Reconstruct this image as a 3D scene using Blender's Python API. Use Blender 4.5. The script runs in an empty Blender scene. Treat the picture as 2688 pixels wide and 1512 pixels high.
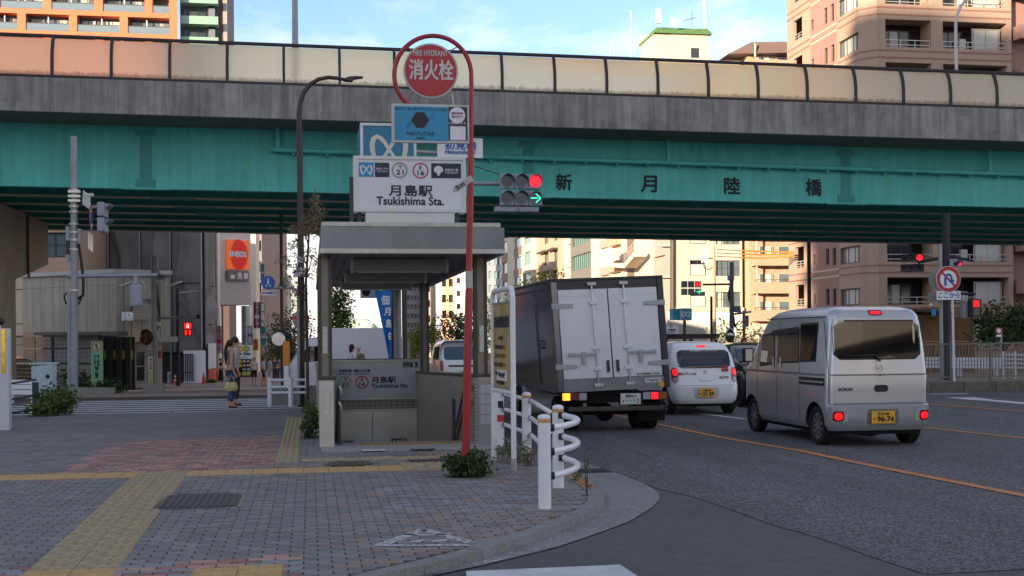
import bpy,math,random
from mathutils import Vector,Matrix
random.seed(11)
V = Vector
LW = dict(world=False)
LS = dict(world=False,smooth=True)
scene = bpy.context.scene
coll = scene.collection
R = math.radians

# ------------------------------------------------------------------ camera
W,H,F,CX,HY,CH = 2688,1512,3200.0,1344.0,886.0,1.57
YAW,ROLL = R(9.39),R(-0.45)
cd = bpy.data.cameras.new('camera')
cd.sensor_width = 36
cd.lens = 36 * F / W
cd.shift_y = (HY - H / 2) / W
cd.clip_end = 3000
cam = bpy.data.objects.new('camera',cd)
coll.objects.link(cam)
CM = Matrix.Rotation(-YAW,3,'Z') @ Matrix.Rotation(R(90),3,'X') @ Matrix.Rotation(ROLL,3,'Z')
cam.matrix_world = Matrix.Translation((0,0,CH)) @ CM.to_4x4()
scene.camera = cam

# ------------------------------------------------------------------ light
SUN_AZ,SUN_EL = R(50),R(9)          # from behind and to the side of the viewer
sdir = V((-math.sin(SUN_AZ) * math.cos(SUN_EL),-math.cos(SUN_AZ) * math.cos(SUN_EL),math.sin(SUN_EL)))
sl = bpy.data.lights.new('sun','SUN')
sl.energy = 1.9
sl.angle = R(0.55)
sl.color = (1.0,0.80,0.58)
so = bpy.data.objects.new('sun',sl)
coll.objects.link(so)
so.rotation_euler = sdir.to_track_quat('Z','Y').to_euler()
so.location = (-40,-40,60)
wd = bpy.data.worlds.new('World')
scene.world = wd
wd.use_nodes = True
nt = wd.node_tree
nt.nodes.clear()
def wn(t,**k):
 n = nt.nodes.new(t)
 for a,b in k.items():
  setattr(n,a,b)
 return n
sky = wn('ShaderNodeTexSky',sky_type='NISHITA',sun_disc=False,sun_elevation=SUN_EL,altitude=0,air_density=1.0,dust_density=0.1,ozone_density=2.6)
sky.sun_rotation = math.atan2(sdir.x,sdir.y)
tc = wn('ShaderNodeTexCoord')
mp = wn('ShaderNodeMapping')
mp.inputs['Scale'].default_value = (1.0,1.0,2.6)
mp.inputs['Location'].default_value = (0.35,0.1,0.2)
nz = wn('ShaderNodeTexNoise')
nz.inputs['Scale'].default_value = 3.4
nz.inputs['Detail'].default_value = 9
nz.inputs['Roughness'].default_value = 0.58
nz.inputs['Distortion'].default_value = 0.25
cr = wn('ShaderNodeValToRGB')
cr.color_ramp.elements[0].position = 0.40
cr.color_ramp.elements[1].position = 0.63
cr.color_ramp.elements[1].color = (0.93,0.93,0.93,1)
cl = wn('ShaderNodeMix',data_type='RGBA')
bw = wn('ShaderNodeRGBToBW')                          # clouds take their brightness from the sky around them
sc_ = wn('ShaderNodeMix',data_type='RGBA',blend_type='ADD')
sc_.inputs[0].default_value = 0.5
sc_.inputs[6].default_value = (0.42,0.40,0.40,1)
bg = wn('ShaderNodeBackground')
bg.inputs['Strength'].default_value = 0.15
wo = wn('ShaderNodeOutputWorld')
L = nt.links.new
L(tc.outputs['Generated'],mp.inputs['Vector'])
L(mp.outputs[0],nz.inputs['Vector'])
L(nz.outputs['Fac'],cr.inputs[0])
L(cr.outputs[0],cl.inputs[0])
tn = wn('ShaderNodeMix',data_type='RGBA',blend_type='MULTIPLY')
tn.inputs[0].default_value = 1.0
tn.inputs[7].default_value = (0.42,0.378,0.41,1)
L(sky.outputs[0],tn.inputs[6])
L(tn.outputs[2],cl.inputs[6])
L(sky.outputs[0],bw.inputs[0])
ct = wn('ShaderNodeMix',data_type='RGBA',blend_type='MULTIPLY')
ct.inputs[0].default_value = 1.0
ct.inputs[7].default_value = (1.14,1.0,0.88,1)     # evening light on the clouds
L(bw.outputs[0],ct.inputs[6])
sz = wn('ShaderNodeSeparateXYZ')
L(tc.outputs['Generated'],sz.inputs[0])
hz = wn('ShaderNodeMapRange',interpolation_type='SMOOTHSTEP')
hz.inputs['From Min'].default_value = 0.0
hz.inputs['From Max'].default_value = 0.26
hz.inputs['To Min'].default_value = 0.88
hz.inputs['To Max'].default_value = 0.0
L(sz.outputs['Z'],hz.inputs['Value'])
hm = wn('ShaderNodeMix',data_type='RGBA')            # pale city haze all round the horizon
ha = wn('ShaderNodeMix',data_type='RGBA',blend_type='ADD')
ha.inputs[0].default_value = 0.2
ha.inputs[6].default_value = (0.28,0.33,0.42,1)
L(ct.outputs[2],ha.inputs[7])
L(ha.outputs[2],hm.inputs[7])
L(hz.outputs[0],hm.inputs[0])
L(cl.outputs[2],hm.inputs[6])
L(ct.outputs[2],sc_.inputs[7])
L(sc_.outputs[2],cl.inputs[7])
L(hm.outputs[2],bg.inputs[0])
L(bg.outputs[0],wo.inputs[0])
vs = scene.view_settings
vs.view_transform = 'Standard'
vs.look = 'None'
vs.exposure = 2.55
vs.gamma = 1.0
vs.use_curve_mapping = False
scene.cycles.use_denoising = True
scene.cycles.max_bounces = 6
scene.cycles.diffuse_bounces = 4
scene.cycles.glossy_bounces = 3
scene.cycles.transparent_max_bounces = 10
scene.cycles.sample_clamp_indirect = 6

# ------------------------------------------------------------------ pixel <-> world
def ray(px,py):
 return CM @ V(((px - CX) / F,-(py - HY) / F,-1.0))
C0 = V((0,0,CH))
def P(px,py,Z):
 return C0 + ray(px,py) * Z
def zg(Y):                                   # the ground falls away beyond the crossing
 if Y < 36: return 0.0
 if Y < 72: return -1.2 * (Y - 36) / 36
 return -1.2 - 0.4 * min(1,(Y - 72) / 60)
def G(px,py,dz=0.0):
 d = ray(px,py)
 t = (dz - CH) / d.z
 for _ in range(40):
  t = (zg((C0 + d * t).y) + dz - CH) / d.z
 return C0 + d * t
def PY(px,py,Y):
 d = ray(px,py)
 return C0 + d * (Y / d.y)
def PX(px,py,X):
 d = ray(px,py)
 return C0 + d * (X / d.x)
def gz(px,Z,dz=0.0):                       # ground point below image column px at depth Z
 p = P(px,HY,Z)
 return V((p.x,p.y,zg(p.y) + dz))
ROAD = -0.07

# ------------------------------------------------------------------ materials
def c(r,g,b):
 return tuple(((x / 255) / 12.92 if x <= 10 else ((x / 255 + 0.055) / 1.055) ** 2.4) for x in (r,g,b))
MATS = {}
def mat(name,col,rough=0.6,metal=0.0,var=0.0,vs=3.0,bump=0.0,bs=60.0,emit=0.0,ecol=None,coat=0.0,spec=0.5,streak=0.0,col2=None,stretch=(1,1,1),rvar=0.0,detail=6):
 if name in MATS: return MATS[name]
 m = bpy.data.materials.new(name)
 m.use_nodes = True
 t = m.node_tree
 b = t.nodes['Principled BSDF']
 b.inputs['Base Color'].default_value = (*col,1)
 b.inputs['Roughness'].default_value = rough
 b.inputs['Metallic'].default_value = metal
 b.inputs['Specular IOR Level'].default_value = spec
 if coat:
  b.inputs['Coat Weight'].default_value = coat
  b.inputs['Coat Roughness'].default_value = 0.06
 if emit:
  b.inputs['Emission Color'].default_value = (*(ecol or col),1)
  b.inputs['Emission Strength'].default_value = emit
 def N(k): return t.nodes.new(k)
 lk = t.links.new
 if var or streak or bump or rvar:
  co = N('ShaderNodeTexCoord')
  mpn = N('ShaderNodeMapping')
  mpn.inputs['Scale'].default_value = stretch
  lk(co.outputs['Object'],mpn.inputs[0])
 src = None
 if var or rvar:
  n = N('ShaderNodeTexNoise')
  n.inputs['Scale'].default_value = vs
  n.inputs['Detail'].default_value = detail
  n.inputs['Roughness'].default_value = 0.62
  lk(mpn.outputs[0],n.inputs['Vector'])
  if var:
   ramp = N('ShaderNodeValToRGB')
   ramp.color_ramp.elements[0].position = 0.28
   ramp.color_ramp.elements[1].position = 0.74
   a = col2 or tuple(x * (1 - var) for x in col)
   z = tuple(min(1,x * (1 + var * 0.7)) for x in col)
   ramp.color_ramp.elements[0].color = (*a,1)
   ramp.color_ramp.elements[1].color = (*z,1)
   lk(n.outputs['Fac'],ramp.inputs[0])
   src = ramp.outputs[0]
  if rvar:
   mr = N('ShaderNodeMapRange')
   mr.inputs['To Min'].default_value = max(0.02,rough - rvar)
   mr.inputs['To Max'].default_value = min(1,rough + rvar)
   lk(n.outputs['Fac'],mr.inputs['Value'])
   lk(mr.outputs[0],b.inputs['Roughness'])
 if streak:                                # rain stains running down
  m2 = N('ShaderNodeMapping')
  m2.inputs['Scale'].default_value = (3.0,3.0,0.12)
  lk(co.outputs['Object'],m2.inputs[0])
  n2 = N('ShaderNodeTexNoise')
  n2.inputs['Scale'].default_value = 1.6
  n2.inputs['Detail'].default_value = 7
  n2.inputs['Roughness'].default_value = 0.7
  lk(m2.outputs[0],n2.inputs['Vector'])
  r2 = N('ShaderNodeValToRGB')
  r2.color_ramp.elements[0].position = 0.38
  r2.color_ramp.elements[0].color = (1 - streak,1 - streak,1 - streak,1)
  r2.color_ramp.elements[1].position = 0.63
  r2.color_ramp.elements[1].color = (1,1,1,1)
  lk(n2.outputs['Fac'],r2.inputs[0])
  mx = N('ShaderNodeMix')
  mx.data_type = 'RGBA'
  mx.blend_type = 'MULTIPLY'
  mx.inputs[0].default_value = 1
  if src: lk(src,mx.inputs[6])
  else: mx.inputs[6].default_value = (*col,1)
  lk(r2.outputs[0],mx.inputs[7])
  src = mx.outputs[2]
 if src: lk(src,b.inputs['Base Color'])
 if bump:
  n3 = N('ShaderNodeTexNoise')
  n3.inputs['Scale'].default_value = bs
  n3.inputs['Detail'].default_value = 4
  lk(mpn.outputs[0],n3.inputs['Vector'])
  bp = N('ShaderNodeBump')
  bp.inputs['Strength'].default_value = bump
  bp.inputs['Distance'].default_value = 0.02
  lk(n3.outputs['Fac'],bp.inputs['Height'])
  lk(bp.outputs[0],b.inputs['Normal'])
 MATS[name] = m
 return m

# ------------------------------------------------------------------ mesh builder
XF = {}                                       # world matrices of things and parts
class MB:
 def __init__(s):
  s.v = []; s.f = []; s.m = []
 def poly(s,pts,mi=0):
  n = len(s.v)
  s.v += [tuple(p) for p in pts]
  s.f.append(tuple(range(n,n + len(pts)))); s.m.append(mi)
  return s
 def hexa(s,p,mi=0):                     # p: 8 points, bottom 4 then top 4
  n = len(s.v)
  s.v += [tuple(q) for q in p]
  for a in ((3,2,1,0),(4,5,6,7),(0,1,5,4),(1,2,6,5),(2,3,7,6),(3,0,4,7)):
   s.f.append(tuple(n + i for i in a)); s.m.append(mi)
  return s
 def box(s,x0,x1,y0,y1,z0,z1,mi=0):
  return s.hexa([(x0,y0,z0),(x1,y0,z0),(x1,y1,z0),(x0,y1,z0),(x0,y0,z1),(x1,y0,z1),(x1,y1,z1),(x0,y1,z1)],mi)
 def obox(s,o,ex,ey,ez,mi=0):         # corner o, edges ex ey ez
  o,ex,ey,ez = V(o),V(ex),V(ey),V(ez)
  return s.hexa([o,o + ex,o + ex + ey,o + ey,o + ez,o + ex + ez,o + ex + ey + ez,o + ey + ez],mi)
 def beam(s,a,b,w,h,up=(0,0,1),mi=0):
  a,b = V(a),V(b)
  d = (b - a).normalized()
  u = V(up)
  if abs(d.dot(u)) > 0.98: u = V((0,1,0))
  sx = d.cross(u).normalized(); uz = sx.cross(d)
  return s.hexa([a - sx * w / 2 - uz * h / 2,a + sx * w / 2 - uz * h / 2,b + sx * w / 2 - uz * h / 2,b - sx * w / 2 - uz * h / 2,
                       a - sx * w / 2 + uz * h / 2,a + sx * w / 2 + uz * h / 2,b + sx * w / 2 + uz * h / 2,b - sx * w / 2 + uz * h / 2],mi)
 def tube(s,pts,r,n=8,caps=True,mi=0):
  pts = [V(p) for p in pts]
  rs = r if isinstance(r,(list,tuple)) else [r] * len(pts)
  base = len(s.v)
  prev = None
  for i,p in enumerate(pts):
   if i == 0: d = pts[1] - p
   elif i == len(pts) - 1: d = p - pts[i - 1]
   else: d = (pts[i + 1] - p).normalized() + (p - pts[i - 1]).normalized()
   d = d.normalized() if d.length else V((0,0,1))
   if prev is None:
    u = V((0,0,1)) if abs(d.z) < 0.9 else V((1,0,0))
    u = (u - d * u.dot(d)).normalized()
   else:
    u = prev - d * prev.dot(d)
    u = u.normalized() if u.length > 1e-6 else V((1,0,0))
   prev = u
   w = d.cross(u)
   for k in range(n):
    a = 2 * math.pi * k / n
    s.v.append(tuple(p + (u * math.cos(a) + w * math.sin(a)) * rs[i]))
  for i in range(len(pts) - 1):
   for k in range(n):
    a = base + i * n + k; b2 = base + i * n + (k + 1) % n
    s.f.append((a,b2,b2 + n,a + n)); s.m.append(mi)
  if caps:
   s.f.append(tuple(base + k for k in reversed(range(n)))); s.m.append(mi)
   e = base + (len(pts) - 1) * n
   s.f.append(tuple(e + k for k in range(n))); s.m.append(mi)
  return s
 def cyl(s,a,b,r,n=12,r1=None,mi=0):
  return s.tube([a,b],[r,r if r1 is None else r1],n,True,mi)
 def prism(s,pts,d,mi=0):               # polygon pts extruded by vector d
  d = V(d); pts = [V(p) for p in pts]; n = len(s.v); k = len(pts)
  s.v += [tuple(p) for p in pts] + [tuple(p + d) for p in pts]
  s.f.append(tuple(range(n + k - 1,n - 1,-1))); s.m.append(mi)
  s.f.append(tuple(range(n + k,n + 2 * k))); s.m.append(mi)
  for i in range(k):
   j = (i + 1) % k
   s.f.append((n + i,n + j,n + k + j,n + k + i)); s.m.append(mi)
  return s
 def grid(s,rows,mi=0,closed=False):    # rows of equal numbers of points
  n = len(s.v); k = len(rows[0])
  for r in rows: s.v += [tuple(p) for p in r]
  for i in range(len(rows) - 1):
   for j in range(k if closed else k - 1):
    j2 = (j + 1) % k
    s.f.append((n + i * k + j,n + i * k + j2,n + (i + 1) * k + j2,n + (i + 1) * k + j)); s.m.append(mi)
  return s
 def disc(s,cen,u,v,r,n=24,d=None,mi=0,ry=None):
  cen,u,v = V(cen),V(u),V(v)
  pts = [cen + u * r * math.cos(2 * math.pi * i / n) + v * (ry or r) * math.sin(2 * math.pi * i / n) for i in range(n)]
  return s.prism(pts,d,mi) if d is not None else s.poly(pts,mi)
 def ring(s,cen,u,v,r0,r1,n=28,mi=0,a0=0,a1=2 * math.pi):
  cen,u,v = V(cen),V(u),V(v)
  rows = []
  for i in range(n + 1):
   a = a0 + (a1 - a0) * i / n
   e = u * math.cos(a) + v * math.sin(a)
   rows.append([cen + e * r0,cen + e * r1])
  return s.grid(rows,mi)
 def ball(s,cen,r,n=10,m=7,mi=0,sc=(1,1,1)):
  cen = V(cen); rows = []
  for i in range(m + 1):
   a = math.pi * i / m
   rr = max(math.sin(a),0.001)
   rows.append([cen + V((r * rr * math.cos(2 * math.pi * j / n) * sc[0],r * rr * math.sin(2 * math.pi * j / n) * sc[1],r * math.cos(a) * sc[2])) for j in range(n)])
  return s.grid(rows[::-1],mi,True)
 def mesh(s,name,mats,inv=None,smooth=False):
  me = bpy.data.meshes.new(name)
  vv = s.v if inv is None else [tuple(inv @ V(p)) for p in s.v]
  me.from_pydata(vv,[],s.f)
  if not isinstance(mats,(list,tuple)): mats = [mats]
  for m in mats: me.materials.append(m)
  if len(mats) > 1: me.polygons.foreach_set('material_index',s.m)
  if smooth: me.polygons.foreach_set('use_smooth',[True] * len(s.f))
  me.update()
  return me
 def build(s,name,mats,parent=None,world=True,smooth=False,bevel=0.0,auto=None):
  M = XF.get(parent.name) if parent else None
  inv = M.inverted() if (M is not None and world) else None
  me = s.mesh(name,mats,inv,smooth or bool(auto))
  o = bpy.data.objects.new(name,me)
  coll.objects.link(o)
  if parent:
   o.parent = parent
   XF[o.name] = M
  else:
   XF[o.name] = Matrix.Identity(4)
  if bevel:
   b = o.modifiers.new('bevel','BEVEL'); b.width = bevel; b.segments = 2; b.limit_method = 'ANGLE'
  if auto and not bevel:
   me.set_sharp_from_angle(angle=R(auto))
  return o
def tag(o,label=None,cat=None,group=None,kind=None):
 if label: o['label'] = label
 if cat: o['category'] = cat
 if group: o['group'] = group
 if kind: o['kind'] = kind
 return o
def thing(name,label,cat,loc=(0,0,0),rz=0.0,group=None):
 o = bpy.data.objects.new(name,None)
 coll.objects.link(o)
 o.empty_display_size = 0.2
 o.location = loc
 o.rotation_euler = (0,0,rz)
 XF[o.name] = Matrix.Translation(loc) @ Matrix.Rotation(rz,4,'Z')
 return tag(o,label,cat,group)
def struct(o): return tag(o,kind='structure')
def clone(o,loc,rz=0.0,label=None,parent=None,top=True):
 n = o.copy(); coll.objects.link(n)
 if top:
  n.location = loc; n.rotation_euler = (0,0,rz)
  if label: n['label'] = label
  XF[n.name] = Matrix.Translation(loc) @ Matrix.Rotation(rz,4,'Z')
 else:
  n.parent = parent
 for ch in [x for x in bpy.data.objects if x.parent == o]:
  clone(ch,None,parent=n,top=False)
 return n

# ------------------------------------------------------------------ lettering
TCACHE = {}
def text_geo(s,bold):
 k = (s,bold)
 if k in TCACHE: return TCACHE[k]
 cu = bpy.data.curves.new('lettering','FONT')
 cu.body = s; cu.size = 1.0; cu.offset = bold; cu.resolution_u = 3; cu.fill_mode = 'BOTH'; cu.space_line = 1.0
 ob = bpy.data.objects.new('lettering',cu)
 me = bpy.data.meshes.new_from_object(ob)
 vs_ = [v.co.copy() for v in me.vertices]
 fs = [tuple(p.vertices) for p in me.polygons]
 bpy.data.objects.remove(ob); bpy.data.curves.remove(cu); bpy.data.meshes.remove(me)
 if not vs_: vs_ = [V((0,0,0)),V((1,0,0)),V((1,1,0))]; fs = [(0,1,2)]
 x0 = min(v.x for v in vs_); x1 = max(v.x for v in vs_); y0 = min(v.y for v in vs_); y1 = max(v.y for v in vs_)
 TCACHE[k] = (vs_,fs,x0,x1,y0,y1)
 return TCACHE[k]
def letters(mb,s,cen,u,v,w=None,h=None,bold=0.0,mi=0):
 """fit text s into a box of width w and height h centred on cen, u to the right and v up"""
 vs_,fs,x0,x1,y0,y1 = text_geo(s,0.0)
 cen,u,v = V(cen),V(u).normalized(),V(v).normalized()
 sx = w / max(x1 - x0,1e-6) if w else None
 sy = h / max(y1 - y0,1e-6) if h else None
 sx = sx or sy; sy = sy or sx
 nn = u.cross(v)
 sh = [(0,0)] if not bold else [(0,0),(1,0),(-1,0),(0,1),(0,-1),(.7,.7),(-.7,.7)]
 for k,(a,b) in enumerate(sh):           # heavier type: the thin face struck several times, a hair apart
  n = len(mb.v)
  for p in vs_:
   mb.v.append(tuple(cen + u * ((p.x - (x0 + x1) / 2) * sx + a * bold * sy) + v * ((p.y - (y0 + y1) / 2) * sy + b * bold * sy) + nn * k * .0005))
  for f in fs:
   mb.f.append(tuple(n + i for i in f)); mb.m.append(mi)
 return mb

# ------------------------------------------------------------------ vertical planes traced through the picture
class Plane:
 def __init__(s,A,B):                    # A to the left, B to the right as seen
  s.A = V((A[0],A[1],0)); s.B = V((B[0],B[1],0))
  s.len = (s.B - s.A).length
  s.u = (s.B - s.A).normalized()
  s.n = V((s.u.y,-s.u.x,0))           # towards the viewer
 def hit(s,px,py):
  d = ray(px,py)
  t = (s.A - C0).dot(s.n) / d.dot(s.n)
  p = C0 + d * t
  return (p - s.A).dot(s.u),p.z
 def p(s,u,z,d=0.0):
  q = s.A + s.u * u + s.n * d
  return V((q.x,q.y,z))
 def at(s,px,py,d=0.0):
  u,z = s.hit(px,py)
  return s.p(u,z,d)
 def box(s,mb,u0,u1,z0,z1,d0,d1,mi=0):
  return mb.hexa([s.p(u0,z0,d1),s.p(u1,z0,d1),s.p(u1,z0,d0),s.p(u0,z0,d0),s.p(u0,z1,d1),s.p(u1,z1,d1),s.p(u1,z1,d0),s.p(u0,z1,d0)],mi)
 def rect(s,x0,y0,x1,y1):              # pixel rectangle -> u0,u1,z0,z1 (measured at its middle)
  u0,_ = s.hit(x0,(y0 + y1) / 2); u1,_ = s.hit(x1,(y0 + y1) / 2)
  _,z1 = s.hit((x0 + x1) / 2,y0); _,z0 = s.hit((x0 + x1) / 2,y1)
  return u0,u1,z0,z1
 def wall(s,mb,U0,U1,Z0,Z1,holes=(),reveal=0.2,mi=0,mi2=None):
  us = sorted({U0,U1} | {min(max(h[i],U0),U1) for h in holes for i in (0,1)})
  zs = sorted({Z0,Z1} | {min(max(h[i],Z0),Z1) for h in holes for i in (2,3)})
  for a,b in zip(us,us[1:]):
   for d,e in zip(zs,zs[1:]):
    m_,k_ = (a + b) / 2,(d + e) / 2
    if any(h[0] < m_ < h[1] and h[2] < k_ < h[3] for h in holes): continue
    mb.poly([s.p(a,d),s.p(b,d),s.p(b,e),s.p(a,e)],mi)
  for a,b,d,e in holes:
   a,b,d,e = max(a,U0),min(b,U1),max(d,Z0),min(e,Z1)
   if b <= a or e <= d: continue
   r = -reveal
   q = mi if mi2 is None else mi2
   mb.poly([s.p(a,d),s.p(a,e),s.p(a,e,r),s.p(a,d,r)],q)
   mb.poly([s.p(b,e),s.p(b,d),s.p(b,d,r),s.p(b,e,r)],q)
   mb.poly([s.p(a,e),s.p(b,e),s.p(b,e,r),s.p(a,e,r)],q)
   mb.poly([s.p(b,d),s.p(a,d),s.p(a,d,r),s.p(b,d,r)],q)
  return mb
def window(root,pl,h,d,fm,gm,bars=1,fw=0.06,rails=0,curtain=None):
 """a framed window in the opening h at depth d; pane and curtain are its sub-parts"""
 a,b,z0,z1 = h
 mb = MB()
 pl.box(mb,a,a + fw,z0,z1,d,d + 0.07); pl.box(mb,b - fw,b,z0,z1,d,d + 0.07)
 pl.box(mb,a + fw,b - fw,z0,z0 + fw,d,d + 0.07); pl.box(mb,a + fw,b - fw,z1 - fw,z1,d,d + 0.07)
 for i in range(bars):
  u = a + (b - a) * (i + 1) / (bars + 1)
  pl.box(mb,u - fw * 0.5,u + fw * 0.5,z0 + fw,z1 - fw,d,d + 0.06)
 for i in range(rails):
  z = z0 + (z1 - z0) * (i + 1) / (rails + 1)
  pl.box(mb,a + fw,b - fw,z - fw * 0.4,z + fw * 0.4,d,d + 0.05)
 w = mb.build('window',fm,root)
 g = MB().poly([pl.p(a + fw * .5,z0 + fw * .5,d + 0.02),pl.p(b - fw * .5,z0 + fw * .5,d + 0.02),pl.p(b - fw * .5,z1 - fw * .5,d + 0.02),pl.p(a + fw * .5,z1 - fw * .5,d + 0.02)])
 g.build('pane',gm,w)
 if curtain is not None:
  q = MB(); k = 9
  f0,f1,cm = curtain
  rows = [[],[]]
  for i in range(k * 2 + 1):
   u = a + fw + (b - a - 2 * fw) * (f0 + (f1 - f0) * i / (k * 2))
   dd = d + 0.026 + (0.012 if i % 2 else 0)
   rows[0].append(pl.p(u,z0 + fw,dd)); rows[1].append(pl.p(u,z1 - fw,dd))
  q.grid(rows)
  q.build('curtain',cm,w)
 return w
# ================================================================== ground
def proj(p):
 q = CM.transposed() @ (V(p) - C0)
 if q.z > -0.1: return (-9999,-9999,-1)
 return (CX + F * q.x / -q.z,HY - F * q.y / -q.z,-q.z)
def inpoly(x,y,poly):
 r = False; j = len(poly) - 1
 for i in range(len(poly)):
  xi,yi = poly[i][0],poly[i][1]; xj,yj = poly[j][0],poly[j][1]
  if (yi > y) != (yj > y) and x < (xj - xi) * (y - yi) / (yj - yi) + xi: r = not r
  j = i
 return r
def speckle(name,base,lo,hi,scale,rough=0.85,bump=0.6,big=0.18,dist=0.006,tint=None):
 """asphalt / concrete: grains of stone in binder, broad patches of wear"""
 m = bpy.data.materials.new(name); m.use_nodes = True
 t = m.node_tree; b = t.nodes['Principled BSDF']; lk = t.links.new
 co = t.nodes.new('ShaderNodeTexCoord')
 vo = t.nodes.new('ShaderNodeTexVoronoi'); vo.inputs['Scale'].default_value = scale
 n1 = t.nodes.new('ShaderNodeTexNoise'); n1.inputs['Scale'].default_value = scale * 0.9; n1.inputs['Detail'].default_value = 3
 n2 = t.nodes.new('ShaderNodeTexNoise'); n2.inputs['Scale'].default_value = 0.45; n2.inputs['Detail'].default_value = 7; n2.inputs['Roughness'].default_value = 0.65
 n4 = t.nodes.new('ShaderNodeTexNoise'); n4.inputs['Scale'].default_value = 9; n4.inputs['Detail'].default_value = 5
 for n in (vo,n1,n2,n4): lk(co.outputs['Object'],n.inputs['Vector'])
 r1 = t.nodes.new('ShaderNodeValToRGB')
 r1.color_ramp.elements[0].position = 0.2; r1.color_ramp.elements[0].color = (*lo,1)
 r1.color_ramp.elements[1].position = 0.85; r1.color_ramp.elements[1].color = (*hi,1)
 e = r1.color_ramp.elements.new(0.5); e.color = (*base,1)
 sep = t.nodes.new('ShaderNodeSeparateColor'); lk(vo.outputs['Color'],sep.inputs[0]); lk(sep.outputs[0],r1.inputs[0])
 r2 = t.nodes.new('ShaderNodeValToRGB')
 r2.color_ramp.elements[0].position = 0.3; r2.color_ramp.elements[0].color = (1 - big,1 - big,1 - big,1)
 r2.color_ramp.elements[1].position = 0.7; r2.color_ramp.elements[1].color = (1 + big * .6,1 + big * .55,1 + big * .45,1)
 lk(n2.outputs['Fac'],r2.inputs[0])
 mx = t.nodes.new('ShaderNodeMix'); mx.data_type = 'RGBA'; mx.blend_type = 'MULTIPLY'; mx.inputs[0].default_value = 1
 lk(r1.outputs[0],mx.inputs[6]); lk(r2.outputs[0],mx.inputs[7])
 r3 = t.nodes.new('ShaderNodeValToRGB')
 r3.color_ramp.elements[0].position = 0.35; r3.color_ramp.elements[0].color = (.86,.86,.86,1)
 r3.color_ramp.elements[1].position = 0.65; r3.color_ramp.elements[1].color = (1.08,1.08,1.08,1)
 lk(n4.outputs['Fac'],r3.inputs[0])
 m3 = t.nodes.new('ShaderNodeMix'); m3.data_type = 'RGBA'; m3.blend_type = 'MULTIPLY'; m3.inputs[0].default_value = 1
 lk(mx.outputs[2],m3.inputs[6]); lk(r3.outputs[0],m3.inputs[7])
 mt = t.nodes.new('ShaderNodeMapping'); mt.inputs['Scale'].default_value = (1.1,.035,1); lk(co.outputs['Object'],mt.inputs[0])
 n5 = t.nodes.new('ShaderNodeTexNoise'); n5.inputs['Scale'].default_value = 1.0; n5.inputs['Detail'].default_value = 3; lk(mt.outputs[0],n5.inputs['Vector'])
 r5 = t.nodes.new('ShaderNodeValToRGB'); r5.color_ramp.elements[0].position = .35; r5.color_ramp.elements[0].color = (.80,.80,.81,1); r5.color_ramp.elements[1].position = .65; r5.color_ramp.elements[1].color = (1.1,1.1,1.1,1)
 lk(n5.outputs['Fac'],r5.inputs[0])
 m5 = t.nodes.new('ShaderNodeMix'); m5.data_type = 'RGBA'; m5.blend_type = 'MULTIPLY'; m5.inputs[0].default_value = 1 if scale < 100 else .4
 lk(m3.outputs[2],m5.inputs[6]); lk(r5.outputs[0],m5.inputs[7])
 lk(m5.outputs[2],b.inputs['Base Color'])
 bp = t.nodes.new('ShaderNodeBump'); bp.inputs['Strength'].default_value = bump; bp.inputs['Distance'].default_value = dist
 lk(sep.outputs[1],bp.inputs['Height']); lk(bp.outputs[0],b.inputs['Normal'])
 b.inputs['Roughness'].default_value = rough
 return m
def paint(name,col,wear=0.45,scale=14,rough=0.7):
 """road paint worn through to what lies below"""
 m = bpy.data.materials.new(name); m.use_nodes = True
 t = m.node_tree; b = t.nodes['Principled BSDF']; lk = t.links.new
 b.inputs['Roughness'].default_value = rough
 co = t.nodes.new('ShaderNodeTexCoord')
 n = t.nodes.new('ShaderNodeTexNoise'); n.inputs['Scale'].default_value = scale; n.inputs['Detail'].default_value = 9; n.inputs['Roughness'].default_value = 0.75
 lk(co.outputs['Object'],n.inputs['Vector'])
 r = t.nodes.new('ShaderNodeValToRGB')
 r.color_ramp.elements[0].position = wear - 0.04; r.color_ramp.elements[0].color = (0,0,0,1)
 r.color_ramp.elements[1].position = wear + 0.04
 lk(n.outputs['Fac'],r.inputs[0]); lk(r.outputs[0],b.inputs['Alpha'])
 n2 = t.nodes.new('ShaderNodeTexNoise'); n2.inputs['Scale'].default_value = 3; n2.inputs['Detail'].default_value = 6
 lk(co.outputs['Object'],n2.inputs['Vector'])
 r2 = t.nodes.new('ShaderNodeValToRGB')
 r2.color_ramp.elements[0].position = .3; r2.color_ramp.elements[0].color = (*[x * .72 for x in col],1)
 r2.color_ramp.elements[1].position = .7; r2.color_ramp.elements[1].color = (*col,1)
 lk(n2.outputs['Fac'],r2.inputs[0]); lk(r2.outputs[0],b.inputs['Base Color'])
 return m
A_FINE = speckle('asphalt_fine',(.082,.082,.081),(.067,.067,.067),(.112,.112,.11),160,bump=.35,dist=.004)
A_COARSE = speckle('asphalt_coarse',(.09,.09,.09),(.03,.03,.031),(.205,.205,.205),62,bump=.9,dist=.012)
CONC = speckle('concrete_gutter',(.22,.217,.205),(.15,.149,.142),(.32,.316,.3),120,bump=.4,dist=.004)
KERBM = speckle('kerb_stone',(.225,.225,.212),(.175,.175,.165),(.29,.29,.275),150,bump=.3,dist=.003)
KERBO = mat('kerb_orange_paint',c(176,112,62),.75,var=.35,vs=9,col2=c(120,98,80))
SOIL = mat('joint_sand',c(52,50,48),.95,var=.3,vs=30)
WHITE_P = paint('white_road_paint',c(205,208,210),.36,16)
WORN_P = paint('worn_white_paint',c(195,198,200),.47,22)
ORANGE_P = paint('orange_road_paint',c(196,128,72),.30,18)

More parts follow.
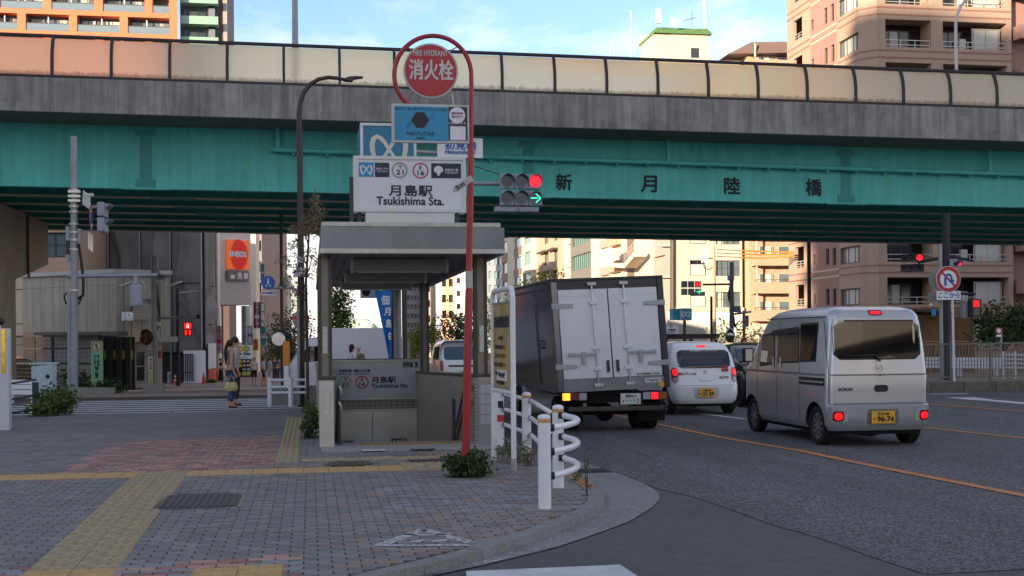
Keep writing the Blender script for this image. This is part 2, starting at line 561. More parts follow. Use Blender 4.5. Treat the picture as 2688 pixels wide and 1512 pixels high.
mb = MB()
Ys = [-120,-40,0,20,36,45,54,63,72,90,110,132,200,400,1600]
SX0,SX1,SY0 = G(843,1189).x + .2,G(1292,1172).x - .18,G(846,1176).y + .55   # the stair shaft
SY1 = SY0 + 9.7
Ys = sorted(Ys + [SY0,SY1]); Xs = [-900,-60,-20,SX0,SX1,20,60,900]
for y_a,y_b in zip(Ys,Ys[1:]):
 for x_a,x_b in zip(Xs,Xs[1:]):
  if x_a == SX0 and SY0 <= y_a < SY1: continue
  mb.poly([(x_a,y_a,zg(y_a) + ROAD),(x_b,y_a,zg(y_a) + ROAD),(x_b,y_b,zg(y_b) + ROAD),(x_a,y_b,zg(y_b) + ROAD)])
struct(mb.build('road',A_FINE))
mb = MB()                                     # coarse resurfaced carriageway
pts = [G(px,py,ROAD) for px,py in ((1420,1150),(1482,1197),(1577,1227),(1638,1248),(1695,1270),(1732,1286),(1810,1302),(1906,1334),(2001,1369),(2047,1385),(2100,1398),(2207,1433),(2300,1467),(2430,1509))]
xs = [p.x for p in pts]
rows = []
for p in pts[::-1]:
 rows.append([V((p.x,p.y,ROAD + .005)),V((p.x + 6,p.y + .2,ROAD + .005)),V((60,p.y + 1.0,ROAD + .005))])
y0 = pts[0].y
for y in (20,24,30,36,45,54,63,72,90,110,132):
 if y > y0 + .5: rows.append([V((pts[0].x - .0,y,zg(y) + ROAD + .005)),V((pts[0].x + 6,y + .2,zg(y) + ROAD + .005)),V((60,y + 1.0,zg(y + 1) + ROAD + .005))])
mb.grid(rows)
struct(mb.build('carriageway',A_COARSE))

# ---- the corner pavement
inner_px = [(920,1512),(1070,1478),(1160,1456),(1220,1439),(1300,1415),(1360,1397),(1412,1378),(1455,1362),(1491,1347),(1515,1335),(1530,1324),(1541,1313),(1545,1302),(1542,1291),(1530,1280),(1482,1244)]
inner = [G(px,py) for px,py in inner_px]
d0 = (inner[0] - inner[2]).normalized()
inner = [inner[0] + d0 * 9.0,inner[0] + d0 * 3] + inner
XK = inner[-1].x
inner.append(V((XK - .03,27.2,0)))
YE = 27.6
side_poly = inner + [V((XK - 1.0,YE,0)),V((-8.4,YE,0)),V((-16,YE - 1,0)),V((-16,5,0))]
mb = MB()
def clip(poly,f):
 out = []
 for i,p in enumerate(poly):
  q = poly[(i + 1) % len(poly)]; a,b = f(p),f(q)
  if a >= 0: out.append(p)
  if (a < 0) != (b < 0): out.append(p.lerp(q,a / (a - b)))
 return out
far_ = clip(side_poly,lambda p: p.y - SY0)
for pc_ in (clip(side_poly,lambda p: SY0 - p.y),clip(far_,lambda p: SX0 - p.x),clip(far_,lambda p: p.x - SX1),clip(clip(clip(far_,lambda p: p.y - SY1),lambda p: p.x - SX0),lambda p: SX1 - p.x)):
 if len(pc_) > 2: mb.poly([V((p.x,p.y,-.014)) for p in pc_])
sidewalk = struct(mb.build('sidewalk',SOIL))
# kerb: single stones following the curve
outer = []
for i,p in enumerate(inner):
 a = inner[max(i - 1,0)]; b = inner[min(i + 1,len(inner) - 1)]
 d = (b - a).normalized(); outer.append(p + V((d.y,-d.x,0)) * .17)
kerb = MB(); kerb.grid([[V((p.x,p.y,ROAD - .02)),V((p.x,p.y,-.03))] for p in inner])
kerb = struct(kerb.build('kerb',SOIL))
for i in range(len(inner) - 1):
 a,b,d,e = inner[i],inner[i + 1],outer[i + 1],outer[i]
 n = max(1,int((b - a).length / .62))
 for k in range(n):
  t0,t1 = k / n + .006 / n,(k + 1) / n - .006 / n
  q = [a.lerp(b,t0),e.lerp(d,t0),e.lerp(d,t1),a.lerp(b,t1)]
  m_ = MB()
  top = [q[0],q[1] + (q[0] - q[1]) * .12,q[2] + (q[3] - q[2]) * .12,q[3]]
  zt = .004 + random.uniform(-.003,.003)
  m_.hexa([V((p.x,p.y,ROAD - .03)) for p in q] + [V((p.x,p.y,zt)) for p in top])
  pj = proj(q[1])
  orange = 1478 < pj[0] < 1575 and 1215 < pj[1] < 1285
  m_.build('kerb_stone',KERBO if orange else KERBM,kerb,bevel=.006)
# gutter apron of lighter concrete
gpx = [(1000,1530),(1082,1512),(1242,1490),(1306,1474),(1380,1456),(1459,1437),(1555,1404),(1651,1369),(1718,1327),(1732,1308),(1727,1292),(1695,1270),(1638,1248),(1577,1227),(1482,1197)]
gw = [G(px,py,ROAD + .009) for px,py in gpx]
mb = MB()
N_ = 40
def resample(pts,n):
 Ls = [0]
 for a,b in zip(pts,pts[1:]): Ls.append(Ls[-1] + (b - a).length)
 out = []
 for i in range(n + 1):
  s_ = Ls[-1] * i / n; k = 0
  while k < len(Ls) - 2 and Ls[k + 1] < s_: k += 1
  out.append(pts[k].lerp(pts[k + 1],(s_ - Ls[k]) / max(1e-6,Ls[k + 1] - Ls[k])))
 return out
gi = [V((p.x,p.y,ROAD + .009)) for p in inner[1:-1]]
a_,b_ = resample(gi,N_),resample(gw,N_)
mb.grid([a_,b_])
gut = struct(mb.build('gutter',CONC))
# drain grate in the gutter
gr = G(1552,1236,ROAD + .012)
gt = thing('drain_grate','small slotted iron drain grate in gutter beside orange kerb','drain grate',gr)
MB().box(-.22,.22,-.2,.2,-.004,.004).build('frame',mat('iron',c(60,58,56),.6,.6,var=.3,vs=20),gt,**LW)
for i in range(8): MB().box(-.19 + i * .05,-.165 + i * .05,-.17,.17,.0045,.012).build('bar',MATS['iron'],gt,**LW)
# continuing kerbs that bound the far pavements are laid below with them

# ---- bricks
BM = [mat('brick_slate',c(122,121,118),.85,var=.22,vs=9,bump=.25,bs=220),
      mat('brick_grey',c(132,130,126),.85,var=.22,vs=11,bump=.25,bs=220),
      mat('brick_dusk',c(112,111,109),.85,var=.2,vs=8,bump=.25,bs=220),
      mat('brick_brown',c(138,124,113),.85,var=.22,vs=9,bump=.25,bs=220),
      mat('brick_umber',c(122,109,102),.85,var=.22,vs=9,bump=.25,bs=220),
      mat('brick_blue',c(134,138,140),.85,var=.2,vs=9,bump=.3,bs=220),
      mat('brick_red',c(150,114,106),.85,var=.2,vs=9,bump=.25,bs=220),
      mat('brick_pink',c(176,140,126),.85,var=.2,vs=9,bump=.25,bs=220),
      mat('brick_maroon',c(132,96,94),.85,var=.2,vs=9,bump=.25,bs=220)]
def gp(l): return [G(px,py) for px,py in l]
red_zone = gp([(95,1266),(300,1159),(735,1143),(722,1222),(460,1240),(350,1246)])
pink_zone = gp([(-40,1512),(-20,1500),(90,1486),(330,1484),(600,1466),(783,1452),(778,1482),(770,1530),(0,1540)])
def brick_top(w,l,h=.05,z=0.0):
 m_ = MB(); ch = .004
 b0 = [(-w / 2,-l / 2,-h),(w / 2,-l / 2,-h),(w / 2,l / 2,-h),(-w / 2,l / 2,-h)]
 b1 = [(x,y,z - ch) for x,y,_ in b0]
 b2 = [(x * (1 - 2 * ch / w),y * (1 - 2 * ch / l),z) for x,y,_ in b0]
 m_.grid([b0,b1,b2],closed=True)
 m_.poly(b2)
 return m_
# zones kept free of bricks: tactile strips, covers, the stair entrance
free = []
def strip(a,b,w,n=None):
 """parallelogram of blocks from ground point a towards b, w wide to the right hand"""
 d = (b - a); ln = d.length; d.normalize(); s_ = V((d.y,-d.x,0))
 return a,d,s_,ln
TACT = mat('tactile_yellow',c(176,160,124),.85,var=.28,vs=7,bump=.2,bs=160,col2=c(112,103,86))
TACT2 = mat('tactile_ochre',c(184,154,100),.82,var=.25,vs=6,bump=.2,bs=160)
TACT3 = mat('tactile_orange',c(176,132,62),.7,var=.35,vs=10,col2=c(110,88,60))
def tact_mesh(kind,m_):
 b = brick_top(.297,.297,.05,.0)
 if kind == 'bar':
  for i in range(4):
   x = -.148 + .037 + i * .0747
   n = len(b.v)
   b.hexa([(x - .017,-.136,0),(x + .017,-.136,0),(x + .017,.136,0),(x - .017,.136,0),(x - .011,-.13,.008),(x + .011,-.13,.008),(x + .011,.13,.008),(x - .011,.13,.008)])
 elif kind == 'dot':
  for i in range(5):
   for j in range(5):
    b.cyl((-.12 + i * .06,-.12 + j * .06,0),(-.12 + i * .06,-.12 + j * .06,.005),.016,8,.01)
 elif kind == 'plain':
  b = brick_top(.295,.595,.05,.0)
 return b.mesh('tactile_block',m_)
TM = {('bar',0): tact_mesh('bar',TACT),('bar',1): tact_mesh('bar',TACT2),('dot',0): tact_mesh('dot',TACT),('dot',1): tact_mesh('dot',TACT2),('plain',1): tact_mesh('plain',TACT2),('dot',2): tact_mesh('dot',TACT3)}
def lay(kind,tone,pos,ang,z=.003):
 o = bpy.data.objects.new('tactile_block',TM[(kind,tone)])
 coll.objects.link(o); o.parent = sidewalk
 o.location = (pos.x,pos.y,z + random.uniform(-.0015,.0015)); o.rotation_euler = (0,0,ang + random.uniform(-.006,.006))
# diagonal guiding strip
a0,a1 = G(44,1524),G(357,1243)
dd = (a1 - a0).normalized(); ss = V((dd.y,-dd.x,0))
nlen = int((a1 - a0).length / .3) + 1
ang = math.atan2(dd.y,dd.x) - math.pi / 2
for i in range(-1,nlen):
 for j in range(2):
  q = a0 + dd * (.15 + .3 * i) + ss * (.15 + .3 * j)
  lay('dot' if i <= 0 else 'bar',1 if i <= 0 else 0,q,ang)
free.append([a0 - dd * .6,a0 - dd * .6 + ss * .6,a0 + dd * nlen * .3 + ss * .6,a0 + dd * nlen * .3])
# strip beside the stair wall
b0,b1 = G(721,1214),G(735,1095)
nb = int((b1.y - b0.y) / .3)
for i in range(nb): lay('bar',0,V((b0.x + .15,b0.y + .15 + .3 * i,0)),0)
free.append([V((b0.x,b0.y,0)),V((b0.x + .3,b0.y,0)),V((b0.x + .3,b0.y + nb * .3,0)),V((b0.x,b0.y + nb * .3,0))])
# plain ochre band across, and the strip in front of the stair
cy0 = G(909,1239).y
x_end = G(1062,1231).x
xx = x_end
while xx > -6.2:
 cxm = xx - .15
 k_ = sum(inpoly(cxm + a,cy0 + b,free[0]) for a in (-.14,.14) for b in (.01,.59))
 if k_ < 4: lay('plain',1,V((cxm,cy0 + .3,0)),0,.003 if k_ == 0 else -.0008)
 xx -= .3
free.append([V((-6.3,cy0,0)),V((x_end,cy0,0)),V((x_end,cy0 + .6,0)),V((-6.3,cy0 + .6,0))])
dy = G(912,1208).y
x0 = b0.x + .33
for i in range(int((G(1290,1200).x - x0) / .3)):
 lay('dot' if i % 3 else 'bar',0,V((x0 + .15 + .3 * i,dy + .15,0)),math.pi / 2)
free.append([V((x0,dy,0)),V((G(1290,1200).x,dy,0)),V((G(1290,1200).x,dy + .3,0)),V((x0,dy + .3,0))])
for i in range(3):
 for j in range(3):
  if cy0 + .15 + .3 * j < dy: lay('bar',0,V((x_end + .15 + .3 * i,cy0 + .15 + .3 * j,0)),math.pi / 2 if j == 1 else 0)
free.append([V((x_end,cy0,0)),V((x_end + .9,cy0,0)),V((x_end + .9,dy,0)),V((x_end,dy,0))])
# warning blocks at the very front
e0 = G(743,1481)
for i in range(2):
 for j in range(4):
  lay('dot',1,V((e0.x - .15 - .3 * i,e0.y - .15 - .3 * j - .06 * i,0)),0)
free.append([V((e0.x - .6,e0.y - 1.2,0)),V((e0.x,e0.y - 1.2,0)),V((e0.x,e0.y,0)),V((e0.x - .6,e0.y,0))])
# covers
mc = G(524,1316)
COVX,COVY = .43,.62
free.append([V((mc.x - COVX,mc.y - COVY,0)),V((mc.x + COVX,mc.y - COVY,0)),V((mc.x + COVX,mc.y + COVY,0)),V((mc.x - COVX,mc.y + COVY,0))])
mc2 = G(915,1217)
stair_x0,stair_x1,stair_y0 = G(843,1189).x,G(1292,1172).x,G(900,1187).y
free.append([V((stair_x0,stair_y0,0)),V((stair_x1,stair_y0,0)),V((stair_x1,29,0)),V((stair_x0,29,0))])
JY,JX = .1,.2
bricks = []
j = 0
Yb = 6.9
while Yb < 21.5:
 i0 = -40
 for i in range(i0,30):
  x = i * JX + (JX / 2 if j % 2 else 0) + .04
  if not inpoly(x,Yb,side_poly): continue
  pr = proj(V((x,Yb,0)))
  if not (-90 < pr[0] < 2000 and pr[1] < 1560): continue
  if any(inpoly(x - .09,Yb,f) and inpoly(x + .09,Yb,f) and inpoly(x,Yb - .045,f) for f in free): continue
  if math.hypot(x - mc2.x,(Yb - mc2.y)) < .31: continue
  bricks.append((pr[2],x,Yb,pr[0],pr[1]))
 Yb += JY; j += 1
bricks.sort()
def brick_tone(x,y,px,py):
 r = random.random()
 if inpoly(x,y,red_zone): return (6,6,7,7,8,0,3)[int(r * 7)]
 if inpoly(x,y,pink_zone): return (7,7,6,5,5,8)[int(r * 6)]
 n = max(0,min(1,(px - 780) / 420))
 if 1000 < px and 1262 < py < 1345 and r < .3: return 5
 if r < n * .62: return (3,4,3,1)[int(random.random() * 4)]
 return (0,0,1,2,2,0)[int(random.random() * 6)]
BMESH = [brick_top(JX - .011,JY - .004).mesh('brick',m_) for m_ in BM]
rest = MB()
proto = brick_top(JX - .011,JY - .004)
for k,(Z,x,y,px,py) in enumerate(bricks):
 tn = brick_tone(x,y,px,py)
 dz = random.uniform(-.0018,.0018)
 if k < 300:
  o = bpy.data.objects.new('brick',BMESH[tn]); coll.objects.link(o); o.parent = sidewalk
  o.location = (x,y,dz); o.rotation_euler = (random.uniform(-.006,.006),random.uniform(-.004,.004),random.uniform(-.008,.008))
 else:
  n = len(rest.v); tx,ty = random.uniform(-.005,.005),random.uniform(-.004,.004)
  for q in proto.v: rest.v.append((x + q[0],y + q[1],q[2] + dz + q[0] * ty + q[1] * tx))
  for f in proto.f: rest.f.append(tuple(n + w_ for w_ in f)); rest.m.append(tn)
tag(rest.build('paving_bricks',BM,sidewalk),kind='stuff')
# farther pavement as surface: running bond drawn by the brick node
def bondmat(name,c1,c2,cm,w=.2,h=.1,rot=0.0,mort=.006):
 m = bpy.data.materials.new(name); m.use_nodes = True
 t = m.node_tree; b = t.nodes['Principled BSDF']; lk = t.links.new
 co = t.nodes.new('ShaderNodeTexCoord'); mp_ = t.nodes.new('ShaderNodeMapping'); mp_.inputs['Rotation'].default_value = (0,0,rot)
 bt = t.nodes.new('ShaderNodeTexBrick')
 bt.inputs['Scale'].default_value = 1; bt.inputs['Brick Width'].default_value = w; bt.inputs['Row Height'].default_value = h; bt.inputs['Mortar Size'].default_value = mort
 bt.inputs['Color1'].default_value = (*c1,1); bt.inputs['Color2'].default_value = (*c2,1); bt.inputs['Mortar'].default_value = (*cm,1)
 lk(co.outputs['Object'],mp_.inputs[0]); lk(mp_.outputs[0],bt.inputs['Vector'])
 n = t.nodes.new('ShaderNodeTexNoise'); n.inputs['Scale'].default_value = .9; n.inputs['Detail'].default_value = 7; lk(co.outputs['Object'],n.inputs['Vector'])
 r = t.nodes.new('ShaderNodeValToRGB'); r.color_ramp.elements[0].position = .3; r.color_ramp.elements[0].color = (.78,.78,.78,1); r.color_ramp.elements[1].position = .7; r.color_ramp.elements[1].color = (1.1,1.1,1.1,1)
 lk(n.outputs['Fac'],r.inputs[0])
 mx = t.nodes.new('ShaderNodeMix'); mx.data_type = 'RGBA'; mx.blend_type = 'MULTIPLY'; mx.inputs[0].default_value = 1
 lk(bt.outputs['Color'],mx.inputs[6]); lk(r.outputs[0],mx.inputs[7]); lk(mx.outputs[2],b.inputs['Base Color'])
 b.inputs['Roughness'].default_value = .85
 return m
PAVE = bondmat('far_pavers',c(122,121,118),c(112,111,109),c(70,68,66))
mb = MB()
xl = -16
mb.poly([V((xl,21.3,-.002)),V((stair_x0,21.3,-.002)),V((stair_x0,YE,-.002)),V((xl,YE - .9,-.002))])
mb.poly([V((xl,5.2,-.004)),V((-6.6,5.2,-.004)),V((-6.6,21.29,-.003)),V((xl,21.29,-.003))])
mb.build('pavement_surface',PAVE,sidewalk)
# iron covers
IRON = mat('cast_iron',c(74,72,68),.55,.5,var=.3,vs=16,bump=.3,bs=90)
t = thing('handhole_cover','rectangular ribbed iron cover with clipped corners set in grey bricks','manhole cover',(mc.x,mc.y,0))
k_ = .13
def octo(ax,ay,z,k=k_): return [V(p) for p in ((-ax + k,-ay,z),(ax - k,-ay,z),(ax,-ay + k,z),(ax,ay - k,z),(ax - k,ay,z),(-ax + k,ay,z),(-ax,ay - k,z),(-ax,-ay + k,z))]
MB().prism(octo(COVX - .01,COVY - .02,-.04),(0,0,.042)).build('rim',mat('steel_worn',c(140,132,116),.45,.6,var=.3,vs=20),t,**LW)
MB().prism(octo(COVX - .045,COVY - .06,.0),(0,0,.006)).build('plate',IRON,t,**LW)
for i in range(11):
 MB().box(-.33 + i * .066 - .02,-.33 + i * .066 + .02,-.46,.46,.0062,.013).build('rib',IRON,t,**LW)
t = thing('round_manhole','round dark iron manhole cover in front of the station steps','manhole cover',(mc2.x,mc2.y,0))
mb = MB(); mb.disc((0,0,-.02),(1,0,0),(0,1,0),.3,32,(0,0,.024)); mb.build('plate',IRON,t,**LW)
mb = MB()
for rr in (.08,.15,.22,.28): mb.ring((0,0,.0065),(1,0,0),(0,1,0),rr - .012,rr + .012,32)
mb.build('relief',MATS['steel_worn'],t,**LW)
# worn painted triangle on the bricks
mb = MB()
Tz = .0045
def ribbon(mb,pts,w,z,mi=0):
 pts = [V((p.x,p.y,0)) for p in pts]; rows = []
 for i,p in enumerate(pts):
  a = pts[max(i - 1,0)]; b = pts[min(i + 1,len(pts) - 1)]; d = (b - a).normalized(); s_ = V((-d.y,d.x,0)) * w / 2
  rows.append([V((p.x,p.y,z)) - s_,V((p.x,p.y,z)) + s_])
 return mb.grid(rows[::-1],mi)
tri = [G(995,1434),G(1112,1391),G(1238,1426)]
ribbon(mb,[tri[0],tri[1]],.1,Tz); ribbon(mb,[tri[1],tri[2]],.1,Tz); ribbon(mb,[tri[2] - V((.03,.1,0)),tri[0]],.08,Tz + .001)
ribbon(mb,[G(1085,1424),G(1120,1419),G(1150,1422),G(1180,1418)],.1,Tz)
ribbon(mb,[G(1060,1404),G(1120,1406),G(1190,1402)],.07,Tz)
tag(mb.build('painted_triangle',WORN_P),'worn white painted triangle on the bricks near the kerb corner','marking')
# road markings
RZ = ROAD + .012
def line(px,w,m_,name,label,z=RZ):
 b = MB(); q = [G(x,y,ROAD) for x,y in px]
 rows = []
 for i,p in enumerate(q):
  a = q[max(i - 1,0)]; e = q[min(i + 1,len(q) - 1)]; d = (e - a); d.z = 0; d.normalize(); s_ = V((-d.y,d.x,0)) * w / 2
  zz = zg(p.y) + z
  rows.append([V((p.x,p.y,zz)) - s_,V((p.x,p.y,zz)) + s_])
 b.grid(rows[::-1])
 return tag(b.build(name,m_),label,'road marking')
line([(1560,1078),(1695,1108),(1888,1149),(2100,1185),(2302,1227),(2688,1303),(2900,1345)],.15,ORANGE_P,'lane_line','long orange lane line sweeping past the silver van towards the truck')
line([(1900,1060),(1958,1068),(2150,1093),(2427,1124),(2688,1152),(2800,1165)],.15,ORANGE_P,'lane_line','second orange line emerging beyond the silver van rear wheel')
line([(2250,1047),(2443,1062),(2688,1081),(2800,1090)],.15,ORANGE_P,'lane_line','far orange line nearest the fenced median')
line([(1700,1072),(1839,1087),(1954,1101)],.13,WHITE_P,'lane_dash','white lane dash behind the white hatchback')
line([(1700,1045),(1900,1050)],.2,WHITE_P,'lane_dash','white line on the road under the white hatchback')
line([(2439,1036),(2539,1034)],.3,WHITE_P,'stop_line','white bar on the road close to the fenced median')
mb = MB()
mb.poly([G(x,y,RZ) for x,y in ((2482,1043),(2560,1043),(2615,1050),(2688,1056),(2800,1066),(2800,1071),(2688,1061),(2590,1052),(2540,1049))][::-1])
tag(mb.build('lane_arrow',WHITE_P),'white arrow painted on the road right of the silver van','road marking')
mb = MB(); q = [G(x,y,RZ) for x,y in ((1223,1499),(1628,1482),(1720,1542),(1230,1560))]
mb.poly(q[::-1])
tag(mb.build('crossing_stripe',WHITE_P),'large worn white crossing stripe at the bottom edge','road marking')
mb = MB()
ribbon(mb,[G(1240,1488,ROAD),G(1370,1457,ROAD),G(1475,1428,ROAD)],.09,ROAD + .014)
tag(mb.build('edge_paint',paint('thin_white',c(190,192,190),.53,26)),'thin worn white edge paint along the gutter concrete','road marking')
# crossing over the side street: stripes lie across the view
for i in range(7):
 yy = 28.2 + i * .93
 xa = -8.1 - (0 if i else 0) + .05 * i; xb = XK + .9
 b = MB(); zz = RZ
 seg = [(-7.7 + .05 * i,-3.2),(-3.15,.2)] if i == 0 else [(-7.9 + .1 * i,.4)]
 for s0,s1 in seg: b.poly([V((s0,yy,zz)),V((s1,yy,zz)),V((s1 + .1,yy + .45,zz)),V((s0 + .1,yy + .45,zz))])
 tag(b.build('crosswalk_stripe',WHITE_P),('nearest','second','third','fourth','fifth','sixth','farthest')[i] + ' white stripe of the crosswalk beside the standing couple','road marking','stripes of the crosswalk')
# far pavement beyond the crossing
PAVE2 = bondmat('far_red_pavers',c(152,134,122),c(136,122,114),c(96,88,82),.4,.2)
mb = MB(); rows = []
for y in (35.0,36,45,54,63,72,90,132):
 rows.append([V((-8.6 - (y - 35) * .05,y,zg(y) + .01)),V((1.3,y,zg(y) + .01))])
mb.grid(rows); mb.grid([[r[1] for r in rows],[r[1] - V((0,0,.15)) for r in rows]]); mb.poly([rows[0][0],rows[0][1],rows[0][1] - V((0,0,.12)),rows[0][0] - V((0,0,.12))])
struct(mb.build('far_pavement',PAVE2))
# cross-street pavement to the left behind the fence, and the median kerb on the right
mb = MB(); rows = [[V((x,34.6,-.02)),V((x,35.0,-.02)),V((x,62,zg(62) + .05))] for x in (-60,-8.8)]
mb.grid(rows[::-1]); mb.poly([V((-60,34.6,-.02)),V((-8.8,34.6,-.02)),V((-8.8,34.6,-.14)),V((-60,34.6,-.14))][::-1])
struct(mb.build('verge',mat('verge_soil',c(92,86,78),.95,var=.3,vs=2)))
# ================================================================== overpass
YG = P(1344,516,42).y
YFc = YG - 2.3
XA,XB = PY(0,500,YG).x - 30,PY(2688,500,YG).x + 45
def zline(l,r,Y):
 a,b = PY(*l,Y),PY(*r,Y)
 return lambda x: a.z + (b.z - a.z) * (x - a.x) / (b.x - a.x)
z_gb = zline((0,488),(2688,545),YG)              # girder bottom
z_fb = zline((0,287),(2688,369),YFc)             # fascia bottom
z_ft = zline((0,199),(2688,287),YFc)             # fascia top
z_rt = zline((0,84),(2688,190),YFc + .25)        # top rail
TEAL = mat('teal_bridge_paint',c(92,206,196),.5,var=.2,vs=.5,streak=.18,spec=.4)
TEALP = mat('teal_pipe_paint',c(92,200,192),.45,var=.1,vs=2)
FASC = mat('fascia_concrete',c(160,158,154),.9,var=.34,vs=1.1,streak=.42,bump=.25,bs=14)
SLABM = mat('soffit_concrete',c(120,120,116),.9,var=.2,vs=1)
DARKM = mat('dark_post_steel',c(58,58,60),.5,.4,var=.2,vs=6)
RAILM = mat('dark_rail_steel',c(52,46,50),.45,.4)
def xz(mb,x0,x1,za,zb,y0,y1,mi=0):             # a bar along the bridge between two sloping lines
 return mb.hexa([(x0,y0,za(x0)),(x1,y0,za(x1)),(x1,y1,za(x1)),(x0,y1,za(x0)),(x0,y0,zb(x0)),(x1,y0,zb(x1)),(x1,y1,zb(x1)),(x0,y1,zb(x0))],mi)
off = lambda f,d: (lambda x: f(x) + d)
ovp = thing('overpass','teal steel girder road overpass with grey concrete edge spanning the street','overpass',((XA + XB) / 2,YG,0))
GS = 2.72
YFAR = YG + 6 * GS
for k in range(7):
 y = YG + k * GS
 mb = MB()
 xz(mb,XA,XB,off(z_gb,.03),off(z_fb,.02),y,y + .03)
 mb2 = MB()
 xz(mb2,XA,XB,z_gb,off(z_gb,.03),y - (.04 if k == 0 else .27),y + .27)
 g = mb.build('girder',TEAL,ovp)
 mb2.build('bottom_flange',TEAL if k == 0 else mat('flange_bounce_tint',c(206,198,184),.55,var=.2,vs=.6),g)  # pale colour on inner flanges stands for light thrown up from the ground
 for px in (383,1387,2220):                         # splice plates
  mb3 = MB()
  xq = PY(px,500,YG).x + (k * .55 if px < 900 else k * .2)
  xz(mb3,xq - .75,xq + .75,off(z_gb,-.03),off(z_gb,-.001),y - .2 if k else y - .05,y + .2)
  mb3.build('splice_plate',mat('splice_paint',c(70,160,154),.6),g)
 if k == 0:
  for px in (383,1387,2220):
   xq = PY(px,500,YG).x
   m_ = MB()
   xz(m_,xq - .19,xq + .19,off(z_gb,.32),off(z_fb,-.35),y - .014,y - .001)
   xz(m_,xq - .33,xq + .33,off(z_gb,.06),off(z_gb,.318),y - .016,y - .001)
   xz(m_,xq - .33,xq + .33,off(z_fb,-.34),off(z_fb,-.12),y - .016,y - .001)
   sp = m_.build('web_plate',MATS['splice_paint'],g)
   bo = MB()
   zz = z_gb(xq) + .4
   while zz < z_fb(xq) - .4:
    for q in (-.14,-.06,.06,.14):
     bo.hexa([(xq + q - .02,y - .034,zz - .02),(xq + q + .02,y - .034,zz - .02),(xq + q + .02,y - .013,zz - .02),(xq + q - .02,y - .013,zz - .02),(xq + q - .02,y - .034,zz + .02),(xq + q + .02,y - .034,zz + .02),(xq + q + .02,y - .013,zz + .02),(xq + q - .02,y - .013,zz + .02)])
    zz += .1
   for r_ in range(3):
    for q in range(7):
     xx_ = xq - .27 + q * .09; zz = z_gb(xq) + .1 + r_ * .08
     bo.box(xx_ - .02,xx_ + .02,y - .036,y - .015,zz - .02,zz + .02)
   tag(bo.build('bolts',MATS['splice_paint'],sp),kind='stuff')
mb = MB()                                                # cross frames between the girders
x = XA + 3
while x < XB:
 for k in range(6):
  y = YG + k * GS
  mb.box(x,x + .06,y + .05,y + GS - .02,z_gb(x) + .9,z_fb(x) - .3)
 x += 6.2
mb.build('cross_frames',TEAL,ovp)
mb = MB()
xz(mb,XA,XB,z_fb,off(z_fb,.28),YFc + .004,YFAR + 2.3)
mb.build('deck_slab',SLABM,ovp)
mb = MB()
xz(mb,XA,XB,off(z_fb,.22),z_ft,YFc,YFc + .3)
xz(mb,XA,XB,off(z_fb,-.03),off(z_fb,.218),YFc - .03,YFc + .3)
fas = mb.build('edge_parapet',FASC,ovp)
mb = MB(); xz(mb,XA,XB,off(z_fb,.0),z_ft,YFAR + 2.31,YFAR + 2.6)
mb.build('edge_parapet',FASC,ovp)
# cover strip with its fixings under the parapet
mb = MB(); xz(mb,XA,XB,off(z_fb,-.055),off(z_fb,-.031),YFc - .045,YFc + .1)
mb.build('drip_strip',RAILM,fas)
# translucent noise barrier
def panel_mat():
 m = bpy.data.materials.new('frosted_cream_panel'); m.use_nodes = True
 t = m.node_tree; lk = t.links.new
 t.nodes.remove(t.nodes['Principled BSDF'])
 out = t.nodes['Material Output']
 tr = t.nodes.new('ShaderNodeBsdfRefraction'); tr.inputs['IOR'].default_value = 1.15; tr.inputs['Roughness'].default_value = .42; tl = t.nodes.new('ShaderNodeBsdfTranslucent'); df = t.nodes.new('ShaderNodeBsdfDiffuse'); gl = t.nodes.new('ShaderNodeBsdfGlossy')
 gl.inputs['Roughness'].default_value = .25
 co = t.nodes.new('ShaderNodeTexCoord'); sp = t.nodes.new('ShaderNodeSeparateXYZ'); lk(co.outputs['Generated'],sp.inputs[0])
 mp_ = t.nodes.new('ShaderNodeMapping'); mp_.inputs['Scale'].default_value = (2.2,2,.6); lk(co.outputs['Object'],mp_.inputs[0])
 n = t.nodes.new('ShaderNodeTexNoise'); n.inputs['Scale'].default_value = 3.2; n.inputs['Detail'].default_value = 9; n.inputs['Roughness'].default_value = .8
 lk(mp_.outputs[0],n.inputs['Vector'])
 # a fringe of moss and grime along the foot of each pane
 ad = t.nodes.new('ShaderNodeMath'); ad.operation = 'MULTIPLY_ADD'; ad.inputs[1].default_value = 1.1; lk(n.outputs['Fac'],ad.inputs[0])
 sb = t.nodes.new('ShaderNodeMath'); sb.operation = 'MULTIPLY'; sb.inputs[1].default_value = -3.4; lk(sp.outputs['Z'],sb.inputs[0]); lk(sb.outputs[0],ad.inputs[2])
 r = t.nodes.new('ShaderNodeValToRGB'); r.color_ramp.elements[0].position = .12; r.color_ramp.elements[0].color = (.84,.76,.56,1); r.color_ramp.elements[1].position = .42; r.color_ramp.elements[1].color = (.42,.35,.25,1)
 lk(ad.outputs[0],r.inputs[0])
 for s_ in (tr,tl,df): lk(r.outputs[0],s_.inputs['Color'])
 m1 = t.nodes.new('ShaderNodeMixShader'); m1.inputs[0].default_value = .5; lk(tl.outputs[0],m1.inputs[1]); lk(df.outputs[0],m1.inputs[2])
 m2 = t.nodes.new('ShaderNodeMixShader'); m2.inputs[0].default_value = .74; lk(tr.outputs[0],m2.inputs[1]); lk(m1.outputs[0],m2.inputs[2])
 m3 = t.nodes.new('ShaderNodeMixShader'); m3.inputs[0].default_value = .04; lk(m2.outputs[0],m3.inputs[1]); lk(gl.outputs[0],m3.inputs[2])
 lk(m3.outputs[0],out.inputs[0])
 return m
PANEL = panel_mat()
xa_,xb_ = PY(135.7,150,YFc).x,PY(2619,240,YFc).x
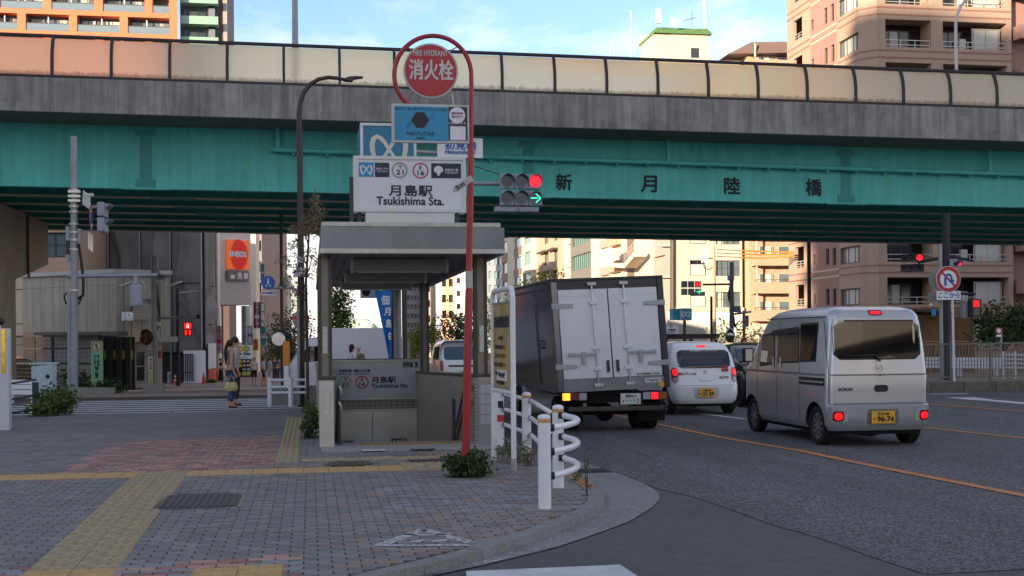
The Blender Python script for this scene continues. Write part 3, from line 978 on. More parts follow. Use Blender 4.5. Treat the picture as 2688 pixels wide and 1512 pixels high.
pst = (xb_ - xa_) / 18
def lean(t): return .05 + .24 * max(0,(t - .35) / .65) ** 2
for k in range(-12,32):
 x = xa_ + k * pst
 zb,zt = z_ft(x),z_rt(x)
 pts = [V((x,YFc + lean(t),zb + (zt - .05 - zb) * t)) for t in (0,.35,.55,.75,.9,1)]
 mb = MB()
 for a,b in zip(pts,pts[1:]): mb.hexa([a + V((-.045,-.05,0)),a + V((.045,-.05,0)),a + V((.045,.05,0)),a + V((-.045,.05,0)),b + V((-.045,-.05,0)),b + V((.045,-.05,0)),b + V((.045,.05,0)),b + V((-.045,.05,0))])
 mb.box(x - .13,x + .13,YFc + .01,YFc + .2,zb,zb + .03)
 mb.build('barrier_post',DARKM,ovp)
 if k < 31:
  mb = MB(); x2 = x + pst
  mb.grid([[V((xx_,YFc + lean(t) + .01,z_ft(xx_) + .09 + (z_rt(xx_) - .12 - z_ft(xx_) - .09) * t)) for xx_ in (x + .05,x2 - .05)] for t in (0,.35,.55,.75,.9,1)])
  mb.build('barrier_panel',PANEL,ovp)
mb = MB()
x0_,x1_ = xa_ - 12 * pst,xa_ + 31 * pst
xz(mb,x0_,x1_,off(z_rt,-.1),z_rt,YFc + .24,YFc + .36); mb.build('top_rail',RAILM,ovp,bevel=.02)
mb = MB(); xz(mb,x0_,x1_,off(z_ft,.02),off(z_ft,.09),YFc + .04,YFc + .1); mb.build('bottom_rail',RAILM,ovp)
# drain pipe along the girder
def pipe_pt(px,py,d=.28): return PY(px,py,YG - d)
pl_,pr_ = pipe_pt(712,392),pipe_pt(2790,461)
mb = MB(); mb.tube([pl_,pr_],.085,12)
pipe = mb.build('drain_pipe',TEALP,ovp,auto=40)
n_ = 0
for px,y0_ in ((727,325),(1698,352),(2578,372)):
 t_ = (px - 712) / (2790 - 712); b_ = pl_.lerp(pr_,t_)
 tz = PY(px,y0_,YG - .28).z + .1
 MB().tube([V((b_.x,b_.y,tz)),b_],.085,12).build('down_pipe',TEALP,pipe,auto=40)
for i in range(26):
 p_ = pl_.lerp(pr_,(i + .4) / 26)
 MB().tube([p_ - V((.045,0,0)),p_ + V((.045,0,0))],.1,12).build('pipe_joint',TEALP,pipe,auto=40)
 m_ = MB(); m_.box(p_.x + .25,p_.x + .31,YG - .3,YG,p_.z - .17,p_.z - .1); m_.box(p_.x + .22,p_.x + .34,YG - .42,YG - .16,p_.z - .1,p_.z - .085)
 m_.build('bracket',TEALP,pipe)
# bridge name
INK = mat('black_lettering',c(22,26,30),.6)
for ch_,px,py in (('新',1480,478),('月',1703,483),('陸',1922,488),('橋',2136,492)):
 m_ = MB(); cen = PY(px,py,YG - .012); wpx = (PY(px + 20.5,py,YG).x - PY(px - 20.5,py,YG).x)
 letters(m_,ch_,cen,(1,0,-.011),(0,0,1),w=wpx,h=wpx,bold=.03)
 m_.build('lettering',INK,ovp)
# hammerhead pier under the deck
PIER = mat('pier_concrete',c(176,166,152),.85,var=.14,vs=.7,streak=.2)
pc = P(43,900,46); XPi,YPi = pc.x,pc.y
pier = thing('bridge_pier','tall beige concrete hammerhead pier carrying the overpass','bridge pier',(XPi - 1.5,YPi - 3,zg(YPi)))
ztop = z_gb(XPi) - .02
tipY = PX(128,660,XPi).y; zb_tip = PX(128,695,XPi).z; zb_col = PX(43,735,XPi).z
mb = MB(); mb.box(XPi - 3.0,XPi,YPi - 7,YPi,-2,ztop - .0); mb.build('column',PIER,pier,bevel=.05)
mb = MB()
prof = [(YPi + .002,zb_col),(tipY,zb_tip),(tipY,ztop),(YPi + .002,ztop)]
mb.prism([V((XPi - 2.98,y,z)) for y,z in prof],(2.96,0,0)); mb.build('crosshead',PIER,pier,bevel=.03)
mb = MB(); yl = PX(73,650,XPi).y
mb.box(XPi + .002,XPi + .05,yl - .12,yl + .12,zb_col + .2,ztop - .05); mb.build('cable_ladder',mat('rust_brown',c(70,58,52),.7),pier)
for i in range(14): MB().box(XPi + .051,XPi + .09,yl - .14,yl + .14,zb_col + .3 + i * .14,zb_col + .34 + i * .14).build('rung',MATS['dark_post_steel'],pier)
# far pier on the other side of the street
p2 = thing('bridge_pier','plain concrete pier at the far end of the overpass beyond the fence','bridge pier',(XB - 8,YG + 6,0))
MB().box(XB - 10,XB - 7,YG - .5,YG + 16,-2,z_gb(XB - 8) - .02).build('column',PIER,p2)
# lamp posts standing on the deck
GREYS = mat('galvanised_grey',c(150,154,156),.45,.5,var=.12,vs=8)
lp = PY(775,120,YFc + 6)
t = thing('deck_lamp_post','straight grey lamp post rising above the overpass panels','lamp post',(lp.x,lp.y,z_ft(lp.x) - .8))
MB().tube([(lp.x,lp.y,z_ft(lp.x) - .8),(lp.x,lp.y,z_ft(lp.x) + 9)],[.13,.09],12).build('post',GREYS,t,auto=40)
MB().box(lp.x - .1,lp.x + .9,lp.y - .1,lp.y + .1,z_ft(lp.x) + 9,z_ft(lp.x) + 9.1).build('lamp_head',GREYS,t)
la = PY(2512,180,YG + 13)
t = thing('deck_lamp_post','curved white lamp post on the overpass before the brown apartments','lamp post',(la.x,la.y,z_ft(la.x) - .6))
YQ = la.y
crv = [(2511,190),(2509,120),(2509,60),(2513,38),(2521,18),(2533,2),(2548,-10),(2575,-22)]
MB().tube([V((la.x,la.y,z_ft(la.x) - .6))] + [PY(a,b,YQ) for a,b in crv],.07,10).build('post',mat('pale_paint',c(190,192,190),.45),t,auto=50)
e_ = PY(2575,-22,YQ); MB().box(e_.x,e_.x + .7,e_.y - .12,e_.y + .12,e_.z - .06,e_.z + .06).build('lamp_head',MATS['pale_paint'],t)

# ================================================================== towers behind the viewer (they shade the street and show in the car glass)
TW = mat('tower_wall',c(206,202,194),.8,var=.1,vs=.2)
TD = mat('tower_dark',c(104,106,110),.4)
def tower(name,label,x0,x1,y0,y1,h,floors,rot=0):
 t = thing(name,label,'building',((x0 + x1) / 2,(y0 + y1) / 2,0))
 MB().box(x0,x1,y0,y1,-1,h).build('wall',TD,t)
 fh = h / floors
 mb = MB()
 for i in range(floors):
  mb.box(x0 - 1.3,x1 + 1.3,y0 - 1.3,y1 + 1.3,i * fh + fh * .62,i * fh + fh * 1.0 - .004)
 mb.build('balconies',TW,t)
 mb = MB(); mb.box(x0 + 4,x0 + 12,y0 + 3,y1 - 3,h,h + 4); mb.build('roof_house',TW,t)
 return t
tower('sun_blocking_slab','broad unseen apartment slab behind the viewer, shaped to shade the junction',-102.6,-31,-44,-31.3,47,16)  # unseen, sized along the sun's rays to keep the junction shaded
tower('sun_blocking_slab','second unseen slab behind the viewer, added to shade the petrol station and scaffold',-210,-154,-44,-31.3,42,14)  # unseen second sun blocker, added to shade the petrol station side
tower('added_sun_blocker','unseen block added beyond the left edge of view to keep sun from under the overpass',-62,-43,28,47,15,5)  # unseen, added only to stop low sun passing under the deck
# curved apartment tower, reflected in the rear windows
t = thing('curved_tower','tall curved apartment tower with white balconies behind the viewer','building',(34,-52,0))
mb = MB(); mb2 = MB()
def arc(r,z): return [V((52 + r * math.cos(a),-34 + r * math.sin(a),z)) for a in [R(150 + 8 * i) for i in range(15)]]
for i in range(12):
 z0_,z1_ = i * 3.0,i * 3.0 + 1.3
 o_,n2_ = arc(26,z0_),arc(24,z0_)
 mb.grid([arc(24,z0_ + .001),o_,arc(26,z1_),arc(25.8,z1_),arc(25.8,z0_ + .2)])
mb2.grid([arc(24,-1),arc(24,36),arc(8,36.1)])
mb2.build('wall',TD,t); mb.build('balconies',TW,t)
t = thing('dark_block','dark flat office block far behind the viewer','building',(16,-90,0))
MB().box(12,22,-98,-88,-1,22).build('wall',TD,t)
MB().box(14,18,-95,-91,22,24.5).build('roof_house',TD,t)
# ================================================================== buildings
GLASS = mat('window_glass',c(40,48,54),.08,spec=.8,var=.35,vs=.6)
GLASSB = mat('window_glass_pale',c(104,118,122),.12,spec=.7,var=.3,vs=.5)
GLASST = mat('window_glass_teal',c(96,136,138),.1,spec=.7,var=.3,vs=.4)
GLASSG = mat('window_glass_green',c(58,122,96),.1,spec=.7,var=.6,vs=1.3,stretch=(3,3,.4))
FRM = mat('bronze_frame',c(82,76,70),.5,.3)
FRW = mat('pale_frame',c(176,174,168),.5)
CURT = mat('white_curtain',c(196,194,184),.9)
CREAM = mat('cream_render',c(214,200,178),.8,var=.07,vs=.3,streak=.1)
TAN = mat('tan_tile',c(186,160,138),.8,var=.08,vs=.4)
GREYT = mat('taupe_panel',c(168,154,144),.75,var=.06,vs=.3)
BROWN = mat('brown_spandrel',c(120,98,84),.6)
STEELR = mat('pale_steel_rail',c(188,182,172),.4,.3)
ACM = mat('ac_unit',c(196,194,186),.6)
def railing(root,pl,u0,u1,z0,z1,d,m_=None,posts=4,bars=2,name='railing'):
 mb = MB()
 for i in range(bars + 1):
  z = z0 + (z1 - z0) * (i + .5) / (bars + .5)
  pl.box(mb,u0,u1,z - .025,z + .025,d - .025,d + .025)
 for i in range(posts + 1):
  u = u0 + .03 + (u1 - u0 - .06) * i / posts
  pl.box(mb,u - .025,u + .025,z0,z1,d - .022,d + .022)
 return mb.build(name,m_ or STEELR,root)
def prismbox(root,name,m_,corners,z0,z1):
 return MB().prism([V((p[0],p[1],z0)) for p in corners],(0,0,z1 - z0)).build(name,m_,root)

# ---- brown tiled apartment block on the right
TILE = mat('brown_mosaic_tile',c(176,150,130),.78,var=.08,vs=.25,streak=.08,bump=.15,bs=18)
TILEP = mat('rose_mosaic_tile',c(162,126,116),.78,var=.08,vs=.25,streak=.08)
BAND = mat('maroon_band',c(146,106,94),.7)
BANDP = mat('pale_band',c(206,178,156),.7)
Ra = P(2308,HY,82); Ra = V((Ra.x,Ra.y,0))
a_ = 1.0
for _ in range(60):
 q = Ra + V((-a_,a_,0)); a_ += (proj(V((q.x,q.y,CH)))[0] - 2260) * .01
Rc = Ra + V((-a_,a_,0))
Rd = PX(2072,HY,Rc.x); Rd = V((Rd.x,Rd.y,0))
Rb = Ra + V((26,0,0))
apt = thing('apartment_block','brown mosaic tiled apartment block with maroon bands at the street corner','building',(Ra.x + 8,Ra.y + 6,zg(Ra.y)))
PF,PCh,PL = Plane(Ra,Rb),Plane(Rc,Ra),Plane(Rd,Rc)
zref = PF.hit(2309,150)[1]; SH = PF.hit(2309,37)[1] - zref
ZB,ZT = zg(Ra.y) - .5,zref + 4 * SH
storeys = [zref + k * SH for k in range(-7,4)]
def rz(px,py,pl=PF): return pl.hit(px,py)[1]
ot,ob = rz(2324,50) - (zref + SH),rz(2324,122) - (zref + SH)      # balcony opening below its band
bu = [(PF.hit(2324,90)[0],PF.hit(2444,90)[0]),(PF.hit(2475,92)[0],PF.hit(2643,92)[0])]
holesF = [(u0,u1,z + ob,z + ot) for z in storeys for u0,u1 in bu if z + ob > ZB + 1]
mb = MB(); PF.wall(mb,0,PF.hit(2655,90)[0],ZB,ZT,holesF,1.5); mb.build('front_wall',TILE,apt)
uS = PF.hit(2655,90)[0]
mb = MB(); PF.wall(mb,uS,26,ZB,ZT,[],.2); mb.build('side_wing',TILEP,apt).location.y = .6
holesL = []; winL = []
for z in storeys:
 dz = z - zref
 for x0,y0,y1,x1,kind in ((2201,112,156,2253,'w'),(2181,120,165,2190,'n'),(2163,129,171,2172,'n'),(2129,54,81,2136,'n'),(2083,57,112,2106,'b')):
  u0,u1 = PL.hit(x0,130)[0],PL.hit(x1,130)[0]
  zb_,zt_ = PL.hit(x0,y1)[1] + dz,PL.hit(x0,y0)[1] + dz
  if kind in 'nb' and x0 < 2140: zb_,zt_ = zb_ ,zt_
  if zb_ < ZB + .6: continue
  holesL.append((u0,u1,zb_,zt_)); winL.append(((u0,u1,zb_,zt_),kind))
mb = MB(); uP0,uP1 = PL.hit(2128,130)[0],PL.hit(2198,130)[0]
for (a,b),m_,nm in (((0,uP0),TILE,'end_wall'),((uP0,uP1),TILEP,'rose_wall'),((uP1,PL.len),TILE,'bay_wall')):
 mb = MB(); PL.wall(mb,a,b,ZB,ZT,[h for h in holesL if a <= (h[0] + h[1]) / 2 <= b],.25); mb.build(nm,m_,apt)
mb = MB(); PCh.wall(mb,0,PCh.len,ZB,ZT); mb.build('corner_wall',TILE,apt)
prismbox(apt,'core',mat('dark_room',c(60,54,50),.9),[(Rc.x + 1.6,Rc.y + 1.2),(Ra.x + 25,Ra.y + 1.6),(Ra.x + 25,Rd.y),(Rd.x + 1.6,Rd.y)],ZB,ZT - .3)
MB().poly([PL.p(0,ZT,0),PL.p(PL.len,ZT,0),PF.p(0,ZT),PF.p(26,ZT),PF.p(26,ZT,-22),V((Rd.x + 20,Rd.y,ZT))]).build('roof',GREYT,apt)
mb = MB(); mb.poly([V((Rd.x,Rd.y,ZB)),V((Rd.x + 20,Rd.y,ZB)),V((Rd.x + 20,Rd.y,ZT)),V((Rd.x,Rd.y,ZT))][::-1]); mb.build('back_wall',TILE,apt)
for z in storeys:                             # the two thin bands at each floor
 for zz in (z,z + .48):
  if zz < ZB + 2: continue
  mb = MB(); PF.box(mb,.0,uS,zz - .06,zz + .06,-.02,.015); mb.build('band',BAND,apt)
  mb = MB(); PCh.box(mb,0,PCh.len,zz - .06,zz + .06,-.02,.014); mb.build('band',BAND,apt)
  mb = MB(); PL.box(mb,uP1,PL.len,zz - .06,zz + .06,-.02,.013); mb.build('band',BAND,apt)
  mb = MB(); PL.box(mb,uP0,uP1 - .001,zz - .06,zz + .06,-.02,.013); mb.build('band',BANDP,apt)
  mb = MB(); PL.box(mb,0,uP0 - .001,zz - .06,zz + .06,-.02,.013); mb.build('band',BAND,apt)
for (h,kind) in winL:
 if kind == 'w': window(apt,PL,h,-.2,FRM,GLASSB,2,.09,curtain=(.2,.8,CURT))
 elif kind == 'n': window(apt,PL,h,-.2,FRM,GLASS,0,.08)
 else: railing(apt,PL,h[0] + .02,h[1] - .02,h[2],h[2] + .5,-.1,posts=2)
k = 0
for (u0,u1,z0,z1) in holesF:
 k += 1
 wide = u1 - u0 > 3.6
 railing(apt,PF,u0 + .02,u1 - .02,z0 + .02,z0 + .5,-.12,posts=3 if not wide else 5,bars=1)
 if wide:
  window(apt,PF,(u0 + .15,u0 + (u1 - u0) * .45,z0 + .05,z1 - .35),-1.38,FRM,GLASS,1)
  window(apt,PF,(u0 + (u1 - u0) * .52,u1 - .2,z0 + .05,z1 - .28),-.62,FRW,GLASSB,1,curtain=(.05,.98,CURT))
  mb = MB(); PF.box(mb,u0 + (u1 - u0) * .36,u0 + (u1 - u0) * .46,z0 + .05,z0 + .9,-1.2,-.85); mb.build('air_conditioner',ACM,apt)
 else:
  window(apt,PF,(u0 + .2,u1 - .9,z0 + .05,z1 - .4),-1.38,FRM,GLASS,2,curtain=((.3,.62,CURT) if k % 3 == 0 else None))
# projecting rose bays at the frame edge
for z in storeys[2:]:
 mb = MB(); PF.box(mb,PF.hit(2664,90)[0],26,z - SH * .5,z - SH * .18,-.3,.7); mb.build('bay_sill',TILEP,apt)

# ---- orange apartment tower, upper part seen above the overpass
ORNG = mat('orange_render',c(212,122,84),.75,var=.04,vs=.2)
GREENB = mat('mint_balcony',c(140,184,158),.6,var=.05,vs=.4)
SLATE = mat('slate_wall',c(84,92,102),.7)
Oa,Ob = P(-140,HY,165),P(445,HY,165); Ob = V((P(463,HY,165).x,Oa.y,0)); Oa = V((Oa.x,Oa.y,0))
PO = Plane(Oa,Ob)
ot_ = thing('apartment_tower','orange framed apartment tower with mint balconies above the overpass','building',(Ob.x - 10,Oa.y + 8,zg(165)))
def oz(y,x=300): return PO.hit(x,y)[1]
pit = oz(33) - oz(89)
rows_ = []
holes = []
zb0,zt0 = oz(89,390),oz(46,390)
low = [(-75,-25),(-20,45),(67,181),(202,314),(335,445)]
upr = [(-80,-20),(0,113),(135,248),(270,380),(400,444)]
for k in range(-12,4):
 for x0,x1 in (upr if k % 2 else low):
  holes.append((PO.hit(x0,50)[0],PO.hit(x1,50)[0],zb0 + k * pit,zt0 + k * pit))
vis = [h for h in holes if h[3] > oz(130) and h[2] < oz(-60)]
mb = MB(); PO.wall(mb,0,PO.len,zg(165) - .5,oz(-130),vis,1.6); mb.build('front_frame',ORNG,ot_)
for i,h in enumerate(vis):
 u0,u1,z0,z1 = h
 mb = MB(); PO.box(mb,u0 + .05,u1 - .05,z0 + .05,z0 + 1.0,-.16,-.12); mb.build('glass_balustrade',mat('balustrade_glass',c(110,128,140),.1,spec=.8),ot_)
 mb = MB(); PO.box(mb,u0,u1,z0 + 1.0,z0 + 1.08,-.2,-.08); mb.build('handrail',FRM,ot_)
 mb = MB(); PO.box(mb,u0,u1,z0 - .1,z1 + .1,-1.75,-1.62); mb.build('back_wall',SLATE,ot_)
 w_ = (u1 - u0)
 if w_ > 3:
  for f0,f1 in ((.06,.4),(.6,.97)):
   window(ot_,PO,(u0 + w_ * f0,u0 + w_ * f1,z0 + .05,z0 + 1.95),-1.6,FRM,GLASSB,1,curtain=(.1 + .3 * (i % 2),.6 + .2 * (i % 3),CURT))
  mb = MB(); uu = u0 + w_ * (.5 + .06 * (i % 3 - 1)); mb.tube([PO.p(uu,z0,-.9),PO.p(uu,z1 - .2,-.9)],.09,8); mb.build('down_pipe',STEELR,ot_)
  mb = MB(); PO.box(mb,u0 + w_ * .46,u0 + w_ * .58,z0 + .05,z0 + .85,-1.4,-1.0); mb.build('air_conditioner',ACM,ot_)
# mint balcony bay and dark flank
u0,u1 = PO.len,PO.hit(571,60)[0]; u2 = PO.hit(592,60)[0]
mb = MB(); PO.box(mb,u0,u1,zg(165) - .5,oz(-130),-6,-3.2); mb.build('bay_wall',SLATE,ot_)
zg0 = PO.hit(520,57)[1]; zg1 = PO.hit(520,36)[1]
for k in range(-2,3):
 dz = k * pit
 mb = MB(); PO.box(mb,u0 + .3,u1,zg0 + dz,zg1 + dz,-1.3,-1.2); PO.box(mb,u0 + .3,u1,zg0 + dz,zg0 + dz + .2,-3.19,-1.301); mb.build('mint_balcony',GREENB,ot_)
 window(ot_,PO,(u0 + (u1 - u0) * .22,u0 + (u1 - u0) * .68,zg0 + dz + .5,zg0 + dz + 2.3),-3.18,FRM,GLASSB,1,curtain=(.1,.55,CURT))
 mb = MB(); PO.box(mb,u0 + (u1 - u0) * .74,u0 + (u1 - u0) * .9,zg0 + dz,zg0 + dz + 2.6,-3.19,-2.6); mb.build('service_panel',mat('panel_grey',c(112,120,128),.6),ot_)
mb = MB(); PO.box(mb,u1 + .01,u2,zg(165) - .5,oz(-130),-20,-3.4); mb.build('flank_wall',mat('umber_wall',c(92,74,70),.7),ot_)
for k in range(3):
 uu = u1 + (u2 - u1) * (.62 + .16 * k); mb = MB(); mb.tube([PO.p(uu,20,-3.3),PO.p(uu,oz(-130),-3.3)],.09,6); mb.build('corner_pipe',STEELR,ot_)
# potted shrub on a balcony comes with the plants

# ---- cream office behind with the green roofed stair tower (U), seen under and over the deck
Ua,Ub = P(1778,HY,127),P(1960,HY,127); Ub = V((Ub.x,Ua.y,0)); Ua = V((Ua.x,Ua.y,0))
PU = Plane(Ua,Ub)
ub = thing('office_building','cream rendered office with green roofed stair tower behind the far signals','building',(Ua.x + 3,Ua.y + 4,zg(Ua.y)))
def uz(y,x=1870): return PU.hit(x,y)[1]
pitU = PU.hit(1832,683)[1] - PU.hit(1832,766)[1]
hU = []
for k in range(0,8):
 hU.append((*PU.rect(1812,766,1853,806)[:2],PU.hit(1832,806)[1] + k * pitU,PU.hit(1832,766)[1] + k * pitU))
 hU.append((*PU.rect(1880,766,1944,807)[:2],PU.hit(1912,807)[1] + k * pitU,PU.hit(1912,766)[1] + k * pitU))
zU0,zU1 = uz(812),uz(158)
mb = MB(); PU.wall(mb,0,PU.len,zU0,zU1,hU,.3); mb.build('front_wall',CREAM,ub)
for i,h in enumerate(hU):
 if i % 2 == 0:
  w = window(ub,PU,h,-.25,FRM,GLASS,1)
  mb = MB(); PU.box(mb,h[0] + .1,h[1] - .1,h[2] + .05,h[2] + 1.15,-.17,.1); mb.build('air_conditioner',ACM,ub)
 else: window(ub,PU,h,-.25,FRM,GLASSB,3,rails=1,curtain=((.0,.3,CURT) if i % 4 == 1 else None))
mb = MB(); PU.box(mb,-.1,PU.len + .1,uz(816),uz(808),-.2,.25); mb.build('string_course',CREAM,ub)
COR = mat('corrugated_grey',c(176,174,168),.5,.2)
mb = MB(); rows = [[],[]]
n_ = 120
uu0 = PU.hit(1752,840)[0]
for i in range(n_ + 1):
 uu = uu0 + (PU.len - uu0) * i / n_; d = .05 if i % 2 else 0
 rows[0].append(PU.p(uu,zg(127) - .5,d)); rows[1].append(PU.p(uu,uz(817),d))
mb.grid(rows); mb.build('corrugated_wall',COR,ub)
mb = MB(); mb.box(Ua.x + .5,Ub.x,Ua.y + .4,Ua.y + 14,zg(127),zU1 - .05); mb.build('core',GREYT,ub)
# tower on the roof
pT = Plane(PU.p(PU.hit(1720,120)[0],0,-3),PU.p(PU.hit(1862,120)[0],0,-3))
ztt,ztb = pT.hit(1800,88)[1],zU1 - 1
mb = MB(); ua,ubb,uc = pT.hit(1719,120)[0],pT.hit(1760,120)[0],pT.hit(1861,120)[0]
hT = [pT.rect(1814,126,1836,152)]
pT.wall(mb,ubb,uc,ztb,ztt,hT,.2); pT.wall(mb,ua,ubb - .01,ztb,ztt - .2)
mb.poly([pT.p(ua,ztb,0),pT.p(ua,ztt - .2,0),pT.p(ua,ztt + 1.2,-6),pT.p(ua,ztb,-6)])
mb.poly([pT.p(uc,ztb,0),pT.p(uc,ztb,-6),pT.p(uc,ztt,-6),pT.p(uc,ztt,0)])
tw = mb.build('stair_tower',mat('white_siding',c(200,190,174),.75,var=.05,vs=.4),ub)
window(ub,pT,hT[0],-.15,FRM,GLASS,0)
GRT = mat('green_roof_tile',c(96,132,78),.6,var=.15,vs=1.5)
zr0,zr1 = pT.hit(1800,90)[1],pT.hit(1800,70)[1]
for i in range(5):                            # courses of tile
 t0,t1 = i / 5,(i + 1) / 5
 mb = MB(); za,zb_ = zr0 + (zr1 - zr0) * t0,zr0 + (zr1 - zr0) * t1 + .1
 mb.hexa([pT.p(ua - .1 + .15 * i,za,.35 - 1.4 * t0),pT.p(uc + .25,za,.35 - 1.4 * t0),pT.p(uc + .25,za,-6),pT.p(ua - .1 + .15 * i,za,-6),pT.p(ua - .1 + .15 * i,zb_,.35 - 1.4 * t1),pT.p(uc + .25,zb_,.35 - 1.4 * t1),pT.p(uc + .25,zb_,-6),pT.p(ua - .1 + .15 * i,zb_,-6)])
 mb.build('roof_course',GRT,tw)
# roof gear
WHITEG = mat('white_gear',c(206,204,200),.5)
def mast(name,label,cat,px,y0,y1,Z,r=.08,m_=None):
 a,b = P(px,y0,Z),P(px,y1,Z); b.x,b.y = a.x,a.y
 t = thing(name,label,cat,b)
 MB().tube([b,a],r,8).build('pole',m_ or WHITEG,t)
 return t,a,b
t,a,b = mast('antenna_mast','slim white antenna mast left of the green roofed tower','antenna',1656,27,150,140)
t,a,b = mast('antenna_mast','white antenna mast standing alone right of the green roofed tower','antenna',1942,55,140,140,.08)
t,a,b = mast('antenna_mast','tall thin lightning rod beside the brown apartment roof','antenna',2066,-40,112,128,.05)
t,a,b = mast('antenna_mast','short white rod just above the overpass rail','antenna',1602,127,150,140,.06)
t,a,b = mast('antenna_mast','tall cylindrical mobile phone antenna on green roofed tower','antenna',1850,-30,75,130,.12)
MB().tube([P(1849,12,130),P(1849,-30,130)],.2,10).build('aerial_drum',WHITEG,t)
t,a,b = mast('panel_antenna','cluster of flat panel antennas at corner of green roof','antenna',1728,30,70,130,.07)
for q in (-5,2): MB().box(*(lambda p: (p.x - .14,p.x + .14,p.y - .3,p.y - .1,p.z - .9,p.z + .6))(P(1728 + q,40,130))).build('panel',WHITEG,t)
dp = P(1770,58,130); t = thing('satellite_dish','round white satellite dish on the green tiled roof','satellite dish',P(1770,72,130))
mb = MB(); mb.grid([[dp + V((math.cos(a) * r_,-.12 * (1 - r_ * 1.6) ,math.sin(a) * r_)) for a in [2 * math.pi * i / 20 for i in range(20)]] for r_ in (.01,.2,.35,.46)],closed=True); mb.build('dish',WHITEG,t)
MB().tube([P(1770,72,130),dp + V((0,.05,0))],.04,6).build('mount',WHITEG,t)
t,a,b = mast('tv_aerial','small yagi television aerial on the green roof','antenna',1816,28,72,130,.03,FRM)
MB().tube([P(1795,54,130),P(1826,46,130)],.03,6).build('boom',FRM,t)

# ---- tiled flats with stacked balconies (T)
Ta,Tb = P(1980,HY,126),P(2100,HY,126); Tb = V((Tb.x,Ta.y,0)); Ta = V((Ta.x,Ta.y,0))
PT = Plane(Ta,Tb)
fl = thing('apartment_block','tan tiled flats with stacked balconies left of the brown apartments','building',(Ta.x + 2,Ta.y + 4,zg(Ta.y)))
BRKT = mat('speckled_tan_tile',c(196,166,140),.8,var=.2,vs=5,col2=c(168,136,112))
pitT = PT.hit(2030,668)[1] - PT.hit(2030,741)[1]
zp0,zp1 = PT.hit(2030,770)[1],PT.hit(2030,741)[1]
mb = MB(); PT.box(mb,0,PT.len,zg(126) - .5,PT.hit(2030,116)[1],-8,-1.3); mb.build('wall',BRKT,fl)
for k in range(-1,9):
 dz = k * pitT
 mb = MB(); PT.box(mb,.1,PT.len,zp0 + dz,zp1 + dz,-.12,0); PT.box(mb,.1,PT.len,zp0 + dz,zp0 + dz + .18,-1.29,-.121); mb.build('balcony',BRKT,fl)
 railing(fl,PT,.15,PT.len,zp1 + dz,zp1 + dz + .28,-.06,FRM,4,0)
 window(fl,PT,(1.1,2.6,zp0 + dz + .2,zp0 + dz + 2.1),-1.28,FRW,GLASSB,1,curtain=(.3,.9,CURT))
 window(fl,PT,(3.2,4.4,zp0 + dz + .2,zp0 + dz + 2.1),-1.28,FRW,GLASSB,0)
 mb = MB(); mb.tube([PT.p(.45,zp1 + dz,-.3),PT.p(.45,zp0 + dz + pitT,-.3)],.09,8); mb.build('down_pipe',CREAM,fl)
mb = MB(); zr = PT.hit(2030,116)[1]
mb.hexa([PT.p(-2.2,zr - .9,-1),PT.p(PT.len,zr - .9,.5),PT.p(PT.len,zr - .9,-8),PT.p(-2.2,zr - .9,-8),PT.p(.3,zr + .4,-1),PT.p(PT.len,zr + .4,-.2),PT.p(PT.len,zr + .4,-8),PT.p(.3,zr + .4,-8)]); mb.build('roof',mat('brown_roof',c(112,90,82),.6),fl)
gp_ = P(1970,HY,128)
t = thing('narrow_building','dark narrow gap building between cream office and tan flats','building',(gp_.x,gp_.y,zg(gp_.y)))
a,b = P(1960,HY,130),P(1982,HY,130); MB().box(a.x,b.x,a.y + 2,a.y + 8,zg(130),P(1970,250,130).z).build('wall',mat('dark_brown_wall',c(70,50,42),.7),t)

# ---- street wall of offices running away on the right (plane facing the road)
XS = Ua.x
def SP(px0,px1):
 a,b = PX(px0,HY,XS),PX(px1,HY,XS)
 return Plane(V((XS,a.y,0)),V((XS,b.y,0)))
def streetbuilding(label,px0,px1,ytop,m_,holes=(),reveal=.3,fm=FRM,gm=GLASS,bars=0,depth=16,curtain=None,endw=True):
 pl = SP(px0,px1)
 t = thing('office_building',label,'building',(XS + 3,(pl.A.y + pl.B.y) / 2,zg(pl.A.y)))
 zt = pl.hit((px0 + px1) / 2,ytop)[1]; zb = zg(pl.A.y) - .5
 hs = []
 for h in holes:
  q = pl.rect(*h[:4]); hs.append(q)
 mb = MB(); pl.wall(mb,0,pl.len,zb,zt,hs,reveal); mb.build('front_wall',m_,t)
 mb = MB(); mb.box(XS + .35,XS + depth,pl.B.y + (.02 if endw else 1.2),pl.A.y - .02,zb,zt - .02); mb.build('core',m_,t)
 if endw: mb = MB(); mb.poly([pl.p(pl.len,zb),pl.p(pl.len,zb,-depth),pl.p(pl.len,zt,-depth),pl.p(pl.len,zt)]); mb.build('end_wall',m_,t)
 for h,q in zip(holes,hs):
  g_ = h[4] if len(h) > 4 else gm
  window(t,pl,q,-reveal + .05,fm,g_,bars,.07)
 return t,pl
rowsA = ((600,582),(623,641),(661,697),(717,751),(770,802),(822,850))
hA = [(1375,a,1393,b,GLASST) for a,b in rowsA[1:]] + [(1351,a + 4,1369,b + 8,GLASST) for a,b in ((620,641),(670,698),(722,749),(772,798))] + [(1319,a,1331,b,GLASST) for a,b in ((635,665),(690,718),(740,765))]
tA,plA = streetbuilding('cream office with teal windows and brown spandrels far down the street',1316,1411,380,CREAM,hA)
for x0,x1,rows in ((1350,1370,((649,671),(706,723),(757,774))),(1318,1332,((667,689),(719,740)))):
 for a,b in rows:
  q = plA.rect(x0,a,x1,b); mb = MB(); plA.box(mb,*q,.001,.12); mb.build('brown_spandrel',BROWN,tA)
hB = [(1428,a,1440,b) for a,b in ((664,696),(718,748),(610,640),(772,800))] + [(1453,a,1464,b) for a,b in ((657,688),(711,745),(604,632),(766,795))]
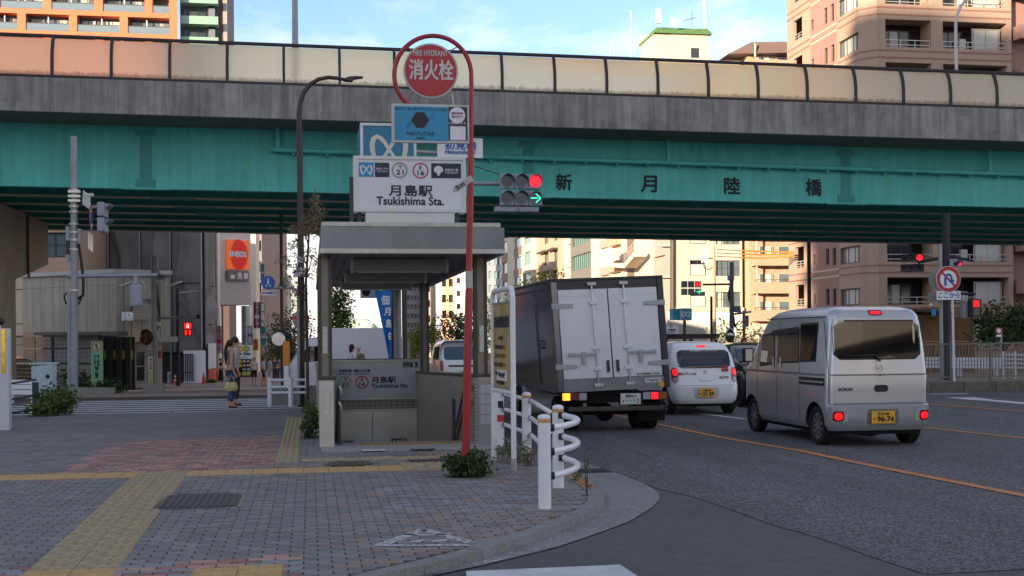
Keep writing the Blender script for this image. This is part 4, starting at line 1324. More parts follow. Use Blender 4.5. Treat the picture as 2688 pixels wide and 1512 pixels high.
tB,plB = streetbuilding('tan tiled office with dark window canopies behind the truck roof',1411,1482,380,TAN,hB)
for h in hB:
 q = plB.rect(*h[:4]); mb = MB(); plB.box(mb,q[0] - 2.2,q[1] + .3,q[3] + .05,q[3] + .3,.0,.9); mb.build('window_canopy',FRM,tB)
tC_,plC_ = streetbuilding('slim cream pier building with dark stacked balconies',1482,1499,380,CREAM,[(1487,640,1499,680),(1487,702,1499,742),(1487,580,1499,618)],reveal=1.0)
tG,plG = streetbuilding('green glazed office with grey banded spandrels behind the truck',1499,1553,380,mat('grey_band_panel',c(120,116,112),.6,var=.05,vs=.5),[(1500,667,1552,706,GLASSG),(1500,603,1552,641,GLASSG),(1500,734,1552,775,GLASSG)],bars=9)
tD,plD = streetbuilding('cream tiled building with recessed dark balconies and tan parapets',1553,1647,380,CREAM,[(1578,620,1600,632),(1578,650,1600,700),(1578,722,1600,775),(1604,645,1630,686),(1604,714,1630,760)],reveal=1.4)
for a,b in ((630,650),(700,722),(775,800)):
 q = plD.rect(1578,a,1600,b); mb = MB(); plD.box(mb,*q,.001,.2); mb.build('balcony_parapet',GREYT,tD)
for a,b in ((620,645),(686,714),(760,790)):
 q = plD.rect(1603,a,1631,b); mb = MB(); plD.box(mb,*q,.001,.5); mb.build('balcony_parapet',BRKT,tD)
tE,plE = streetbuilding('taupe panelled building with white outside stair beside the truck',1647,1778,300,GREYT,[(1716,672,1745,706)],reveal=1.2,endw=False)
q = plE.rect(1648,600,1671,830); mb = MB(); plE.box(mb,*q,.001,.06); mb.build('brown_panel',BROWN,tE)
q = plE.rect(1672,600,1715,830); mb = MB(); plE.box(mb,*q,.001,.3); mb.build('cream_panel',CREAM,tE)
a,b = plE.at(1645,695,1.6),plE.at(1690,698,1.6); c_,d_ = plE.at(1717,668,1.6),plE.at(1717,648,1.6)
mb = MB(); mb.beam(a,b,1.4,.5); mb.beam(b,c_,1.4,.5); mb.build('stair_flight',CREAM,tE)
for i in range(9):
 p_ = b.lerp(c_,(i + .5) / 9); MB().box(p_.x - .6,p_.x + .6,p_.y - .18,p_.y + .18,p_.z + .3,p_.z + .42).build('tread',CREAM,tE)
mb = MB(); mb.tube([a + V((-.7,0,1.4)),b + V((-.7,0,1.4)),c_ + V((-.7,0,1.4))],.05,6)
for i in range(6):
 p_ = b.lerp(c_,i / 5); mb.tube([p_ + V((-.7,0,.2)),p_ + V((-.7,0,1.4))],.03,5)
tag(mb.build('stair_rail',STEELR,tE),kind='stuff')
mb = MB(); mb.hexa([a + V((-.8,2.6,-.2)),a + V((-.8,-2.2,-.2)),a + V((-.75,-2.2,-.2)),a + V((-.75,2.6,-.2)),a + V((-.8,2.6,2.0)),a + V((-.8,-2.2,2.0)),a + V((-.75,-2.2,2.0)),a + V((-.75,2.6,2.0))]); mb.build('notice_board',WHITEG,tE)
for y_ in (640,722):
 mb = MB(); e0_,e1_,e2_ = plE.at(1742,y_,.5),plE.at(1742,y_ + 5,.5),plE.at(1772,y_ + 4,.5); mb.tube([e0_,e1_,e2_],.14,7); mb.build('vent_pipe',CREAM,tE)
mb = MB(); mb.tube([plE.at(1775,560,.4),plE.at(1775,812,.4)],.25,8); mb.build('down_pipe',FRM,tE)
tF,plF = streetbuilding('grey blue office with small square windows farthest along the street',1262,1316,520,mat('grey_blue_wall',c(150,156,164),.7),[(x,y,x + 8,y + 20,GLASST) for x in (1268,1281,1296,1306) for y in (640,676,712,748,784)])
# far towers seen through the entrance
def simple_tower(label,px0,px1,ytop,Z,m_,cols,rows,gm=GLASS,dep=14,ybot=890,win=(.18,.82,.3,.8),mb_=None):
 a,b = P(px0,HY,Z),P(px1,HY,Z)
 pl = Plane(V((a.x,a.y,0)),V((b.x,b.y,0)))
 zt = pl.hit((px0 + px1) / 2,ytop)[1]; zb = zg(a.y) - .5
 t = thing('distant_building',label,'building',((a.x + b.x) / 2,a.y + dep / 2,zb))
 zv = pl.hit((px0 + px1) / 2,ybot)[1]
 hs = []
 for i in range(cols):
  for j in range(rows):
   u0 = pl.len * (i + win[0]) / cols; u1 = pl.len * (i + win[1]) / cols
   z0 = zv + (zt - zv) * (j + win[2]) / rows; z1 = zv + (zt - zv) * (j + win[3]) / rows
   hs.append((u0,u1,z0,z1))
 mb = MB(); pl.wall(mb,0,pl.len,zb,zt,hs,.4); mb.build('front_wall',m_,t)
 mb = MB(); pl.box(mb,0.01,pl.len - .01,zb,zt - .01,-dep,-.45); mb.build('core',m_,t)
 for s_ in (0,pl.len):
  mb = MB(); mb.poly([pl.p(s_,zb),pl.p(s_,zb,-dep),pl.p(s_,zt,-dep),pl.p(s_,zt)]); mb.build('side_wall',m_,t)
 for h in hs:
  MB().poly([pl.p(h[0],h[2],-.38),pl.p(h[1],h[2],-.38),pl.p(h[1],h[3],-.38),pl.p(h[0],h[3],-.38)]).build('window',gm,t)
 return t,pl
CITY = mat('pale_city_wall',c(200,186,164),.8)
CITY2 = mat('grey_city_wall',c(150,150,150),.8)
simple_tower('grey glazed residential tower seen through the station entrance',1068,1106,700,210,mat('tower_grey_blue',c(120,124,130),.5),4,8,GLASSB)
simple_tower('grey balcony slab beside the glazed tower inside the entrance view',1107,1131,690,205,CITY2,1,5,GLASS,win=(.05,.95,.1,.55))
simple_tower('pale orange apartment building between the right entrance posts',1158,1193,640,190,mat('apricot_wall',c(222,176,140),.75),2,6,GLASS)
simple_tower('plain pale grey building right of the apricot apartments',1193,1262,620,175,mat('pale_grey_wall',c(176,178,180),.7),3,8,GLASS,win=(.3,.7,.35,.75))
simple_tower('distant pale apartment block under the overpass beside the petrol sign',712,741,716,330,CITY,5,9,GLASSB)
simple_tower('distant pinkish building left of the pale block',690,712,735,300,mat('pink_city_wall',c(190,160,140),.8),2,7,GLASSB)
simple_tower('far low pale building beside the lamp pole',741,790,742,420,CITY2,4,4,GLASSB)
# pale green arched hall
a,b = P(915,HY,300),P(1000,HY,300)
t = thing('sports_hall','pale green hall with stepped arched roof seen through the entrance','building',((a.x + b.x) / 2,a.y,-1))
HALL = mat('pale_green_roof',c(196,208,188),.6); HALL2 = mat('hall_glass',c(146,176,170),.3)
prof = [(905,840),(912,846),(950,842),(962,841),(975,846),(988,856),(1000,868)]
for i in range(5):
 pr = [P(x,y + i * 6.5,300 - i * 3) for x,y in prof]
 mb = MB(); mb.grid([[p for p in pr],[p - V((0,0,.55)) for p in pr]][::-1]); mb.grid([[p for p in pr],[p + V((0,6,.5)) for p in pr]]); mb.build('roof_step',HALL,t)
mb = MB(); q0,q1 = P(905,880,290),P(1003,880,290); mb.box(q0.x,q1.x,q0.y,q0.y + 20,-3,P(950,868,290).z); mb.build('wall',HALL2,t)
# ================================================================== subway entrance
def wallbrick(name,axis,c1,c2,cm,w,h,mort=.004,bump=.4):
 m = bpy.data.materials.new(name); m.use_nodes = True
 t = m.node_tree; b = t.nodes['Principled BSDF']; lk = t.links.new
 co = t.nodes.new('ShaderNodeTexCoord'); sp = t.nodes.new('ShaderNodeSeparateXYZ'); cb = t.nodes.new('ShaderNodeCombineXYZ')
 lk(co.outputs['Object'],sp.inputs[0]); lk(sp.outputs[axis],cb.inputs[0]); lk(sp.outputs['Z'],cb.inputs[1])
 bt = t.nodes.new('ShaderNodeTexBrick'); bt.offset = .5
 for k_,v_ in (('Scale',1),('Brick Width',w),('Row Height',h),('Mortar Size',mort),('Mortar Smooth',.1)): bt.inputs[k_].default_value = v_
 bt.inputs['Color1'].default_value = (*c1,1); bt.inputs['Color2'].default_value = (*c2,1); bt.inputs['Mortar'].default_value = (*cm,1)
 lk(cb.outputs[0],bt.inputs['Vector']); lk(bt.outputs['Color'],b.inputs['Base Color'])
 bp = t.nodes.new('ShaderNodeBump'); bp.inputs['Strength'].default_value = bump; bp.inputs['Distance'].default_value = .006; bp.invert = True
 lk(bt.outputs['Fac'],bp.inputs['Height']); lk(bp.outputs[0],b.inputs['Normal'])
 b.inputs['Roughness'].default_value = .5
 return m
STAIN = mat('stainless_steel',c(206,204,196),.34,.55,var=.16,vs=1.2,rvar=.12)
STAIND = mat('weathered_steel_fascia',c(122,126,128),.36,.7,var=.3,vs=.9,rvar=.1,stretch=(2,1,.6))
STAINL = mat('pale_trim_steel',c(190,188,180),.45,.5,var=.2,vs=6)
POSTM = mat('bronze_post',c(72,68,64),.4,.6,var=.15,vs=2)
POSTL = mat('post_infill',c(128,120,112),.45,.5,var=.15,vs=3)
CONCW = mat('concrete_step',c(150,150,146),.85,var=.18,vs=5)
TILEY = wallbrick('wall_tile_lengthwise','Y',c(178,168,154),c(164,155,143),c(70,67,64),.24,.052)
TILEX = mat('wall_tile',c(156,148,140),.4,var=.12,vs=3)
WHITE = mat('white_sign_face',c(226,226,228),.35,var=.06,vs=1.5,spec=.5)
INKD = mat('navy_black_print',c(26,26,34),.5)
def tpx(mb,pl,s,x0,y0,x1,y1,d=.004,bold=.03,mi=0):
 """text s filling a pixel rectangle measured on plane pl"""
 cx_,cy_ = (x0 + x1) / 2,(y0 + y1) / 2
 w = (pl.at(x1,cy_) - pl.at(x0,cy_)).length; h = (pl.at(cx_,y1) - pl.at(cx_,y0)).length
 return letters(mb,s,pl.at(cx_,cy_,d),pl.u,(0,0,1),w,h,bold,mi)
def rpx(mb,pl,x0,y0,x1,y1,d0,d1,mi=0):
 q = pl.rect(x0,y0,x1,y1); return pl.box(mb,*q,d0,d1,mi)
def cpx(mb,pl,x,y,r,d,mi=0,r0=None,n=28):      # disc or ring of radius r pixels
 cen = pl.at(x,y,d); k = (pl.at(x + 10,y) - pl.at(x,y)).length / 10
 if r0 is not None: return mb.ring(cen,pl.u,V((0,0,1)),r0 * k,r * k,n,mi)
 return mb.disc(cen,pl.u,V((0,0,1)),r * k,n,None,mi)

xL,xR,yF = stair_x0,stair_x1,stair_y0
yP = G(846,1176).y
YH = yP + 10.2
ent = thing('subway_entrance','steel canopied subway stair entrance with tiled walls on the pavement','subway entrance',((xL + xR) / 2,yP,0))
# platform and steps
mb = MB(); mb.box(xL,xR + .1,yF,yP + .55,-.05,.02); plat = mb.build('platform',CONCW,ent,bevel=.01)
for i in range(14): MB().box(xL + .2,xR - .2,yP + .55 + i * .3,yP + .56 + (i + 1) * .3 + .3,-.17 * (i + 1) - .4,-.17 * (i + 1)).build('step',CONCW,ent)
for i in range(int((xR - xL - .75) / .3)):
 o = bpy.data.objects.new('tactile_block',TM[('dot',2)]); coll.objects.link(o); o.parent = ent
 o.location = (xL + .55 + .3 * i + .15 - (xL + xR) / 2,yP + .22 - yP,.0225)
pf = lambda px,py,z=.0: G(px,py,z)
def plate(px0,px1,py,m_,nm,chev):
 a,b = pf(px0,py,.024),pf(px1,py,.024); w = b.x - a.x
 m2 = MB(); m2.box(a.x,b.x,a.y - .08,a.y + .12,.0205,.025); o_ = m2.build(nm,m_[0],ent)
 m3 = MB(); yy = a.y + .02; s_ = chev
 ribbon(m3,[V((a.x + w * .12,yy - .06 * s_,0)),V((a.x + w * .5,yy + .06 * s_,0)),V((a.x + w * .88,yy - .06 * s_,0))],.03,.0262); m3.build('chevron',m_[1],o_)
SIGNB = mat('sign_navy',c(34,48,76),.4)
plate(953,1012,1182,(WHITE,INKD),'direction_plate',1); plate(1078,1142,1179,(SIGNB,WHITE),'direction_plate',-1)
# low walls
zwl = lambda y: .98
zwr = lambda y: .99 - .022 * max(0,y - yP)
def lowwall(x0,x1,zf,y0,y1,nm,mats):
 m2 = MB()
 m2.hexa([(x0,y0,-2.6),(x1,y0,-2.6),(x1,y1,-2.6),(x0,y1,-2.6),(x0,y0,zf(y0)),(x1,y0,zf(y0)),(x1,y1,zf(y1)),(x0,y1,zf(y1))])
 w_ = m2.build(nm,mats,ent)
 m2 = MB(); m2.hexa([(x0 - .03,y0 - .02,zf(y0)),(x1 + .03,y0 - .02,zf(y0)),(x1 + .03,y1,zf(y1)),(x0 - .03,y1,zf(y1)),(x0 - .03,y0 - .02,zf(y0) + .05),(x1 + .03,y0 - .02,zf(y0) + .05),(x1 + .03,y1,zf(y1) + .05),(x0 - .03,y1,zf(y1) + .05)])
 m2.build('coping',POSTM,w_,bevel=.008)
 return w_
lowwall(xL,xL + .2,zwl,yP + .05,YH + 2,'side_wall',TILEY)
rwall = lowwall(xR - .18,xR + .02,zwr,yP + .05,YH + 2,'side_wall',TILEY)
# stainless pier at the mouth
xq0,xq1 = PY(838,1090,yP).x,PY(877,1090,yP).x
mb = MB(); mb.box(xq0,xq1,yP - .04,yP + .18,.015,PY(858,1000,yP).z); pr_ = mb.build('pier',mat('dull_steel_pier',c(196,192,182),.5,.4,var=.15,vs=4),ent,bevel=.006)
MB().box(xq0 + .08,xq1 - .07,yP - .046,yP - .041,.5,.82).build('notice',mat('torn_notice',c(206,204,192),.8,var=.3,vs=18),pr_)
xr0,xr1 = PY(1256,1090,yP).x,PY(1290,1090,yP).x
mb = MB(); mb.box(xr0,xr1,yP - .02,yP + .049,.015,.99); pr2 = mb.build('notice_panel',mat('panel_weathered',c(150,148,142),.6,var=.2,vs=5),ent,bevel=.006)
mb = MB()
for i in range(4):
 for j in range(2): mb.box(xr0 + .03 + j * .08,xr0 + .1 + j * .08,yP - .024,yP - .021,.3 + i * .15,.43 + i * .15)
tag(mb.build('notices',mat('paper_grey',c(176,176,172),.8),pr2),kind='stuff')
# posts
PZ = PY(1000,664,yP - .4).z
def post(x0,x1,y0,z0,nm='post'):
 m2 = MB(); w = (x1 - x0) * .24; d = .2
 m2.box(x0,x0 + w,y0,y0 + d,z0,PZ); m2.box(x1 - w,x1,y0,y0 + d,z0,PZ)
 p_ = m2.build(nm,POSTM,ent)
 MB().box(x0 + w,x1 - w,y0 + .02,y0 + d - .02,z0,PZ).build('infill',POSTL,p_)
 return p_
p1 = post(PY(835,800,yP + .06).x,PY(871,800,yP + .06).x,yP + .06,1.03)
p2_ = post(PY(1245,800,yP + .3).x,PY(1279,800,yP + .3).x,yP + .3,1.03)
yb_ = YH - 1.3
post(xL + .02,xL + .2,yb_,1.03); post(xR - .19,xR - .01,yb_,.8)
STICK = mat('worn_sticker',c(196,196,188),.7,var=.25,vs=25)
for p_,x_,yy in ((p1,PY(853,860,yP + .06).x,yP + .07),(p2_,PY(1264,860,yP + .3).x,yP + .31)):
 MB().box(x_ - .035,x_ + .035,yy - .02,yy - .012,1.36,1.75).build('sticker',STICK,p_)
# roof
yR = yP - .42; yRb = YH + 2.3
zf0,zf1,zf2,zf3,zf4 = [PY(1080,y,yR).z for y in (666,652,596,595,583)]
xa,xb = PY(842,620,yR).x,PY(1324,620,yR).x
mb = MB(); mb.box(xa,xb,yR,yR + .06,zf1,zf2); fr = mb.build('front_fascia',STAIND,ent)
for sx in (xa,xb - .06): MB().box(sx,sx + .06,yR + .061,yRb,zf1,zf2).build('side_fascia',STAIND,ent)
mb = MB(); mb.box(xa - .015,xb + .015,yR - .02,yR + .05,zf0,zf1 - .004); mb.build('lower_trim',STAINL,ent,bevel=.006)
for sx in (xa - .015,xb - .055): MB().box(sx,sx + .07,yR + .051,yRb,zf0,zf1 - .004).build('lower_trim',STAINL,ent)
mb = MB(); mb.box(xa + .01,xb - .05,yR + .02,yRb - .02,zf2 + .002,zf4); mb.build('roof_cap',STAINL,ent,bevel=.01)
CEIL = mat('ceiling_board',c(104,104,106),.5,.3,var=.12,vs=2)
nb_ = 15; cw = (xb - xa - .16) / nb_
for i in range(nb_):
 x0_ = xa + .08 + cw * i
 MB().box(x0_ + .006,x0_ + cw - .006,yR + .07,yRb - .08,zf0 + .06,zf0 + .085).build('ceiling_board',CEIL,ent)
MB().box(xa + .07,xb - .07,yR + .065,yRb,zf0 + .09,zf0 + .1).build('ceiling_back',INKD,ent)
LAMPB = mat('lamp_housing',c(150,150,148),.5)
TUBEM = mat('unlit_tube',c(196,200,204),.3)
zc = zf0 + .055
for Zi,yy in ((0,694),(1,725),(2,747)):
 y_ = yP + (1.5,5.1,8.4)[Zi]
 x0_,x1_ = xa + .5,xb - .62
 mb = MB(); mb.box(x0_,x1_,y_,y_ + .22,zc - .2,zc); f_ = mb.build('light_fixture',LAMPB,ent,bevel=.01)
 MB().box(x0_ + .08,x1_ - .08,y_ + .04,y_ + .18,zc - .215,zc - .201).build('diffuser',TUBEM,f_)
 for sx in (x0_,x1_): MB().box(sx - .02,sx + .02,y_ - .012,y_ + .23,zc - .22,zc + .004).build('end_cap',STAINL,f_)
# header wall across the stair with the station sign
PH = Plane(V((xL + .2,YH,0)),V((xR - .18,YH,0)))
HS = PH.hit(985,1046)[1]; HT = PH.hit(985,948)[1]; HB = PH.hit(985,1073)[1]
mb = MB(); PH.box(mb,0,PH.len,-2.6,HT + .05,-.35,-.205); PH.box(mb,0,PH.len,HB - .12,HT + .05,-.2,-.03); mb.build('header_wall',mat('joint_dark',c(52,50,48),.8),ent)
tw_,th_ = .124,(HS - HB) / 3
for j in range(3):
 for i in range(int(PH.len / tw_) + 1):
  m2 = MB(); u0 = i * tw_; PH.box(m2,u0 + .004,min(PH.len,u0 + tw_ - .004),HB + j * th_ + .004,HB + (j + 1) * th_ - .004,-.03,.0); m2.build('tile',TILEX,ent)
for j in range(14):                           # tiles beside the sign
 for i in range(2):
  u0 = PH.hit(1103,1000)[0] + i * tw_
  if u0 + tw_ < PH.len + .05: m2 = MB(); PH.box(m2,u0 + .004,min(PH.len,u0 + tw_ - .004),HS + j * th_ * 1.0 + .004,HS + (j + 1) * th_ - .004,-.03,.0); m2.build('tile',TILEX,ent)
us = PH.hit(978,1120)[0]
for a,b in ((PH.hit(880,1120)[0],us - .006),(us + .006,PH.hit(1110,1120)[0])):
 m2 = MB(); PH.box(m2,a,b,-2.4,HB - .06,-.2,-.02); m2.build('steel_panel',STAIN,ent)
m2 = MB(); PH.box(m2,0,PH.len,HB - .06,HB - .004,-.2,.01); m2.build('panel_trim',STAINL,ent)
def smallsign(pl,x0,y0,x1,y1,m_,tm,s,tx,d=.0):
 m2 = MB(); rpx(m2,pl,x0,y0,x1,y1,d,d + .012); o_ = m2.build('direction_sign',m_,ent)
 m2 = MB(); tpx(m2,pl,s,*tx,d + .015,.02); m2.build('lettering',tm,o_)
smallsign(PH,887,1155,928,1175,mat('grey_sign',c(150,154,158),.5),INKD,'↓ くだり',(891,1157,925,1168))
smallsign(PH,1027,1151,1068,1172,SIGNB,WHITE,'↑ のぼり',(1031,1153,1065,1163))
# name board
OLIVE = mat('line_ring_olive',c(150,146,112),.5); CRIM = mat('line_ring_crimson',c(176,48,72),.45)
mb = MB(); rpx(mb,PH,868,947,1102,1047,.0,.1); nb = mb.build('name_board',mat('sign_face_grey',c(172,176,182),.3,var=.05,vs=2),ent)
mb = MB(); rpx(mb,PH,866,944,1104,948,.0,.12); rpx(mb,PH,866,1044.5,1104,1048,.0,.115); rpx(mb,PH,1101,947,1104,1045,.0,.11); mb.build('board_frame',STAINL,nb)
D = .104
mb = MB(); tpx(mb,PH,'月島駅',975,988,1038,1005,D,.025); tpx(mb,PH,'Tsukishima Sta.',975,1007,1071,1017,D,.025)
tpx(mb,PH,'有楽町線',889,969,922,977,D,.03); tpx(mb,PH,'Yurakucho Line',887,979,924,983,D,.02); tpx(mb,PH,'都営大江戸線',928,969,971,977,D,.03); tpx(mb,PH,'Toei Oedo Line',931,979,968,983,D,.02)
tpx(mb,PH,'Y',902,992,910,1000,D,.025); tpx(mb,PH,'21',897,1003,912,1013,D,.025); tpx(mb,PH,'E',947,992,953,1000,D,.025); tpx(mb,PH,'16',943,1003,958,1013,D,.025)
mb.build('lettering',INKD,nb)
mb = MB(); cpx(mb,PH,905,1003,17,D,r0=14); mb.build('line_ring',OLIVE,nb)
mb = MB(); cpx(mb,PH,950,1003,17.4,D,r0=14); mb.build('line_ring',CRIM,nb)
mb = MB(); rpx(mb,PH,1057,951,1095,964,.1,.103); q_ = mb.build('exit_plate',INKD,nb)
mb = MB(); tpx(mb,PH,'5',1082,953,1089,962,.105,.025); tpx(mb,PH,'出入口',1060,954,1076,958,.105,.02); tpx(mb,PH,'Entrance',1060,960,1076,962.5,.105,.02); mb.build('lettering',WHITE,q_)
# wall fittings on the right inner wall
mb = MB(); yy_ = yP + 2.6; mb.box(xR - .2,xR - .181,yy_,yy_ + .35,-.6,.55); mb.build('wall_sign',SIGNB,ent)
mb = MB(); mb.box(xR - .2,xR - .181,yy_,yy_ + .35,.551,.75); mb.build('wall_sign',MATS['panel_weathered'],ent)
for s_,xx_ in ((1,xL + .27),(-1,xR - .26)):
 mb = MB()
 for zz in (.86,.62): mb.tube([(xx_,yP + .25,zz),(xx_,yP + .6,zz),(xx_,yP + 6,zz - 3.1)],.022,8)
 mb.tube([(xx_,yP + .28,.9),(xx_,yP + .28,-.3)],.025,8)
 tag(mb.build('handrail',POSTM,ent,auto=50),kind='stuff')
 for zz in (.86,.62): MB().tube([(xx_,yP + .24,zz + .02),(xx_ + .03 * s_,yP + .2,zz - .04),(xx_ + .03 * s_,yP + .22,zz - .1)],.02,8).build('rail_end',STAIN,ent)

# ---- signs on the roof
def boxsign(name,label,cat,pl,x0,y0,x1,y1,depth,fm,face,fw=8,base=None):
 u0,u1,z0,z1 = pl.rect(x0,y0,x1,y1)
 t = thing(name,label,cat,pl.p((u0 + u1) / 2,z0,-depth / 2))
 m2 = MB(); pl.box(m2,u0,u1,z0,z1,-depth,-.012); m2.build('case',fm,t)
 k = (u1 - u0) / (x1 - x0) * fw
 m2 = MB(); pl.box(m2,u0,u1,z1 - k,z1,-.0115,.02); pl.box(m2,u0,u1,z0,z0 + k,-.0115,.02); pl.box(m2,u0,u0 + k,z0 + k,z1 - k,-.0115,.018); pl.box(m2,u1 - k,u1,z0 + k,z1 - k,-.0115,.018); m2.build('frame',fm,t)
 m2 = MB(); pl.box(m2,u0 + k,u1 - k,z0 + k,z1 - k,-.011,.0); m2.build('face',face,t)
 return t
yS = yP + .25
PS = Plane(V((-3,yS,0)),V((3,yS,0)))
FRAMEW = mat('white_metal_frame',c(206,208,204),.4,.2,var=.05,vs=3)
WHITEF = mat('white_lightbox',c(222,222,226),.3,var=.05,vs=1.2)
st = boxsign('station_sign','large white station name lightbox on the entrance roof','sign',PS,928,411,1223,557,.3,FRAMEW,WHITEF)
mb = MB(); tpx(mb,PS,'月島駅',1021,486,1135,515,.004,.025); tpx(mb,PS,'Tsukishima Sta.',989,517,1165,538,.004,.025)
tpx(mb,PS,'Y',1046,434,1055,443,.004,.025); tpx(mb,PS,'21',1040,446,1059,458,.004,.025); tpx(mb,PS,'E',1101,435,1107,445,.004,.025); tpx(mb,PS,'16',1096,448,1114,460,.004,.025)
mb.build('lettering',INKD,st)
SKYB = mat('metro_blue',c(32,140,186),.4); NAVY = mat('metro_navy',c(30,32,62),.4); GREENK = mat('toei_dark',c(22,34,44),.4)
mb = MB(); rpx(mb,PS,942,426,981,464,.0005,.004); q1_ = mb.build('metro_plate',SKYB,st)
mb = MB(); rpx(mb,PS,984,427,1022,465,.0005,.004); q2_ = mb.build('metro_plate',NAVY,st)
mb = MB(); tpx(mb,PS,'東京メトロ',988,440,1018,446,.006,.02); tpx(mb,PS,'Tokyo Metro',989,448,1017,453,.006,.02); mb.build('lettering',WHITEF,q2_)
mb = MB(); rpx(mb,PS,1132,429,1210,468,.0005,.004); q3_ = mb.build('toei_plate',GREENK,st)
mb = MB(); tpx(mb,PS,'都営地下鉄',1168,443,1203,450,.006,.02); tpx(mb,PS,'TOEI SUBWAY',1168,452,1203,456,.006,.02); mb.build('lettering',WHITEF,q3_)
mb = MB(); cen = PS.at(1151,448,.006); k_ = (PS.at(1161,448) - PS.at(1151,448)).length / 10
pts_ = [cen + PS.u * k_ * 12.5 * math.cos(a) + V((0,0,k_ * 12.5 * math.sin(a))) for a in [R(-8 + 196 * i / 16) for i in range(17)]]
pts_ += [cen + PS.u * (-5 * k_) + V((0,0,-6 * k_)),cen + PS.u * (-1.2 * k_) + V((0,0,-14 * k_)),cen + PS.u * (1.2 * k_) + V((0,0,-14 * k_)),cen + PS.u * (5 * k_) + V((0,0,-6 * k_))]
mb.poly(pts_); mb.build('leaf_emblem',WHITEF,q3_)
mb = MB(); cpx(mb,PS,1049,447,21,.003,r0=17); mb.build('line_ring',OLIVE,st)
mb = MB(); cpx(mb,PS,1104,448,21,.003,r0=17.5); mb.build('line_ring',CRIM,st)
def heart(mb,pl,x,y,w,h,d):
 """winged heart shaped M drawn as one stroke of varying width"""
 cen = pl.at(x,y,d); k = (pl.at(x + 10,y) - pl.at(x,y)).length / 10
 half = [(-.30,-.5),(-.39,-.28),(-.45,0),(-.46,.2),(-.42,.36),(-.33,.43),(-.22,.38),(-.11,.24),(0,.04),(.1,-.14),(.19,-.26),(.27,-.36)]
 wd = [.11,.12,.13,.14,.14,.13,.13,.11,.09,.09,.10,.12]
 for sgn in (1,-1):
  rows = []
  for i,(a,b) in enumerate(half):
   p0 = half[max(i - 1,0)]; p1 = half[min(i + 1,len(half) - 1)]
   tx,ty = p1[0] - p0[0],p1[1] - p0[1]; l = math.hypot(tx,ty); nx,ny = -ty / l * wd[i] / 2,tx / l * wd[i] / 2
   rows.append([cen + pl.u * (sgn * (a + s * nx) * w * k) + V((0,0,(b + s * ny) * h * k)) + pl.n * (.0006 if sgn < 0 else 0) for s in (1,-1)])
  mb.grid(rows)
 return mb
mb = MB(); heart(mb,PS,961.5,446,31,26,.006); mb.build('metro_emblem',WHITEF,q1_)
mb = MB(); u0,u1,z0,z1 = PS.rect(960,558,1193,582); PS.box(mb,u0,u1,zf4,z1,-.3,.0); mb.build('sign_base',FRAMEW,st)
for px in (924,945,1203):
 mb = MB(); p_ = PS.at(px,560,-.12); mb.box(p_.x - .03,p_.x + .03,p_.y,p_.y + .05,zf4,p_.z + (.55 if px == 924 else .04)); mb.build('bracket',POSTM,st)
yC = yP + 1.5
PC = Plane(V((-3,yC,0)),V((3,yC,0)))
SKYC = mat('metro_cube_blue',c(38,118,152),.4); CREAMF = mat('cream_emblem',c(206,208,186),.45)
cb = boxsign('metro_cube_sign','blue cube sign with cream winged emblem behind the station sign','sign',PC,946,324,1093,478,1.0,FRAMEW,SKYC,fw=7)
mb = MB(); heart(mb,PC,1021,395,96,84,.004); mb.build('emblem',CREAMF,cb)
u0,u1,z0,z1 = PC.rect(946,324,1093,478)
mb = MB(); mb.box(PC.p(u0,0).x - .013,PC.p(u0,0).x - .001,yC + .06,yC + .94,z0 + .05,z1 - .05); mb.build('side_face',SKYC,cb)
MB().tube([PC.p((u0 + u1) / 2,zf4,-.5),PC.p((u0 + u1) / 2,z0,-.5)],.08,10).build('pole',POSTM,cb)

# ---- fire hydrant sign on its red pole
RED = mat('red_pole_paint',c(164,34,42),.42,var=.14,vs=5,coat=.2)
REDF = mat('red_sign_face',c(178,38,48),.4,var=.05,vs=2)
hb = G(1222,1250); PHy = Plane(V((hb.x - 1,hb.y,0)),V((hb.x + 1,hb.y,0)))
hy = thing('fire_hydrant_sign','tall red hooked pole with round red fire hydrant sign and blue advert','sign',hb)
def hp(px,py,d=0): return PHy.at(px,py,d)
mb = MB(); mb.tube([V((hb.x,hb.y,-.05)),hp(1227,950),hp(1231,780),hp(1231.5,760)],[.047,.046,.044,.043],14); mb.build('lower_pole',RED,hy,auto=60)
mb = MB(); mb.tube([hp(1231.5,762),hp(1231,700),hp(1234,560),hp(1236,420),hp(1236,396),hp(1236.5,384)],[.036,.036,.037,.037,.037,.03],14)
mb.build('middle_pole',RED,hy,auto=60)
mb = MB(); mb.tube([hp(1231.3,712),hp(1231.3,756)],.041,14); mb.build('sticker_band',mat('worn_label_band',c(186,186,180),.6,var=.4,vs=30),hy,auto=60)
cxh,cyh,rh = 1136,196,101
arc_ = [(1236.5,386),(1237,300),(1237.5,230)] + [(cxh + rh * math.cos(R(a)),cyh - rh * math.sin(R(a)) * 1.01) for a in range(0,235,8)] + [(1090,290),(1106,300)]
mb = MB(); mb.tube([hp(x,y) for x,y in arc_],[.026] * (len(arc_) - 3) + [.028,.03,.03],12); mb.build('hook_pipe',RED,hy,auto=70)
cen = hp(1130,188,.03); kk = (hp(1140,188) - hp(1130,188)).length / 10
mb = MB(); mb.disc(cen - V((0,-.02,0)),PHy.u,V((0,0,1)),71.5 * kk,48,(0,-.035,0)); dsc = mb.build('sign_disc',mat('disc_rim',c(196,192,190),.45),hy)
mb = MB(); mb.disc(cen - V((0,.018,0)),PHy.u,V((0,0,1)),67 * kk,48,(0,-.004,0)); mb.build('red_face',REDF,dsc)
mb = MB(); dd_ = .056
